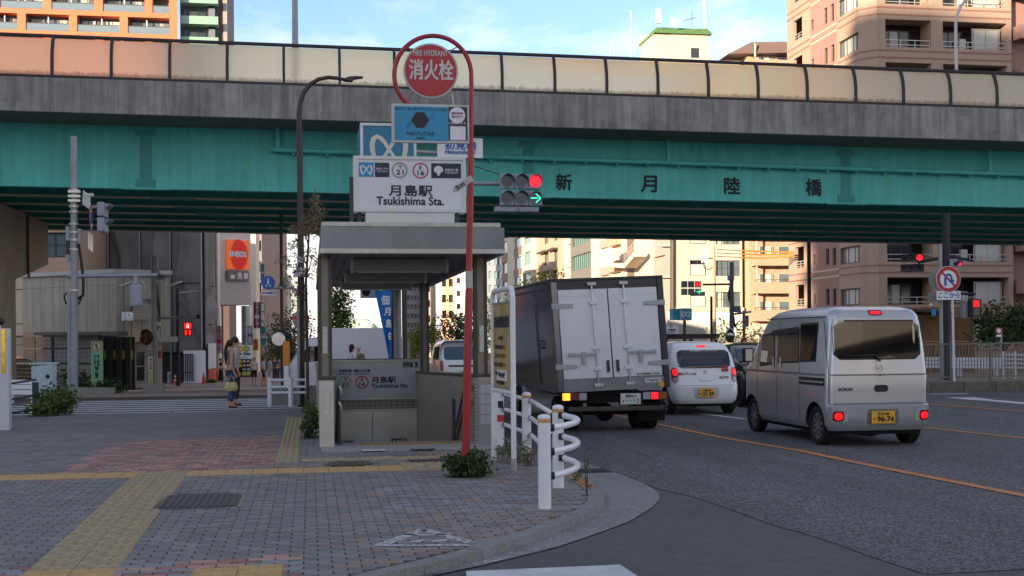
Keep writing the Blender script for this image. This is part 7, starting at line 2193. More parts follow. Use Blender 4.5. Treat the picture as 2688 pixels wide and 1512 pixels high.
mb = MB(); PFm.box(mb,.05,L_ - .05,zb1 + .001,zb1 + .03,-.018,.018); PFm.box(mb,.05,L_ - .05,zb0 - .03,zb0 - .001,-.018,.018); mb.build('board_trim',GREYB,bd)
mb = MB(); letters(mb,'自転車放置禁止区域',PFm.p(L_ / 2,zb1 - .22,.014),PFm.u,(0,0,1),L_ * .72,.14,.03); mb.build('heading',INKD,bd)
for i,wd_ in enumerate((.3,.55,.62,.6,.5,.42)):
 mb = MB(); letters(mb,('この区域','自転車を放置する','ことはできません','撤去し保管します','保管場所・返還','中央区役所')[i],PFm.p(L_ * .42,zb1 - .42 - i * .11,.014),PFm.u,(0,0,1),L_ * wd_,.05,.02); mb.build('text_line',INKD,bd)
mb = MB(); PFm.box(mb,L_ * .25,L_ * .75,zb0 + .07,zb0 + .2,.0125,.016); q_ = mb.build('white_label',WHITE,bd)
mb = MB(); letters(mb,'中央区',PFm.p(L_ / 2,zb0 + .135,.018),PFm.u,(0,0,1),L_ * .3,.06,.03); mb.build('lettering',INKD,q_)
mb = MB(); PFm.box(mb,L_ * .58,L_ * .82,zb1 - .95,zb1 - .5,.0125,.014); mb.build('map_print',mat('map_print',c(160,110,80),.7,var=.6,vs=20,col2=c(190,168,108)),bd)

# ---- guard posts with pipe rails
GPW = mat('guard_white',c(230,232,236),.35,var=.06,vs=6,coat=.2)
BANDY = mat('reflector_band',c(196,150,86),.5)
gposts = [(1313,1172,'white guard post farthest along the kerb behind the notice frame'),(1383,1206,'white guard post between notice frame and curved rails'),(1466,1281,'white guard post at the kerb end of the curved rails'),(1430,1336,'front white guard post standing clear on the bricks')]
gp_w = []
for px,py,lab in gposts:
 g_ = G(px,py); gp_w.append(g_)
 t = thing('guard_post',lab,'bollard',g_,group='guard posts by the kerb')
 mb = MB(); mb.tube([(0,0,-.05),(0,0,.84)],.06,18); mb.build('post',GPW,t,**LW,auto=50)
 mb = MB(); mb.tube([(0,0,.79),(0,0,.825)],.0615,18); mb.build('reflector_band',BANDY,t,**LW,auto=50)
 mb = MB(); mb.grid([[V((.062 * math.cos(a) * math.cos(e),.062 * math.sin(a) * math.cos(e),.84 + .028 * math.sin(e))) for a in [2 * math.pi * i / 18 for i in range(18)]] for e in (0,R(35),R(65),R(89))],closed=True); mb.build('cap',GPW,t,**LS)
rail = thing('guard_rail','three curved and straight white pipe rails joining the guard posts','guard rail',gp_w[2])
A_,B_,C_,D_ = gp_w
side = V((.09,0,0))
for k,z in enumerate((.74,.52,.30)):
 # bow from the front post out over the kerb to the second
 p0 = D_ + V((.07,.02,z)); p3 = C_ + V((.05,-.05,z + .02))
 pts = []
 for i in range(13):
  s_ = i / 12; b_ = p0.lerp(p3,s_); bow = math.sin(math.pi * min(1,s_ * 1.05)) ** .8 if 0 < s_ < 1 else 0
  pts.append(b_ + V((.19 * bow,-.03 * bow,0)))
 MB().tube(pts,.03,12).build('bent_pipe',GPW,rail,auto=70)
 for q in (p0,p3): MB().tube([q - V((.06,0,0)),q + V((.025,0,0))],.036,10).build('clamp',PLAST,rail)
 MB().tube([C_ + V((-.03,.06,z + .02)),B_ + V((.05,-.03,z + .02)),A_ + V((.06,0,z + .02)),V((A_.x - .02,A_.y + 8,z))],.027,10).build('pipe',GPW,rail,auto=50)
 for q in (C_ + V((-.03,.06,z + .02)),B_ + V((.05,-.06,z + .02)),A_ + V((.06,-.06,z + .02))): MB().tube([q + V((0,.02,0)),q - V((0,.03,0))],.034,10).build('clamp',PLAST,rail)
# concrete pads of the posts
mb = MB(); a_,b_ = D_,C_
PADM = mat('pad_concrete',c(134,134,128),.9,var=.2,vs=8)
for i,q in enumerate((D_,C_)): tag(MB().box(q.x - .2,q.x + .22,q.y - .16,q.y + .16,-.03,.0055).build('post_pad',PADM),('front','rear')[i] + ' concrete pad set in the bricks under a guard post','concrete pad')
# small stickers on the far post
PA = Plane(V((A_.x - 1,A_.y - .066,0)),V((A_.x + 1,A_.y - .066,0))); t = thing('post_sticker','small sign stickers on the farthest guard post','sticker',A_ + V((0,-.066,.6)))
mb = MB(); PA.box(mb,.96,1.04,.56,.66,.0,.004); mb.build('black_label',INKD,t); mb = MB(); PA.box(mb,.95,1.05,.36,.46,.0,.004); mb.build('red_label',MATS['logo_red'],t)

# ---- white guard fence at the crossing
wf = thing('white_guard_fence','short white pipe fence beside the lamp post at the crosswalk','fence',gz(734,29.2))
Yw = gz(734,29.2).y
for px in (707,762):
 p_ = gz(px,29.2); MB().tube([p_ - V((0,0,.05)),V((p_.x,p_.y,.66))],.055,12).build('post',GPW,wf,auto=50)
for y in (998,1016,1031): MB().tube([PY(707,y,Yw),PY(812,y - 1,Yw)],.03,8).build('rail',GPW,wf)
MB().box(PY(712,1000,Yw + .9).x,PY(860,1000,Yw + .9).x,Yw + .9,Yw + 1.1,-.1,.42).build('kerb_wall',PADM,wf)
# ---- beacon with solar panel
bc_ = gz(757,33); t = thing('solar_beacon','orange and white beacon post with small solar panel','beacon',bc_)
Yc_ = bc_.y
a,b = PY(743,960,Yc_),PY(760,896,Yc_); MB().box(a.x,b.x,a.y,a.y + .18,a.z,b.z).build('orange_box',mat('beacon_orange',c(216,136,40),.5),t,bevel=.015)
a,b = PY(745,1010,Yc_),PY(757,960,Yc_); MB().box(a.x,b.x,a.y,a.y + .16,zg(a.y),b.z - .002).build('white_post',WHITE,t)
edge_plate([(737,879,33),(765,892,33.2),(766,880,33.8),(742,868,33.6)],mat('solar_cell',c(40,44,60),.2),'solar_panel',t,.03)
mb = MB(); q = P(731,890,33); mb.ring(q,U_,(0,0,1),.12,.18,20); mb.disc(q + V((0,.01,0)),U_,(0,0,1),.15,20); mb.build('mirror',mat('mirror_grey',c(150,154,160),.1,.9),t)
q = P(790,840,29.8); t = thing('plastic_globe_cover','clear plastic hooded device with red band on the lamp post','hood',q)
MB().ball(q + V((0,.25,0)),.2,14,10,sc=(1,.7,1.3)).build('hood',mat('clear_plastic',c(150,150,150),.15,spec=.7),t,smooth=True)
MB().tube([q + V((0,.25,.03)),q + V((0,.25,.1))],.203,14).build('red_band',MATS['logo_red'],t)

# ---- left edge: green fence, cabinet, white post
GRNF = mat('dark_green_fence',c(34,58,56),.5)
g0,g1 = gz(5,22.4),gz(92,25.8)
gf = thing('green_fence','dark green pipe fence section at the pavement edge','fence',g1)
for p_,yt,Z in ((g0,1022,22.4),(g1,1004,25.8)): MB().box(p_.x - .06,p_.x + .06,p_.y - .05,p_.y + .05,-.02,P(50,yt,Z).z).build('post',GRNF,gf,bevel=.01)
for f_ in (.97,.55,.18): MB().tube([g0 + V((-.5,-.4,.72 * f_)),g1 + V((0,0,.78 * f_))],.022,8).build('rail',GRNF,gf)
cbn = gz(112,27.2); t = thing('roadside_cabinet','pale blue metal roadside cabinet leaning behind the green fence','cabinet',cbn)
a,b = P(86,1045,27.2),P(137,962,27.2)
mb = MB(); mb.hexa([V((a.x,a.y,-.02)),V((b.x,b.y,-.02)),V((b.x,b.y + .5,-.02)),V((a.x,a.y + .5,-.02)),V((a.x - .03,a.y,b.z)),V((b.x,b.y,b.z + .05)),V((b.x,b.y + .5,b.z + .05)),V((a.x - .03,a.y + .5,b.z))]); mb.build('case',mat('pale_blue_metal',c(176,196,204),.5,var=.12,vs=4),t,bevel=.01)
mb = MB(); mb.box(a.x - .06,b.x + .03,a.y - .04,a.y + .54,b.z + .0501,b.z + .08); mb.build('lid',MATS['pale_blue_metal'],t)
mb = MB(); m_x = a.x + (b.x - a.x) * .58; mb.box(m_x - .004,m_x + .004,a.y - .008,a.y - .001,.02,b.z - .02); mb.build('door_seam',SHUT,t)
mb = MB(); mb.ball((b.x - .1,a.y - .05,b.z - .22),.05,8,6); mb.build('knob',PLAST,t,smooth=True)
wp = gz(13,21.6); t = thing('white_barrier_post','white post with gold reflective face at the edge of view','barrier post',wp)
a,b = P(-6,1098,21.6),P(21,862,21.6); MB().box(a.x,b.x,a.y,a.y + .2,-.02,b.z).build('post',WPOLE,t,bevel=.01)
MB().box(a.x + .07,a.x + .14,a.y - .01,a.y - .001,P(12,980,21.6).z,b.z - .01).build('gold_strip',mat('gold_foil',c(196,168,70),.15,.9,var=.4,vs=9),t)
q = P(0,844,21.8); t = thing('mirror_ball','round black camera dome at the edge of view','camera',q); MB().ball(q,.075,14,10).build('dome',PLAST,t,smooth=True)
MB().tube([q,q - V((0,0,.25))],.02,8).build('stem',WPOLE,t)
gr_ = thing('white_road_rail','white guard rail on the side street behind the green fence','guard rail',gz(40,31))
for y in (1002,1015,1029): a,b = P(-30,y,31),P(90,y + 1,31); MB().beam(a,b,.04,.11).build('rail',GPW,gr_)
for px in (30,85): p_ = gz(px,31.1); MB().tube([p_,V((p_.x,p_.y,P(px,998,31.1).z))],.05,8).build('post',GPW,gr_)

# ---- right side: median kerb, fence, signs and signals
ky = G(2560,1026,ROAD).y; kx0,kx1 = G(2415,1026,ROAD).x,30
mb = MB(); mb.box(kx0 - 3,kx1,ky,ky + 8,ROAD - .02,ROAD + .26); isl = struct(mb.build('median_island',PAVE2))
xx = kx0 - 3
while xx < 26:
 tag(MB().box(xx,xx + .98,ky - .16,ky - .002,ROAD - .02,ROAD + .28).build('kerb_stone',mat('mossy_kerb',c(104,100,90),.9,var=.4,vs=6),isl,bevel=.015)); xx += 1.0
FENCEM = mat('grey_green_fence',c(112,112,102),.5,.3,var=.12,vs=4)
fy = ky + .35
mf = thing('median_fence','grey barred metal fence on the kerbed median','fence',(kx0 + 4,fy,ROAD + .26))
zt_,zb_ = PY(2560,903,fy).z,PY(2560,990,fy).z
fx0,fx1 = PY(2405,940,fy).x,27
MB().beam((fx0,fy,zt_),(fx1,fy,zt_ + .05),.05,.05).build('top_rail',FENCEM,mf); MB().beam((fx0,fy,zb_),(fx1,fy,zb_ + .05),.04,.05).build('bottom_rail',FENCEM,mf)
x = PY(2494,940,fy).x; dx = PY(2598,940,fy).x - x; k = -1
while x + k * dx < fx1:
 xp = x + k * dx; MB().tube([(xp,fy - .03,ROAD + .25),(xp,fy - .03,zt_ + .06)],.035,10).build('post',FENCEM,mf)
 for j in range(1,13):
  xb = xp + dx * j / 13
  if fx0 < xb < fx1: MB().box(xb - .009,xb + .009,fy - .009,fy + .009,zb_ + .03,zt_ - .02).build('bar',FENCEM,mf)
 k += 1
# no U-turn sign
ub_ = PY(2505,1003,fy - .2); Yu = ub_.y
nu = thing('no_u_turn_sign','round no U-turn sign with white plate on white post by fence','sign',V((ub_.x,Yu,ROAD + .2)))
pole(nu,V((ub_.x,Yu,ROAD + .2)),PY(2498,700,Yu),.035,m_=WPOLE)
PN = Plane(V((0,Yu - .06,0)),V((30,Yu - .06,0)))
cen = PN.at(2489,733,0); kk = (PN.at(2499,733) - PN.at(2489,733)).length / 10
mb = MB(); mb.disc(cen,U_,(0,0,1),32 * kk,40,(0,-.012,0)); sd_ = mb.build('sign_disc',WHITE,nu)
mb = MB(); cpx(mb,PN,2489,733,31,.014,r0=22,n=40); a = R(-45); e = V((math.cos(a),0,math.sin(a)))
mb.beam(cen + V((0,-.0145,0)) - e * 24 * kk,cen + V((0,-.0145,0)) + e * 24 * kk,.004,5 * kk,up=(0,0,1)); mb.build('red_ring',REDS,sd_)
mb = MB(); q = cen + V((0,-.018,0)); K = kk
def uu(a,b): return q + V((a * K,0,b * K))
path = [(-8,-16),(-8,2),(-6,9),(0,12),(6,9),(8,2),(8,-4)]
rws = []
for i,(a,b) in enumerate(path):
 p0 = path[max(i - 1,0)]; p1 = path[min(i + 1,len(path) - 1)]; tx,ty = p1[0] - p0[0],p1[1] - p0[1]; l = math.hypot(tx,ty)
 rws.append([uu(a - ty / l * 3,b + tx / l * 3),uu(a + ty / l * 3,b - tx / l * 3)])
mb.grid(rws); mb.poly([uu(0,-3),uu(10,-13),uu(17,-1)]); mb.build('arrow',BLUES,sd_)
mb = MB(); rpx(mb,PN,2459,764,2522,787,-.012,.0); pl_ = mb.build('plate',WHITE,nu); mb = MB(); tpx(mb,PN,'ここから',2463,768,2519,782,.003,.03); mb.build('lettering',mat('sign_blue_ink',c(40,84,160),.5),pl_)
# back of another sign, on a grey pole just behind
gb = PY(2472,1003,fy + .25); t = thing('sign_back','grey back of a round sign on pole behind the U-turn sign','sign',V((gb.x,gb.y,ROAD + .2)))
pole(t,V((gb.x,gb.y,ROAD + .2)),PY(2468,640,gb.y),.055)
q = PY(2463,734,gb.y - .08); mb = MB(); mb.disc(q,U_,(0,0,1),.3,32,(0,.012,0)); mb.build('disc',GREYB,t)
a,b = PY(2437,790,gb.y - .08),PY(2470,768,gb.y - .08); MB().box(a.x,b.x,a.y,a.y + .012,a.z,b.z).build('plate',GREYB,t)
q = PY(2443,800,gb.y - .1); MB().ball(q,.05,10,8).build('dome_camera',WHITEG,t,smooth=True)
a,b = PY(2446,828,gb.y - .1),PY(2457,812,gb.y - .1); MB().box(a.x,b.x,a.y,a.y + .02,a.z,b.z).build('blue_plate',mat('bright_blue_plate',c(30,130,200),.5),t)
# thick dark mast with signals
dk = PY(2483,1000,fy + 1.2); Yd = dk.y
dm = thing('signal_mast','thick dark mast with black traffic signal heads over the median','traffic signal',V((dk.x,Yd,ROAD + .2)))
pole(dm,V((dk.x,Yd,ROAD + .2)),PY(2483,560,Yd),.12,.11,DKHO)
MB().tube([PY(2483,675,Yd),PY(2440,682,Yd),PY(2410,688,Yd)],.05,8).build('arm',DKHO,dm)
cs = PY(2394,690,Yd - .1); uq = V((.80,-.6,0)); nq = V((-.6,-.8,0))
signal(dm,cs + V((0,0,.0)),uq,nq,['kkr','kkk'],.095,DKHO,gap=.3)
cs = PY(2512,690,Yd - .1); signal(dm,cs,V((.75,.66,0)),V((.66,-.75,0)),['kkr'],.085,HOUS)
MB().tube([PY(2483,672,Yd),PY(2545,682,Yd)],.04,8).build('arm',DKHO,dm)
p_ = PY(2563,806,Yd - .2)
mb = MB(); mb.box(p_.x - .17,p_.x + .17,p_.y,p_.y + .2,p_.z - .3,p_.z + .24); hs_ = mb.build('pedestrian_signal',DKHO,dm,bevel=.02)
mb = MB(); mb.box(p_.x - .1,p_.x + .1,p_.y - .01,p_.y - .001,p_.z + .0,p_.z + .2); mb.build('red_field',MATS['ped_red_glow'],hs_)
mb = MB(); mb.box(p_.x - .1,p_.x + .1,p_.y - .01,p_.y - .001,p_.z - .26,p_.z - .04); mb.build('dark_field',LENSO,hs_)
MB().tube([PY(2483,770,Yd),PY(2560,772,Yd - .1)],.04,8).build('arm',DKHO,dm)
p_ = PY(2548,810,Yd + .1); MB().box(p_.x - .22,p_.x - .02,p_.y,p_.y + .22,p_.z - .3,p_.z + .25).build('pedestrian_signal',HOUS,dm,bevel=.03)
# ---- far signal beyond the truck and its pole
f0 = gz(1920,72); Yf_ = f0.y
fs = thing('traffic_signal','distant six lamp signal showing red and green arrow beyond the truck','traffic signal',f0)
pole(fs,f0,PY(1920,688,Yf_),.15,.12,mat('blue_grey_pole',c(96,104,112),.5,.4))
MB().tube([PY(1845,747,Yf_),PY(1920,746,Yf_)],.06,8).build('arm',BRNP,fs)
signal(fs,PY(1815,756,Yf_ - .2),U_,N_,['kkr','kkg'],.16,HOUS,gap=.44,hood=False,pitch=.42)
MB().tube([PY(1917,750,Yf_),PY(1912,775,Yf_),PY(1918,800,Yf_),PY(1925,830,Yf_),PY(1930,860,Yf_)],.06,6).build('cable',WIREK,fs)
for x0,y0,x1,y1 in ((1913,722,1928,736),(1930,803,1945,820),(1957,828,1966,858)): a,b = PY(x0,y1,Yf_ - .2),PY(x1,y0,Yf_ - .2); MB().box(a.x,b.x,a.y,a.y + .3,a.z,b.z).build('control_box',mat('blue_grey_box',c(110,122,134),.5),fs,bevel=.03)
MB().tube([PY(1925,825,Yf_),PY(1972,818,Yf_)],.06,8).build('arm',GALV,fs)
mb = MB(); mb.ring(PY(1944,855,Yf_),U_,(0,0,1),.24,.3,20); mb.build('cable_coil',WIREK,fs)
slim('thin black pole in front of the corrugated wall',1868,778,70,.07,DKHO)
q = P(1917,880,71); t = thing('convex_mirror','hooded convex mirror on the far signal pole','mirror',q); MB().ball(q,.28,14,10,sc=(1,.4,1.6)).build('hood',mat('mirror_grey',c(150,154,160),.1,.9),t,smooth=True)
# second metro entrance across the road
mc_ = gz(1795,80); Yc2 = mc_.y; PM2 = Plane(V((10,Yc2,0)),V((40,Yc2,0)))
m2 = boxsign('metro_cube_sign','small teal metro cube sign across the road by the hatchback','sign',PM2,1787,809,1816,841,.9,FRAMEW,mat('metro_teal',c(20,130,150),.4),fw=1.5)
mb = MB(); heart(mb,PM2,1800,825,21,16,.022); mb.build('emblem',WHITE,m2)
u0,u1,z0,z1 = PM2.rect(1787,809,1816,841); MB().tube([PM2.p((u0 + u1) / 2,zg(Yc2),-.4),PM2.p((u0 + u1) / 2,z0,-.4)],.1,8).build('pole',BRNP,m2)
MB().box(PM2.p(u0,0).x - .5,PM2.p(u0,0).x - .01,Yc2 + .1,Yc2 + .9,z0 + .03,z1 - .03).build('side_face',MATS['metro_teal'],m2)
t = thing('far_subway_entrance','dark low canopy of the subway entrance across the road','subway entrance',gz(1830,80))
a,b = PY(1745,890,Yc2 + .3),PY(1888,876,Yc2 + .3); MB().box(a.x,b.x,a.y,a.y + 4,a.z,b.z).build('canopy',BRNP,t)
for px in (1750,1815,1880): p_ = PY(px,890,Yc2 + .4); MB().box(p_.x - .1,p_.x + .1,p_.y,p_.y + .2,zg(Yc2),p_.z).build('post',BRNP,t)
ns = boxsign('station_sign','small white station name board on the far entrance canopy','sign',PM2,1745,853,1782,876,.15,FRAMEW,WHITE,fw=1)
mb = MB(); tpx(mb,PM2,'月島駅',1752,863,1774,869,.022,.03); tpx(mb,PM2,'Tsukishima Sta.',1750,871,1774,874,.022,.03); mb.build('lettering',INKD,ns)
mb = MB(); cpx(mb,PM2,1762,857,3.5,.022,r0=2.2); mb.build('line_ring',CRIM,ns)
# ================================================================== buildings and clutter beyond the crossing, left
BEIGE = mat('beige_precast',c(212,202,186),.85,var=.1,vs=.6,streak=.22)
BEIGE2 = mat('grey_beige_precast',c(198,190,178),.85,var=.1,vs=.6,streak=.2)
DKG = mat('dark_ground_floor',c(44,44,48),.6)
BLKF = mat('black_steel',c(26,27,30),.5)
def gp2(px,Z): p = P(px,HY,Z); return V((p.x,p.y,0))
kA,kB,kC = gp2(60,66),gp2(305,62.5),gp2(446,64.5)
KL,KR = Plane(kA,kB),Plane(kB,kC)
kb_ = thing('police_box','low beige panelled police box building under the overpass','building',V((kB.x,kB.y,zg(62))))
zt,zo = KL.hit(200,722)[1],KL.hit(200,871)[1]
edges = [60,84,108,139,168,198,228,257,286,305]
for a,b in zip(edges,edges[1:]):            # precast panels
 u0,u1 = KL.hit(a,800)[0],KL.hit(b,800)[0]
 for z0,z1 in ((zo,KL.hit(200,752)[1] - .02),(KL.hit(200,752)[1],zt)):
  mb = MB(); KL.box(mb,u0 + .012,u1 - .012,z0,z1,-.14,0); mb.build('wall_panel',BEIGE,kb_)
ztR,zoR = KR.hit(375,729)[1],KR.hit(375,884)[1]
wnR = KR.rect(345,785,400,838)
mb = MB(); KR.wall(mb,.02,KR.len,zoR,ztR,[wnR],.25); mb.build('side_wall',BEIGE2,kb_)
for px in (325,345,372,420):
 uu_ = KR.hit(px,800)[0]; mb = MB(); KR.box(mb,uu_ - .02,uu_ + .02,zoR,KR.hit(px,842)[1] if 345 < px < 400 else ztR,-.02,.004); mb.build('panel_joint',MATS['joint_dark'],kb_)
window(kb_,KR,wnR,-.2,FRW,GLASSB,1,.06)
railing(kb_,KR,wnR[0] - .05,wnR[1] + .05,wnR[2] - .02,wnR[2] + .75,.25,STEELR,18,1,'balcony_rail')
prismbox(kb_,'core',mat('joint_beige',c(140,132,120),.9),[KL.p(.0,0,-.02)[:2],KL.p(KL.len,0,-.02)[:2],KR.p(KR.len,0,-.4)[:2],KR.p(KR.len,0,-9)[:2],KL.p(0,0,-9)[:2]],zo,zt - .05)
prismbox(kb_,'roof_cap',mat('white_coping',c(206,206,202),.6),[KL.p(-.15,0,.15)[:2],KL.p(KL.len,0,.15)[:2],KR.p(KR.len + .1,0,.15)[:2],KR.p(KR.len + .1,0,-9)[:2],KL.p(-.15,0,-9)[:2]],zt,zt + .22)
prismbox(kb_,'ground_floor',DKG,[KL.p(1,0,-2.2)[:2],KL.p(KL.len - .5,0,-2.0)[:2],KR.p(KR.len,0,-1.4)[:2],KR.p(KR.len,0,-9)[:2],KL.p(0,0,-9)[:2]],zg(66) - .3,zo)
mb = MB(); KL.box(mb,KL.hit(90,880)[0],KL.len + .2,zo - .22,zo - .002,-2.4,.05); mb.build('eave',FRM,kb_)
mb = MB(); KL.box(mb,0,KL.hit(262,900)[0],zg(66) - .3,zo - .25,-1.6,-1.5); mb.build('tiled_base',mat('white_tile_wall',c(168,168,170),.5,var=.08,vs=3),kb_)
# entrance front on the right facet
zd0 = zg(64)
mb = MB(); KR.box(mb,KR.hit(352,900)[0],KR.len,zd0,zoR - .3,-1.0,-.9); mb.build('entry_wall',BEIGE2,kb_)
mb = MB(); KR.box(mb,KR.hit(338,890)[0],KR.len + .2,zoR - .28,zoR,-.9,.5); mb.build('entry_canopy',BEIGE2,kb_)
for x0,x1 in ((350,370),(373,401),(411,432)):
 h = KR.rect(x0,920,x1,1004); window(kb_,KR,h,-.88,FRW if x0 < 405 else FRM,GLASS,0,.07,rails=1)
mb = MB(); rpx(mb,KR,436,920,442,940,-.88,-.8); mb.build('red_box',MATS['logo_red'],kb_)
PTAPE = mat('yellow_tape',c(196,176,76),.6)
for i,px in enumerate((264,275,287,300,311,324,336,347)):
 Pp = gz(px,60 + (i % 2) * .8); t_ = zo - .3
 o = MB().box(Pp.x - .12,Pp.x + .12,Pp.y,Pp.y + .2,zg(60) - .1,t_).build('entry_post',BLKF,kb_)
 if i % 2: z_ = P(px,930,60).z; MB().box(Pp.x - .05,Pp.x + .05,Pp.y - .012,Pp.y - .001,z_ - .25,z_ + .2).build('tape_strip',PTAPE,o)
ks = KR.rect(312,819,334,843)
mb = MB(); KR.box(mb,*ks,.3,.7); q = mb.build('lit_sign',WHITE,kb_,bevel=.02)
mb = MB(); rpx(mb,KR,314,821,333,841,.7005,.705); mb.build('sign_face',mat('koban_face',c(170,176,180),.4,emit=.06),q)
mb = MB(); tpx(mb,KR,'KOBAN',315,834,332,839,.708,.04); mb.build('lettering',WHITE,q); mb = MB(); cpx(mb,KR,323,828,2.6,.708,n=10); mb.build('gold_star',PTAPE,q)
for px in (313,440): a,b = KR.at(px,752,.05),KR.at(px + 9 if px < 400 else px + 8,742,1.2); MB().tube([a,b],.06,6).build('flood_lamp',WHITEG,kb_)
# pink flat block behind
pA,pB = gp2(60,76),gp2(188,76); pk = Plane(pA,pB)
t = thing('corner_building','pinkish building with wide window behind the police box','building',V((pA.x + 2,pA.y + 3,zg(76))))
h = pk.rect(108,610,176,676); mb = MB(); pk.wall(mb,0,pk.len,zg(76),pk.hit(120,470)[1],[h],.3); mb.build('wall',mat('pink_beige_wall',c(196,164,142),.8,var=.06,vs=.4),t)
window(t,pk,h,-.25,FRM,GLASSB,1,.1,rails=1)
mb = MB(); pk.box(mb,.01,pk.len - .01,zg(76),pk.hit(120,470)[1] - .02,-10,-.4); mb.build('core',MATS['pink_beige_wall'],t)

pA,pB = gp2(10,96),gp2(74,96); pw = Plane(pA,pB)
t = thing('white_block','plain pale wall showing between the pier and the police box','building',V((pA.x + 1,pA.y + 3,zg(96))))
mb = MB(); pw.box(mb,-6,pw.len,zg(96),pw.hit(40,590)[1],-8,0); mb.build('wall',CREAM,t)
for y in (760,850,905): mb = MB(); zz = pw.hit(60,y)[1]; pw.box(mb,-6,pw.len,zz - .04,zz + .04,.0,.02); mb.build('joint',FRM,t)

# ---- sheeted scaffold
sA,sB,sC_ = gp2(185,84),gp2(531,80),gp2(566,90)
SS1,SS2 = Plane(sA,sB),Plane(sB,sC_)
sc = thing('scaffolded_building','building wrapped in dark grey scaffold sheeting beside the petrol station','building',V((sB.x - 6,sB.y + 5,zg(80))))
SHEET = mat('scaffold_sheet',c(112,109,105),.75,var=.3,vs=.5,stretch=(1,1,.5))
zt = SS1.hit(400,470)[1]; zb = zg(80)
def sheet(pl,u0,u1,z0,z1,seed):
 rnd = random.Random(seed); nx,nz = 14,16; rows = []
 fold = rnd.uniform(.25,.8); sl = rnd.uniform(-.6,.6); amp = rnd.uniform(.35,.6)
 for j in range(nz + 1):
  t = j / nz; r_ = []
  for i in range(nx + 1):
   s_ = i / nx
   d = .1 + amp * math.exp(-((s_ - fold - sl * (t - .5)) / .09) ** 2) * (1 - t * .6) + .1 * math.sin(s_ * math.pi) * math.sin(t * math.pi * 3 + seed) + rnd.uniform(-.015,.015)
   r_.append(pl.p(u0 + (u1 - u0) * s_,z0 + (z1 - z0) * t,d * math.sin(math.pi * min(1,max(0,s_ * 1.0))) ** .5))
  rows.append(r_)
 return MB().grid(rows).build('sheet',SHEET,sc,smooth=True)
ux = [SS1.hit(x,700)[0] for x in (185,240,287,370,450,531)]
zm = SS1.hit(450,745)[1]; zq = SS1.hit(450,850)[1]
k = 0
for a,b in zip(ux,ux[1:]):
 for z0,z1 in ((zm,zt * .62 + zm * .38),(zt * .62 + zm * .38,zt),(zb + (2.0 if b > ux[3] else .0),zm)):
  k += 1; sheet(SS1,a + .03,b - .03,z0 + .03,z1 - .03,k)
for z0,z1 in ((zm,zt),(zq,zm),(zb + 2.2,zq)): k += 1; sheet(SS2,.05,SS2.len,z0,z1,k)
for a in ux: MB().tube([SS1.p(a,zb,.12),SS1.p(a,zt,.12)],.05,6).build('scaffold_tube',GALV,sc)
prismbox(sc,'core',MATS['joint_dark'],[SS1.p(0,0,-.3)[:2],SS1.p(SS1.len,0,-.3)[:2],SS2.p(SS2.len,0,-.3)[:2],(sA.x,sA.y + 14)],zb,zt)
for x0,x1,y0 in ((489,548,920),):
 q = SS1.rect(x0,y0,545,1008); mb = MB(); SS1.box(mb,q[0],q[1],zb,q[3],.2,.3); mb.build('hoarding',WHITE,sc)
 g = SS1.rect(492,930,518,1000); railing(sc,SS1,g[0],g[1],g[2],g[3],.45,BLKF,5,1,'barred_gate')
# pole with horn loudspeaker
hb_ = gz(467,74); t = thing('loudspeaker_pole','dark pole with horn loudspeaker before the scaffold sheets','pole',hb_)
pole(t,hb_,P(466,757,74),.12,.09,DKHO)
a = P(471,796,74); MB().tube([a,a + V((.25,-.35,-.02)),a + V((.42,-.6,-.05))],[.08,.12,.28],12).build('horn',mat('horn_grey',c(100,100,98),.5),t,auto=40)
MB().tube([P(463,770,74),P(519,765,74)],.06,6).build('cross_arm',GALV,t)

# ---- petrol station
eA,eB = gp2(578,96),gp2(660,98); PE = Plane(eA,eB)
en = thing('petrol_station','white petrol station tower with orange lit logo sign','building',V((eA.x + 1,eA.y + 2,zg(96))))
WRIB = mat('white_ribbed_metal',c(220,216,208),.45,.1,var=.05,vs=.6)
z1,z0 = PE.hit(615,560)[1],PE.hit(615,800)[1]
mb = MB(); rows = [[],[]]; zmid = PE.hit(615,742)[1]
PE.box(mb,0,PE.len,zmid,z1,-2.5,0); mb.build('tower_face',WRIB,en)
mb = MB()
for i in range(61):
 u = PE.len * i / 60; d = .05 if i % 2 else .0
 rows[0].append(PE.p(u,z0,d)); rows[1].append(PE.p(u,zmid,d))
mb.grid(rows); mb.build('ribbed_skirt',WRIB,en)
mb = MB(); PE.box(mb,0,PE.len,z0,z0 + .1,-8,-.02); mb.build('canopy_soffit',WRIB,en)
for px,y0,r_ in ((571,560,.22),(648,803,.42)):
 p_ = gp2(px,95.5); MB().tube([V((p_.x,p_.y,zg(95))),V((p_.x,p_.y,P(px,y0,95.5).z))],r_,16).build('steel_column',STAIN,en,auto=40)
ORL = mat('logo_orange',c(232,110,50),.4,emit=.07); RDL = mat('logo_red_lit',c(206,40,30),.4,emit=.06)
q = PE.rect(592,631,649,707); mb = MB(); PE.box(mb,*q,.001,.25); lg = mb.build('logo_sign',ORL,en)
cc = PE.at(620.5,669,.255); kx = (PE.at(630,669) - PE.at(620,669)).length / 10
mb = MB(); mb.disc(cc,PE.u,V((0,0,1)),25.5 * kx,32,None,0,35 * kx); mb.build('logo_disc',RDL,lg)
mb = MB(); rws = []
for i in range(15):
 a = R(100 + 160 * i / 14); rws.append([cc + PE.u * 25 * kx * math.cos(a) + V((0,0,34 * kx * math.sin(a))) + PE.n * .004,cc + PE.u * (25 - 5 * math.sin(math.pi * i / 14)) * kx * math.cos(a) + V((0,0,(34 - 7 * math.sin(math.pi * i / 14)) * kx * math.sin(a))) + PE.n * .004])
mb.grid(rws); mb.build('logo_swoosh',ORL,lg)
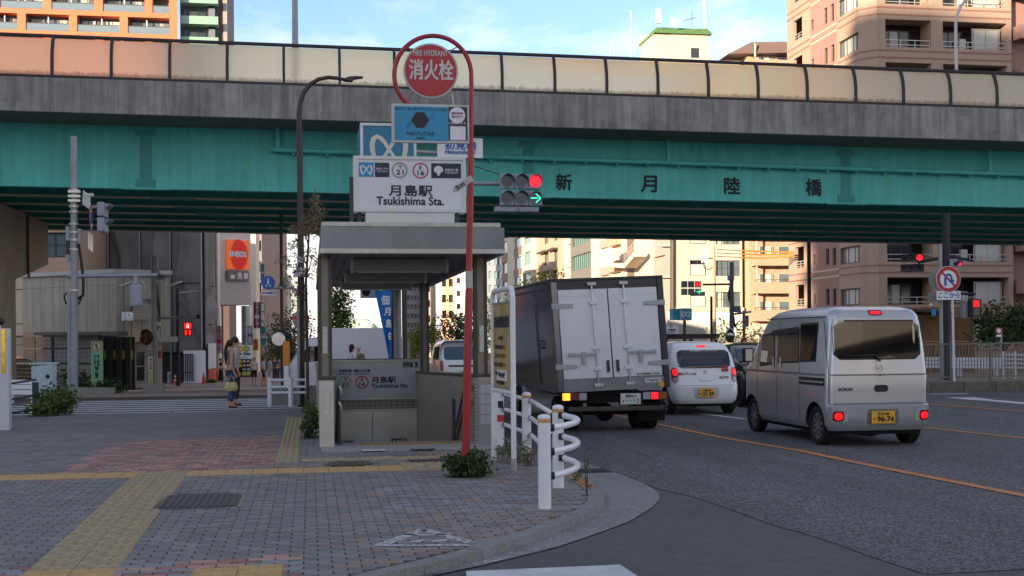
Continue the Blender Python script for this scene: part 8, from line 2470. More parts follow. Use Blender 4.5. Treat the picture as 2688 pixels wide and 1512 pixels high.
mb = MB(); tpx(mb,PE,'ENEOS',598,661,642,674,.262,.07); mb.build('lettering',WHITE,lg)
q = PE.rect(592,711,649,738); mb = MB(); PE.box(mb,*q,.001,.3); ws = mb.build('car_wash_sign',mat('sign_taupe',c(120,112,104),.5),en)
mb = MB(); tpx(mb,PE,'洗 車',618,716,646,733,.304,.04); rpx(mb,PE,600,722,611,732,.3005,.305); mb.build('lettering',WHITE,ws)
mb = MB(); PE.box(mb,PE.hit(583,880)[0],PE.hit(634,880)[0],zg(100),PE.hit(600,803)[1],-6.2,-6); bk = mb.build('shop_wall',CREAM,en)
wz = PE.hit(610,870)[1]
window(en,PE,(PE.hit(584,850)[0],PE.hit(632,850)[0],PE.hit(610,868)[1],PE.hit(610,842)[1]),-5.95,FRM,GLASS,3,.1,rails=1)
mb = MB(); rpx(mb,PE,582,890,634,906,-4,-3.9); rs = mb.build('red_sign',MATS['logo_red'],en); mb = MB(); tpx(mb,PE,'ごみ持込',585,892,632,904,-3.88,.04); mb.build('lettering',PLATEY,rs)
mb = MB(); rpx(mb,PE,584,853,596,880,-2,-1.95); mb.build('red_banner',MATS['logo_red'],en)
# sunlit white wall behind
t = thing('white_wall_building','bright sunlit white wall rising beside the petrol station','building',gz(664,108))
a,b = P(655,HY,108),P(673,HY,108); MB().box(a.x,b.x,a.y,a.y + 8,zg(108),P(664,540,108).z).build('wall',mat('bright_white_wall',c(226,216,196),.75,var=.04,vs=.5),t)
simple_tower('dark balconied apartment slab right of the white wall',674,689,560,125,mat('mauve_wall',c(140,128,130),.7),1,6,GLASS,win=(.1,.9,.2,.7))
# banners and upright signs
def flag(label,px0,y0,px1,y1,Z,m_,s,tm,lean=0,pole_=True,two=None):
 b = gz((px0 + px1) / 2,Z); t = thing('upright_banner',label,'banner',b)
 A,B = gp2(px0,Z),gp2(px1,Z); pl = Plane(A,B)
 mb = MB(); nz = 6; rows = []
 for j in range(nz + 1):
  z = pl.hit(px0,y1)[1] + (pl.hit(px0,y0)[1] - pl.hit(px0,y1)[1]) * j / nz
  rows.append([pl.p(pl.len * i / 3,z,.04 * math.sin(j * 1.1 + i)) for i in range(4)])
 mb.grid(rows); mb.build('cloth',m_,t,smooth=True)
 n = len(s); mb = MB()
 for i,ch_ in enumerate(s):
  hh = (y1 - y0) / n; w_ = min(hh * .85,(px1 - px0) * .72); cx_ = (px0 + px1) / 2; cy_ = y0 + hh * (i + .5)
  tpx(mb,pl,ch_,cx_ - w_ / 2,cy_ - hh * .42,cx_ + w_ / 2,cy_ + hh * .42,.07,.03)
 mb.build('lettering',tm,t)
 if pole_: pole(t,b,V((b.x,b.y,pl.hit(px0,y0 - 2)[1])),.03,m_=WPOLE)
 return t
NAVYC = mat('navy_cloth',c(44,46,96),.8); PINKW = mat('white_cloth',c(206,204,206),.8); MAROON = mat('maroon_cloth',c(110,34,52),.8); REDI = MATS['logo_red']
flag('white and red car wash banner beside the silver column',569,855,582,928,88,PINKW,'洗車ステーション',REDI)
flag('maroon vertical car wash banner high beside the petrol station',666,793,685,862,97,MAROON,'洗車ステーション',PINKW,pole_=False)
flag('blue vertical sign board beside the steel column',650,856,663,905,94,mat('royal_blue_cloth',c(36,60,130),.6),'車検',PINKW)
flag('yellow and red poster right of the petrol station',664,890,678,920,94,mat('poster_yellow',c(206,160,50),.6),'大安',REDI,pole_=False)
flag('tall green and white vertical sign on the far shop',684,795,696,842,112,mat('sign_green',c(70,130,80),.6),'薬局',PINKW,pole_=False)
flag('tall pale vertical sign high on the far shop',684,690,696,740,112,mat('sign_pale',c(190,200,190),.6),'歯科',mat('sign_teal_ink',c(30,110,110),.6),pole_=False)
flag('white vertical sign low on the far shop',686,845,696,905,111,PINKW,'コーヒー',mat('sign_teal_ink',c(30,110,110),.6),pole_=False)
flag('maroon restaurant sign with white characters far down the pavement',698,842,704,908,112,MAROON,'たけめん',PINKW,pole_=False)
dA = gz(641,78); PD = Plane(gp2(622,78),gp2(660,78))
t = thing('service_sign','car service sign board with yellow symbols on brown panel','sign',dA)
mb = MB(); rpx(mb,PD,622,906,660,942,-.1,0); q = mb.build('top_panel',WHITE,t); mb = MB(); rpx(mb,PD,622,942.5,660,990,-.1,0); q2 = mb.build('menu_panel',mat('menu_brown',c(62,42,44),.5),t)
mb = MB(); tpx(mb,PD,'D',626,910,638,922,.004,.12); mb.build('yellow_letter',PLATEY,q); mb = MB(); tpx(mb,PD,'D',642,910,654,922,.004,.12); mb.build('green_letter',mat('lime_print',c(140,180,60),.5),q)
mb = MB(); tpx(mb,PD,'Dr. Drive',626,925,657,932,.004,.06); tpx(mb,PD,'Maintenance',626,936,650,939,.004,.03); mb.build('lettering',INKD,q)
mb = MB()
for i in range(4): rpx(mb,PD,625,945 + i * 10.5,634,953 + i * 10.5,.0005,.005)
rpx(mb,PD,637,976,646,985,.0005,.005); rpx(mb,PD,648,976,657,985,.0005,.005); tag(mb.build('symbols',mat('lime_yellow',c(190,186,60),.5),q2),kind='stuff')
mb = MB()
for i,s_ in enumerate(('車 検','点検・整備','洗 車')): tpx(mb,PD,s_,637,946 + i * 10.5,656,951 + i * 10.5,.005,.03)
mb.build('lettering',WHITE,q2)
# cones, hoarding, air conditioner
CONE = mat('cone_red',c(190,50,40),.6); CONEW = mat('cone_white',c(206,206,206),.6)
cones = [(461,1010,'red and white striped cone beside the loudspeaker pole'),(535,1008,'red traffic cone at the hoarding corner'),(552,1003,'red cone nearest the hoarding in the row'),(561,1002,'second red cone of the hoarding row'),(570,1000,'third red cone of the hoarding row')]
for px,py,lab in cones:
 g_ = G(px,py); t = thing('traffic_cone',lab,'traffic cone',g_,group='cones by the building site')
 MB().box(-.19,.19,-.19,.19,0,.03).build('foot',CONE,t,**LW); MB().tube([(0,0,.03),(0,0,.70)],[.15,.035],14).build('cone',CONE,t,**LW,auto=50)
 if px == 461:
  for z in (.25,.48): MB().tube([(0,0,z),(0,0,z + .1)],[.156 - .164 * (z - .03) / 1,.156 - .164 * (z + .07)],14).build('white_band',CONEW,t,**LW)
g_ = G(452,1005); t = thing('air_conditioner','white air conditioner unit standing by the police box','air conditioner',g_); MB().box(-.3,.3,-.15,.15,0,.75).build('case',ACM,t,**LW,bevel=.02); mb = MB(); mb.ring((-.02,-.152,.4),(1,0,0),(0,0,1),.05,.2,18); mb.build('grille',GALV,t,**LW)
g_ = G(560,1002); t = thing('site_hoarding','white and red site hoarding behind the cone row','hoarding',g_ + V((0,1,0)))
a,b = gp2(546,80),gp2(566,84); ph = Plane(a,b);
for i in range(5): mb = MB(); ph.box(mb,ph.len * i / 5 + .02,ph.len * (i + 1) / 5 - .02,zg(80) + .9,zg(80) + 2.6,0,.04); mb.build('white_panel',CONEW,t); mb = MB(); ph.box(mb,ph.len * i / 5 + .02,ph.len * (i + 1) / 5 - .02,zg(80),zg(80) + .89,0,.04); mb.build('red_panel',CONE,t)
# mesh fence, green notice, planter
fA,fB = gp2(20,50),gp2(262,47); PFn = Plane(fA,fB)
mfn = thing('mesh_fence','dark wire mesh fence in front of the police box','fence',V((fA.x,fA.y,zg(48))))
z0,z1 = zg(49) + .1,PFn.hit(140,882)[1]
mb = MB(); u = 0
while u < PFn.len: PFn.box(mb,u - .006,u + .006,z0,z1,-.006,.006); u += .075
tag(mb.build('vertical_wires',BLKF,mfn),kind='stuff'); mb = MB(); z = z0
while z < z1: PFn.box(mb,0,PFn.len,z - .006,z + .006,.0065,.014); z += .16
tag(mb.build('horizontal_wires',BLKF,mfn),kind='stuff')
for y in (882,915,954): zz = PFn.hit(140,y)[1]; mb = MB(); PFn.box(mb,0,PFn.len,zz - .035,zz + .035,.015,.03); mb.build('fold',BLKF,mfn)
for px in (24,88,137,200,261): uu_ = PFn.hit(px,950)[0]; mb = MB(); PFn.box(mb,uu_ - .05,uu_ + .05,z0 - .4,z1 + .05,-.07,-.0065); mb.build('post',BLKF,mfn)
gA,gB = gp2(239,45.5),gp2(270,45.5); PGn = Plane(gA,gB)
gn = thing('smoking_notice','tall pale green no smoking notice on two posts','sign',gz(254,45.5))
MINT = mat('mint_notice',c(150,206,168),.6,var=.05,vs=2)
mb = MB(); rpx(mb,PGn,239,895,270,1003,-.02,0); mb.build('board',MINT,gn)
mb = MB(); cpx(mb,PGn,254,909,13,.003); mb.build('yellow_disc',mat('notice_amber',c(206,150,60),.6),gn); mb = MB(); cpx(mb,PGn,254,909,9.5,.005); mb.build('pale_disc',WHITE,gn)
mb = MB(); cpx(mb,PGn,254,904,2.2,.007,n=12); mb.beam(PGn.at(254,907,.007),PGn.at(252,913,.007),.03,.03); mb.beam(PGn.at(252,913,.007),PGn.at(256,917,.007),.03,.03); mb.beam(PGn.at(248,903,.007),PGn.at(260,915,.007),.03,.03); tag(mb.build('pictogram',INKD,gn),kind='stuff')
for s_,x0,y0,sz_ in (('路上喫煙',258,932,7),('ポイ捨て',249,932,7),('禁止！',254,962,10)):
 mb = MB()
 for i,ch_ in enumerate(s_): tpx(mb,PGn,ch_,x0 - sz_ / 2,y0 + i * (sz_ + .4),x0 + sz_ / 2,y0 + i * (sz_ + .4) + sz_ * .92,.004,.04)
 mb.build('lettering',mat('notice_ink',c(30,60,46),.6),gn)
for px in (243,268): p_ = gz(px,45.6); MB().tube([p_,V((p_.x,p_.y,P(px,900,45.6).z))],.03,6).build('post',GALV,gn)
pa,pb2 = gz(196,38),gz(300,38)
t = thing('planter_kerb','low concrete planter edge along the side street','planter',pa)
MB().beam(V((pa.x - 3,pa.y,zg(38) + .12)),V((pb2.x,pb2.y,zg(38) + .02)),.25,.3).build('edge',PADM,t); MB().box(pb2.x + .3,pb2.x + 1.0,pb2.y + 4,pb2.y + 4.4,zg(42) - .1,zg(42) + .25).build('block',PADM,t)
# dark parked car behind the fence
cp = gz(40,54)
simple_car('parked_black_car','black parked car behind the mesh fence','car',(cp.x + 1.6,cp.y,zg(54)),R(90),CTB,[.2,.26,.32,.45,.6,.72,.85,.9,.95,1.02,1.15,1.3,1.38,1.42,1.47],BLACKC,(.85,3.45),.33,None,[[(.95,1.0),(1.8,1.0),(1.75,1.3),(1.1,1.3)],[(1.85,1.0),(2.7,1.0),(2.35,1.3),(1.85,1.3)]],(1.04,1.4))
# ---- bamboo screened hut and rail on the right
hA,hB = gp2(2418,50),gp2(2556,50); PHt = Plane(hA,hB)
ht = thing('bamboo_hut','bamboo screened hut with flat dark roof behind the median fence','hut',V((hA.x + 2,hA.y + 1,zg(50))))
BAM = mat('bamboo',c(142,104,70),.7,var=.3,vs=5,stretch=(1,1,.2)); BAM2 = mat('bamboo_pole',c(176,138,96),.6)
n = 46
for i in range(n):
 u0 = PHt.len * i / n; mb = MB(); zt_ = PHt.hit(2490,806)[1]; PHt.box(mb,u0 + .008,u0 + PHt.len / n - .008,zg(50) - .2,zt_ + random.uniform(-.03,.03),0,.03); mb.build('slat',BAM,ht)
for y in (830,897,990): zz = PHt.hit(2490,y)[1]; mb = MB(); mb.tube([PHt.p(-.1,zz,.06),PHt.p(PHt.len + .2,zz,.06)],.035,6); mb.build('rail',BAM2,ht)
for u0,u1,y0,y1 in ((.3,1.0,990,905),(1.5,2.1,880,808)): mb = MB(); mb.tube([PHt.at(2428 + u0 * 30,y0,.1),PHt.at(2428 + u1 * 30,y1,.1)],.035,6); mb.build('brace',BAM2,ht)
mb = MB(); zr = PHt.hit(2490,802)[1]; mb.hexa([PHt.p(-3.2,zr - .1,1.0),PHt.p(PHt.len * .45,zr - .35,1.0),PHt.p(PHt.len * .45,zr - .35,-3),PHt.p(-3.2,zr - .1,-3),PHt.p(-3.2,zr + .0,1.0),PHt.p(PHt.len * .45,zr - .25,1.0),PHt.p(PHt.len * .45,zr - .25,-3),PHt.p(-3.2,zr + .0,-3)]); mb.build('roof',mat('dark_thatch',c(70,62,56),.8,var=.3,vs=4),ht)
mb = MB(); PHt.box(mb,.05,PHt.len,zg(50) - .2,zr - .4,-2.6,-.1); mb.build('interior',BLKF,ht)
t = thing('crash_barrier','white corrugated crash barrier behind the median fence','guard rail',gz(2560,38))
a,b = P(2390,948,38),P(2630,950,38)
for dz in (-.1,.02,.14): MB().beam(a + V((0,0,dz - .06)),b + V((0,0,dz - .06)),.08,.1).build('beam',WPOLE,t)
for px in (2395,2520,2615): p_ = gz(px,38.2); MB().box(p_.x - .07,p_.x + .07,p_.y,p_.y + .1,-.2,a.z).build('post',WPOLE,t)
a,b = P(2636,948,37),P(2760,951,37); t = thing('white_lattice_barrier','white lattice barrier panel at the frame edge','barrier',gz(2680,37))
for i in range(4): MB().beam(a + V((0,0,.2 - .13 * i)),b + V((0,0,.2 - .13 * i)),.04,.05).build('bar',WPOLE,t)
for i in range(5): q = a.lerp(b,i / 4); MB().box(q.x - .03,q.x + .03,q.y + .021,q.y + .06,-.1,q.z + .3).build('post',WPOLE,t)
p_ = gz(2628,40); t = thing('small_round_sign','small round red ringed sign on thin post behind median','sign',p_); pole(t,p_,P(2628,862,40),.03)
q = P(2622,868,39.9); mb = MB(); mb.disc(q,U_,(0,0,1),.11,24,(0,.01,0)); mb.build('disc',WHITE,t); mb = MB(); mb.ring(q - V((0,.004,0)),U_,(0,0,1),.075,.11,24); mb.build('ring',REDS,t); mb = MB(); mb.box(q.x - .09,q.x + .09,q.y - .01,q.y,q.z - .2,q.z - .13); mb.build('plate',WHITE,t)
# low wall and sound barrier beyond the hatchback
t = thing('garden_wall','pale block wall beyond the hatchback under the tan flats','wall',gz(2000,100)); a,b = P(1965,HY,100),P(2080,HY,100); MB().box(a.x,b.x,a.y,a.y + .4,zg(100),P(2000,850,100).z).build('wall',CREAM,t)
# ================================================================== plants
def leafmat(name,col,col2):
 m = bpy.data.materials.new(name); m.use_nodes = True
 t = m.node_tree; lk = t.links.new; b = t.nodes['Principled BSDF']
 g = t.nodes.new('ShaderNodeNewGeometry'); r = t.nodes.new('ShaderNodeValToRGB')
 r.color_ramp.elements[0].color = (*col,1); r.color_ramp.elements[1].color = (*col2,1)
 lk(g.outputs['Random Per Island'],r.inputs[0]); lk(r.outputs[0],b.inputs['Base Color'])
 b.inputs['Roughness'].default_value = .55
 tl = t.nodes.new('ShaderNodeBsdfTranslucent'); lk(r.outputs[0],tl.inputs['Color'])
 mx = t.nodes.new('ShaderNodeMixShader'); mx.inputs[0].default_value = .3
 lk(b.outputs[0],mx.inputs[1]); lk(tl.outputs[0],mx.inputs[2]); lk(mx.outputs[0],t.nodes['Material Output'].inputs[0])
 return m
LEAFD = leafmat('leaf_dark',c(44,62,36),c(78,96,52)); LEAFM = leafmat('leaf_mid',c(60,84,40),c(112,128,60)); LEAFY = leafmat('leaf_sunny',c(110,128,40),c(170,172,64)); LEAFDRY = leafmat('leaf_dry',c(92,78,58),c(140,122,92)); LEAFG = leafmat('leaf_grey',c(60,66,52),c(104,106,82))
BARK = mat('bark',c(84,70,58),.9,var=.3,vs=8)
def leaf(mb,p,s,rnd,asp=.5,droop=0.0):
 d = V((rnd.gauss(0,1),rnd.gauss(0,1),rnd.gauss(0,.7) - droop)).normalized()
 u = d.cross(V((rnd.gauss(0,1),rnd.gauss(0,1),rnd.gauss(0,1)))).normalized(); n = d.cross(u)
 a = s * rnd.uniform(.7,1.3)
 mb.poly([p,p + d * a * .45 + u * a * asp * .5 + n * a * .06,p + d * a,p + d * a * .45 - u * a * asp * .5 + n * a * .06])
def clumps(mb,cen,rad,n,size,rnd,k=14,asp=.55,shell=.55,flat=1.0,droop=0.0):
 """leaves gathered in clumps spread through an ellipsoid, sparser inside"""
 cen = V(cen)
 for _ in range(max(1,n // k)):
  while True:
   q = V((rnd.uniform(-1,1),rnd.uniform(-1,1),rnd.uniform(-1,1)))
   if q.length <= 1 and (q.length > shell or rnd.random() < .35): break
  cc = cen + V((q.x * rad[0],q.y * rad[1],q.z * rad[2])); cr_ = min(rad) * rnd.uniform(.16,.34)
  for _ in range(k):
   leaf(mb,cc + V((rnd.gauss(0,cr_),rnd.gauss(0,cr_),rnd.gauss(0,cr_ * flat))),size,rnd,asp,droop)
def tree(name,label,base,h,crowns,lm,nleaf,size,seed,trunk_r=.12,cat='tree',group=None,asp=.55,stems=None):
 rnd = random.Random(seed)
 t = thing(name,label,cat,base,group=group)
 b = V(base)
 mb = MB(); top = b + V((0,0,h * .62))
 mb.tube([b - V((0,0,.1)),b + V((rnd.uniform(-.05,.05),0,h * .3)),top],[trunk_r,trunk_r * .75,trunk_r * .4],8)
 for cc,rr in crowns:
  e = V(cc); s0 = b.lerp(top,rnd.uniform(.45,.95)); mid = s0.lerp(e,.5) + V((rnd.uniform(-.1,.1),0,.1)); mb.tube([s0,mid,e],[trunk_r * .4,trunk_r * .25,trunk_r * .1],6)
 mb.build('trunk',BARK,t,auto=60)
 mb = MB()
 tot = sum(r_[0] * r_[1] * r_[2] for _,r_ in crowns)
 for cc,rr in crowns: clumps(mb,cc,rr,int(nleaf * rr[0] * rr[1] * rr[2] / tot),size,rnd,asp=asp)
 mb.build('crown',lm,t)
 return t
def shrub(name,label,base,rad,lm,n,size,seed,cat='shrub',cz=None,asp=.55,group=None,k=10,shell=.3,stems=6):
 rnd = random.Random(seed); t = thing(name,label,cat,base,group=group); b = V(base)
 mb = MB(); cz = rad[2] * .9 if cz is None else cz
 clumps(mb,b + V((0,0,cz)),rad,n,size,rnd,k=k,asp=asp,shell=shell)
 mb.v = [(x,y,max(z,b.z + .004)) for x,y,z in mb.v]
 mb.build('foliage',lm,t)
 mb = MB()
 for i in range(stems): mb.tube([b + V((rnd.uniform(-.3,.3) * rad[0],rnd.uniform(-.3,.3) * rad[1],0)),b + V((rnd.uniform(-.8,.8) * rad[0],rnd.uniform(-.8,.8) * rad[1],cz + rad[2] * .5))],[.008,.003],5)
 tag(mb.build('stems',BARK,t),kind='stuff')
 return t
shrub('ivy_plant','dark leafy ivy clump round the foot of the red pole',V((hb.x + .02,hb.y - .02,0)),(.27,.2,.15),LEAFD,900,.06,3,'ivy',.13,.75,k=7)
shrub('weed_clump','tall grassy weeds growing between the notice frame feet',G(1352,1214),(.2,.15,.16),LEAFM,260,.09,4,'weeds',.13,.18,k=8)
shrub('weed_clump','dry reddish weeds at the foot of the middle guard post',G(1390,1222),(.12,.1,.13),LEAFDRY,120,.08,5,'weeds',.1,.2,k=8)
shrub('weed_clump','small weeds in the bricks beside the kerb edge',G(1512,1262),(.07,.1,.06),LEAFM,60,.06,6,'weeds',.05,.2,k=6,stems=2)
shrub('weed_clump','thin tall weed stalk growing at the orange kerb',G(1541,1300),(.03,.03,.22),LEAFM,50,.06,7,'weeds',.25,.2,k=5,stems=2)
for i,(px,py,h_,lab) in enumerate(((820,1150,.2,'leafy weeds at the near foot of the station side wall'),(814,1122,.22,'leafy weeds halfway along the station side wall'),(806,1094,.16,'small weeds at the far end of the station side wall'))):
 b = G(px,py); shrub('wall_weeds',lab,V((xL - .13,b.y,0)),(.12,.3,h_),LEAFM if i else LEAFD,200,.08,20 + i,'weeds',h_ * .9,.6)
shrub('verge_bush','bushy green shrub at the foot of the left signal pole',G(148,1088),(.42,.4,.3),LEAFM,1100,.1,31,cz=.3)
shrub('verge_bush','low shrub under the pale blue cabinet',G(112,1092),(.3,.3,.22),LEAFM,420,.09,32,cz=.2)
for i,(px,py,rx,rz_,lab) in enumerate(((165,1030,.8,.55,'dark bush against the mesh fence'),(290,1022,.5,.25,'low planting below the green notice'),(225,1025,.7,.2,'trailing ground shrub along the planter edge'),(505,1003,.6,.7,'dark potted bush before the site gate'),(555,1006,.3,.12,'grassy tuft beside the red cones'),(215,975,.3,.5,'thin shrub beside the signal pole behind the fence'))):
 shrub('verge_bush',lab,gz(px,41 + i * 1.5) if i not in (3,4) else G(px,py),(rx,rx * .6,rz_),LEAFD if i != 4 else LEAFM,420,.13,40 + i,cz=rz_ * .9)
# straggling dry bamboo beside the lamp
rnd = random.Random(77); bb = gz(806,27.2); t = thing('dry_bamboo_tree','straggling tree with dry brown leafy top behind the lamp post','tree',bb)
Yb_ = bb.y
mb = MB(); mb.tube([bb,PY(806,900,Yb_),PY(803,740,Yb_),PY(812,600,Yb_),PY(828,520,Yb_)],[.04,.035,.03,.02,.008],7)
br = [((804,760),(760,700)),((806,700),(770,640)),((808,640),(790,590)),((806,720),(830,660)),((803,790),(755,765)),((806,690),(735,672)),((810,620),(845,575)),((812,590),(780,600)),((804,820),(760,800))]
for (a,b_) in br: mb.tube([PY(*a,Yb_),PY((a[0] + b_[0]) / 2,(a[1] + b_[1]) / 2 - 8,Yb_),PY(*b_,Yb_)],[.014,.008,.003],5)
mb.build('trunk',BARK,t,auto=60)
mb = MB()
for px,py,sx,sy,n_ in ((828,535,10,22,90),(822,575,20,18,120),(808,605,28,16,130),(775,600,12,10,40),(846,562,8,8,25)):
 for _ in range(n_): leaf(mb,PY(rnd.gauss(px,sx * .55),rnd.gauss(py,sy * .6),Yb_ + rnd.gauss(0,.25)),.15,rnd,.22,.5)
mb.build('dry_leaves',LEAFDRY,t)
mb = MB()
for px,py,sx,sy,n_ in ((772,640,18,12,60),(800,660,26,20,90),(745,680,16,10,45),(770,700,20,14,60),(800,720,24,18,70),(755,735,20,14,50),(780,770,20,14,45),(825,690,12,20,40)):
 for _ in range(n_): leaf(mb,PY(rnd.gauss(px,sx * .6),rnd.gauss(py,sy * .6),Yb_ + rnd.gauss(0,.3)),.13,rnd,.2,.4)
mb.build('crown',LEAFG,t)
# trees seen through and around the entrance
b = gz(893,78); tree('street_tree','tall dense green tree behind the left entrance post',b,6,[(P(893,870,78),(.9,.9,1.3)),(P(888,820,78),(.8,.8,1.2)),(P(898,790,78),(.7,.7,1.0)),(P(884,775,78),(.7,.7,.9))],LEAFM,3200,.2,51)
b = gz(1110,62); tree('street_tree','bright sunlit young tree right of the banner poles',b,3.4,[(P(1105,895,62),(.75,.7,.6)),(P(1122,880,62),(.6,.6,.7)),(P(1100,925,62),(.5,.5,.4))],LEAFY,1500,.16,52,.07)
b = gz(1200,100); tree('street_tree','dark leafy tree behind the silver delivery van',b,6,[(P(1185,870,100),(1.6,1.5,1.4)),(P(1212,895,100),(1.6,1.5,1.3)),(P(1230,860,100),(1.2,1.2,1.2))],LEAFD,2400,.25,53)
b = gz(1290,92); tree('street_tree','light green tree edge beside the right entrance post',b,5,[(P(1288,830,92),(.7,.7,1.6)),(P(1290,880,92),(.8,.7,1.2))],LEAFY,1300,.2,54)
b = gz(1390,70); tree('street_tree','green tree top showing above the truck roof',b,6,[(P(1440,745,70),(1.2,1,.8)),(P(1370,782,70),(1.0,1,.7)),(P(1410,770,70),(1.2,1,.8))],LEAFY,1500,.18,55)
for i,(px,py,Z,r_,lm,lab) in enumerate(((1905,905,76,1.0,LEAFY,'yellow green hedge bush beyond the hatchback roof'),(1950,900,78,1.3,LEAFY,'bright bush beside the far signal pole'),(1975,915,78,.9,LEAFM,'darker bush just before the silver van'))):
 b = gz(px,Z); shrub('roadside_bush',lab,b,(r_,r_ * .8,P(px,py - 18,Z).z - b.z - r_ * .2),lm,1100,.18,60 + i,cz=(P(px,py,Z).z - b.z) * .6)
b = gz(2630,44); tree('garden_tree','spreading dark tree behind the median at the frame edge',b,3.4,[(P(2600,865,44),(.9,.8,.45)),(P(2640,840,44),(1.0,.9,.5)),(P(2680,860,44),(1.0,.9,.55)),(P(2630,880,44),(.9,.8,.4)),(P(2720,835,44),(.8,.8,.5))],LEAFD,3000,.15,56,.1)
for i,(px,py,Z,r_,lab) in enumerate(((726,905,120,2.0,'dark street tree far along the left pavement'),(765,880,100,1.8,'dark tree behind the solar beacon'),(748,930,130,1.6,'lower tree mass at the end of the pavement'),(705,920,140,1.6,'small tree beside the maroon sign'))):
 b = gz(px,Z); tree('street_tree',lab,b,5,[(P(px,py,Z),(r_,r_,r_ * 1.1)),(P(px + 8,py + 22,Z),(r_ * .9,r_,r_))],LEAFD,1500,.28,70 + i)
b = PO.p(PO.hit(362,75)[0],zb0 + .05,-.6); shrub('balcony_shrub','leafy potted shrub on an orange tower balcony',b,(1.2,.4,.9),LEAFM,420,.3,80,cz=1.3)
# grass at the verge
rnd = random.Random(5); mb = MB()
for _ in range(900):
 x = rnd.uniform(-14,-8.7); y = rnd.uniform(35.2,46); z = zg(y) * 1.0 - .02 + (.07 * (y - 35) / 27)
 leaf(mb,V((x,y,z)),.16,rnd,.12,-1.2)
tag(mb.build('verge_grass',LEAFM),'patchy grass on the verge behind the crossing','grass',kind='stuff')
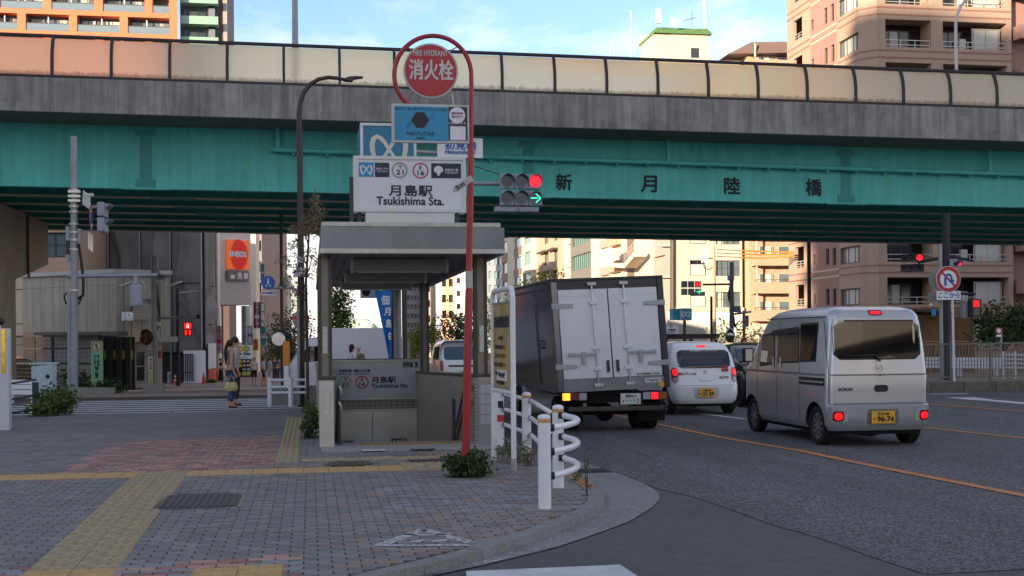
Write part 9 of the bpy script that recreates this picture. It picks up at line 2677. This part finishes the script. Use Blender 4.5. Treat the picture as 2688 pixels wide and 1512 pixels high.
# ================================================================== people
SKINM = mat('skin',c(190,146,122),.6); HAIRB = mat('dark_hair',c(30,24,24),.6,var=.3,vs=40); HAIRW = mat('white_hair',c(190,190,186),.8)
def skin(name,pts,edges,m_,root,sub=2,parent=None):
 me = bpy.data.meshes.new(name); me.from_pydata([p[0] for p in pts],edges,[])
 me.materials.append(m_)
 o = bpy.data.objects.new(name,me); coll.objects.link(o); o.parent = parent or root
 s = o.modifiers.new('skin','SKIN'); s.use_smooth_shade = True
 lay_ = me.skin_vertices[0].data
 for i,p in enumerate(pts): lay_[i].radius = (p[1],p[2] if len(p) > 2 else p[1]); lay_[i].use_root = (i == 0)
 b = o.modifiers.new('sub','SUBSURF'); b.levels = sub; b.render_levels = sub
 return o
def person(label,loc,face,H,top,bottom,shorts=False,sleeve='short',hair='short',hairm=None,hat=None,swing=0.0,arm=(0,0),fingers=False,skirt=False,shoes=None,wide=1.0,held=None,mask=False):
 """face: heading of the gaze; swing: stride; arm: forward swing of each forearm"""
 s = H / 1.72; t = thing('person',label,'person',loc,face)
 K = lambda x,y,z: (x * s,y * s,z * s)
 r = lambda q: q * s
 pts = [(K(0,0,.95),r(.11 * wide),r(.09)),(K(0,-.005,1.12),r(.105 * wide),r(.085)),(K(0,0,1.32),r(.125 * wide),r(.095)),(K(0,-.005,1.44),r(.09),r(.07)),(K(0,.0,1.50),r(.05)),(K(0,.012,1.55),r(.052)),(K(0,.022,1.60),r(.075),r(.088)),(K(0,.012,1.66),r(.072),r(.086)),(K(0,.01,1.70),r(.045),r(.055)),(K(0,.1,1.592),r(.012))]
 ed = [(0,1),(1,2),(2,3),(3,4),(4,5),(5,6),(6,7),(7,8),(6,9)]
 trou = [(K(0,0,.97),r(.125 * wide),r(.1))]; tre = []
 shirt = [(K(0,-.005,1.12),r(.12 * wide),r(.1)),(K(0,0,1.32),r(.14 * wide),r(.11)),(K(0,-.005,1.44),r(.105),r(.08)),(K(0,0,1.475),r(.066)),(K(0,0,.93),r(.135 * wide),r(.11))]; she = [(0,1),(1,2),(2,3),(0,4)]
 shoes_ = []
 for sx,sw,am in ((-1,swing,arm[0]),(1,-swing,arm[1])):
  hip,knee,ank = K(sx * .085,0,.9),K(sx * .09,.5 * sw + .02,.5),K(sx * .09,.9 * sw - .03,.09 + abs(sw) * .03 * (1 if sw < 0 else 0))
  toe = (ank[0] + sx * r(.015),ank[1] + r(.15),r(.035))
  n = len(pts); pts += [(hip,r(.082)),(knee,r(.058)),((knee[0],(knee[1] + ank[1]) / 2 - r(.015),(knee[2] + ank[2]) / 2 + r(.05)),r(.056)),(ank,r(.038)),(toe,r(.036),r(.026))]
  ed += [(0,n),(n,n + 1),(n + 1,n + 2),(n + 2,n + 3),(n + 3,n + 4)]
  m = len(trou); k = .0 if shorts else 1
  trou += [(hip,r(.1)),(knee,r(.082))] + ([] if shorts else [((ank[0],ank[1] + r(.005),ank[2] + r(.06)),r(.072))])
  tre += [(0,m),(m,m + 1)] + ([] if shorts else [(m + 1,m + 2)])
  sh,el = K(sx * .17,0,1.42),K(sx * .21,-.03 + am * .12,1.14)
  wr = K(sx * .20,.02 + am * .3,.90 + max(0,am) * .18); hd = K(sx * .195,.05 + am * .38,.82 + max(0,am) * .2)
  n = len(pts); pts += [(sh,r(.055)),(el,r(.042)),(wr,r(.028)),(hd,r(.034),r(.02))]; ed += [(3,n),(n,n + 1),(n + 1,n + 2),(n + 2,n + 3)]
  if fingers:
   for fi in range(5):
    q = len(pts); off_ = (fi - 1.5) * .016
    if fi < 4: f1 = (hd[0] - sx * r(.004),hd[1] + r(off_),hd[2] - r(.05)); f2 = (f1[0] - sx * r(.012),f1[1],f1[2] - r((.03,.036,.034,.024)[fi]))
    else: f1 = (hd[0] - sx * r(.01),hd[1] + r(.035),hd[2] + r(.0)); f2 = (f1[0] - sx * r(.008),f1[1] + r(.012),f1[2] - r(.035))
    pts += [(f1,r(.009)),(f2,r(.0075))]; ed += [(n + 3,q),(q,q + 1)]
  m = len(shirt); e2 = tuple(sh[i] + (el[i] - sh[i]) * (.62 if sleeve == 'short' else 1.0) for i in range(3))
  if sleeve != 'none':
   shirt += [(sh,r(.068)),(e2,r(.06))]; she += [(2,m),(m,m + 1)]
   if sleeve == 'long': shirt.append((wr,r(.042))); she.append((m + 1,m + 2))
  else: shirt.append((K(sx * .145,0,1.425),r(.06))); she.append((2,m))
  shoes_.append((ank,toe))
 body = skin('body',pts,ed,SKINM,t)
 skin('top',shirt,she,top,t)
 if skirt: MB().tube([K(0,0,1.0),K(0,0,.6),K(0,0,.12)],[r(.15),r(.18),r(.19)],14).build('skirt',bottom,t,**LS)
 else: skin('trousers',trou,tre,bottom,t)
 for a,b in shoes_: skin('shoe',[((a[0],a[1] - r(.03),r(.035)),r(.038),r(.035)),((b[0],b[1] - r(.05),r(.032)),r(.044),r(.03)),((b[0],b[1] + r(.02),r(.026)),r(.032),r(.022))],[(0,1),(1,2)],shoes or mat('shoe_brown',c(70,50,44),.6),t,1)
 hm_ = hairm or HAIRB
 mb = MB(); mb.ball(K(0,-.012,1.655),r(.098),14,10,sc=(.92,1.05,.95)); mb.v = [(x,min(y,r(.055)),max(z,r(1.575))) for x,y,z in mb.v]; mb.build('hair',hm_,t,**LS)
 if hair == 'bob': skin('hair_back',[(K(0,-.03,1.66),r(.09)),(K(0,-.05,1.56),r(.09),r(.06)),(K(0,-.05,1.46),r(.08),r(.045))],[(0,1),(1,2)],hm_,t,1)
 if hair == 'long': skin('ponytail',[(K(0,-.05,1.66),r(.075)),(K(0,-.11,1.58),r(.05)),(K(0,-.14,1.42),r(.045)),(K(0,-.13,1.22),r(.035)),(K(0,-.12,1.1),r(.012))],[(0,1),(1,2),(2,3),(3,4)],hm_,t,1)
 if hat: mb = MB(); mb.ball(K(0,0,1.68),r(.105),14,8,sc=(1,1.05,.7)); mb.v = [(x,y,max(z,r(1.655))) for x,y,z in mb.v]; mb.tube([K(0,.03,1.655),K(0,.03,1.665)],r(.15),16); mb.build('hat',hat,t,**LS)
 for sx in (-1,1): MB().ball(K(sx * .03,.088,1.612),r(.009),6,5).build('eye',HAIRB,t,**LW)
 MB().box(*[q * s for q in (-.022,.022,.092,.099,1.556,1.562)]).build('mouth',mat('lip',c(150,90,84),.6),t,**LW)
 return t,s
BLUEG = mat('blue_grey_linen',c(104,110,122),.85,var=.12,vs=12); DENIM = mat('denim',c(62,78,104),.85,var=.18,vs=10); BEIGEC = mat('beige_shirt',c(178,170,166),.85); CHAR = mat('charcoal_trousers',c(52,54,66),.85); WSHIRT = mat('white_shirt',c(204,206,208),.85); NAVYS = mat('navy_shorts',c(28,32,48),.85); LBLUE = mat('pale_blue_shirt',c(150,180,200),.85); BLKC = mat('black_cloth',c(28,28,34),.85,var=.5,vs=20,col2=c(16,16,20)); PALET = mat('pale_trousers',c(176,186,196),.85)
fw = G(607,1071); fm = G(618,1066)
E_ = R(-90 + 12)
person('woman in grey blue top and jeans with long dark ponytail waiting at the crossing',(fw.x,fw.y,0),E_,1.55,BLUEG,DENIM,sleeve='none',hair='long',arm=(.05,.1),fingers=True,wide=1.05)
person('taller person with short black hair in pale shirt behind the woman',(fm.x,fm.y + .25,0),E_,1.62,BEIGEC,CHAR,sleeve='long',arm=(0,0),fingers=True,wide=1.08)
# handbag held by the woman
bgp = V((fw.x + .02,fw.y - .22,.40)); t = thing('handbag','pale yellow handbag held by the waiting woman','bag',bgp)
YB2 = mat('pale_yellow_leather',c(196,180,120),.6,var=.12,vs=8)
mb = MB(); rows = []
for z,w_,d_ in ((0,.11,.05),(.04,.15,.075),(.1,.155,.08),(.16,.13,.06),(.2,.11,.03)): rows.append([V((w_ * math.copysign(abs(math.cos(a)) ** .6,math.cos(a)),d_ * math.copysign(abs(math.sin(a)) ** .6,math.sin(a)),z)) for a in [2 * math.pi * i / 20 for i in range(20)]])
mb.grid(rows,closed=True); mb.poly(rows[0][::-1]); mb.poly(rows[-1]); mb.build('body',YB2,t,**LS)
for y_ in (-.03,.03): MB().tube([(-.06,y_,.18),(-.05,y_,.3),(0,y_ * .5,.35),(.05,y_,.3),(.06,y_,.18)],.008,6).build('handle',YB2,t,**LS)
def bgp_(px,py): return G(px,py)
p_ = G(667,1013); person('man in yellow hat, white shirt and navy shorts walking towards the crossing',p_,R(180 + 10),1.7,WSHIRT,NAVYS,True,hat=mat('straw_hat',c(196,150,70),.8),swing=.06)
p_ = G(692,1013); person('man in white shirt and dark shorts turned away beside the hat man',p_,R(-80),1.7,mat('white_blue_shirt',c(186,200,216),.85),NAVYS,True,swing=.1,arm=(.3,0))
p_ = G(709,1011); person('person in pale blue shirt and light trousers next to the white fence',p_,R(-60),1.68,LBLUE,PALET,swing=.05)
p_ = G(580,1003); person('woman in dark patterned robe carrying pale bag by the petrol station',p_,R(-70),1.58,BLKC,BLKC,sleeve='long',skirt=True,arm=(.4,.5))
t = thing('shoulder_bag','pale cloth bag held by the woman in dark robe','bag',p_ + V((.05,-.2,.85))); MB().ball((0,0,.12),.16,12,8,sc=(1,.5,.9)).build('body',mat('pale_cloth_bag',c(176,160,140),.8),t,**LS)
p_ = G(722,1004); person('distant walker in dark shirt behind the white fence',p_,R(170),1.65,mat('dark_olive_shirt',c(70,66,60),.85),CHAR,swing=.08)
p_ = G(735,1001); person('distant walker in grey behind the solar beacon',p_,R(20),1.66,mat('grey_shirt',c(120,118,116),.85),CHAR,swing=.1)
h1 = gz(924,33.5); person('woman with long dark hair passing behind the entrance sign board',h1,R(-60),1.40,WSHIRT,NAVYS,hair='bob')
h2 = gz(941,33.9); person('white haired person facing away behind the entrance sign board',h2,R(-20),1.37,mat('grey_shirt',c(120,118,116),.85),CHAR,hairm=HAIRW)
h3 = gz(1951,46); person('man in white shirt standing beyond the black car',V((h3.x,h3.y,zg(h3.y))),R(200),1.7,WSHIRT,NAVYS)
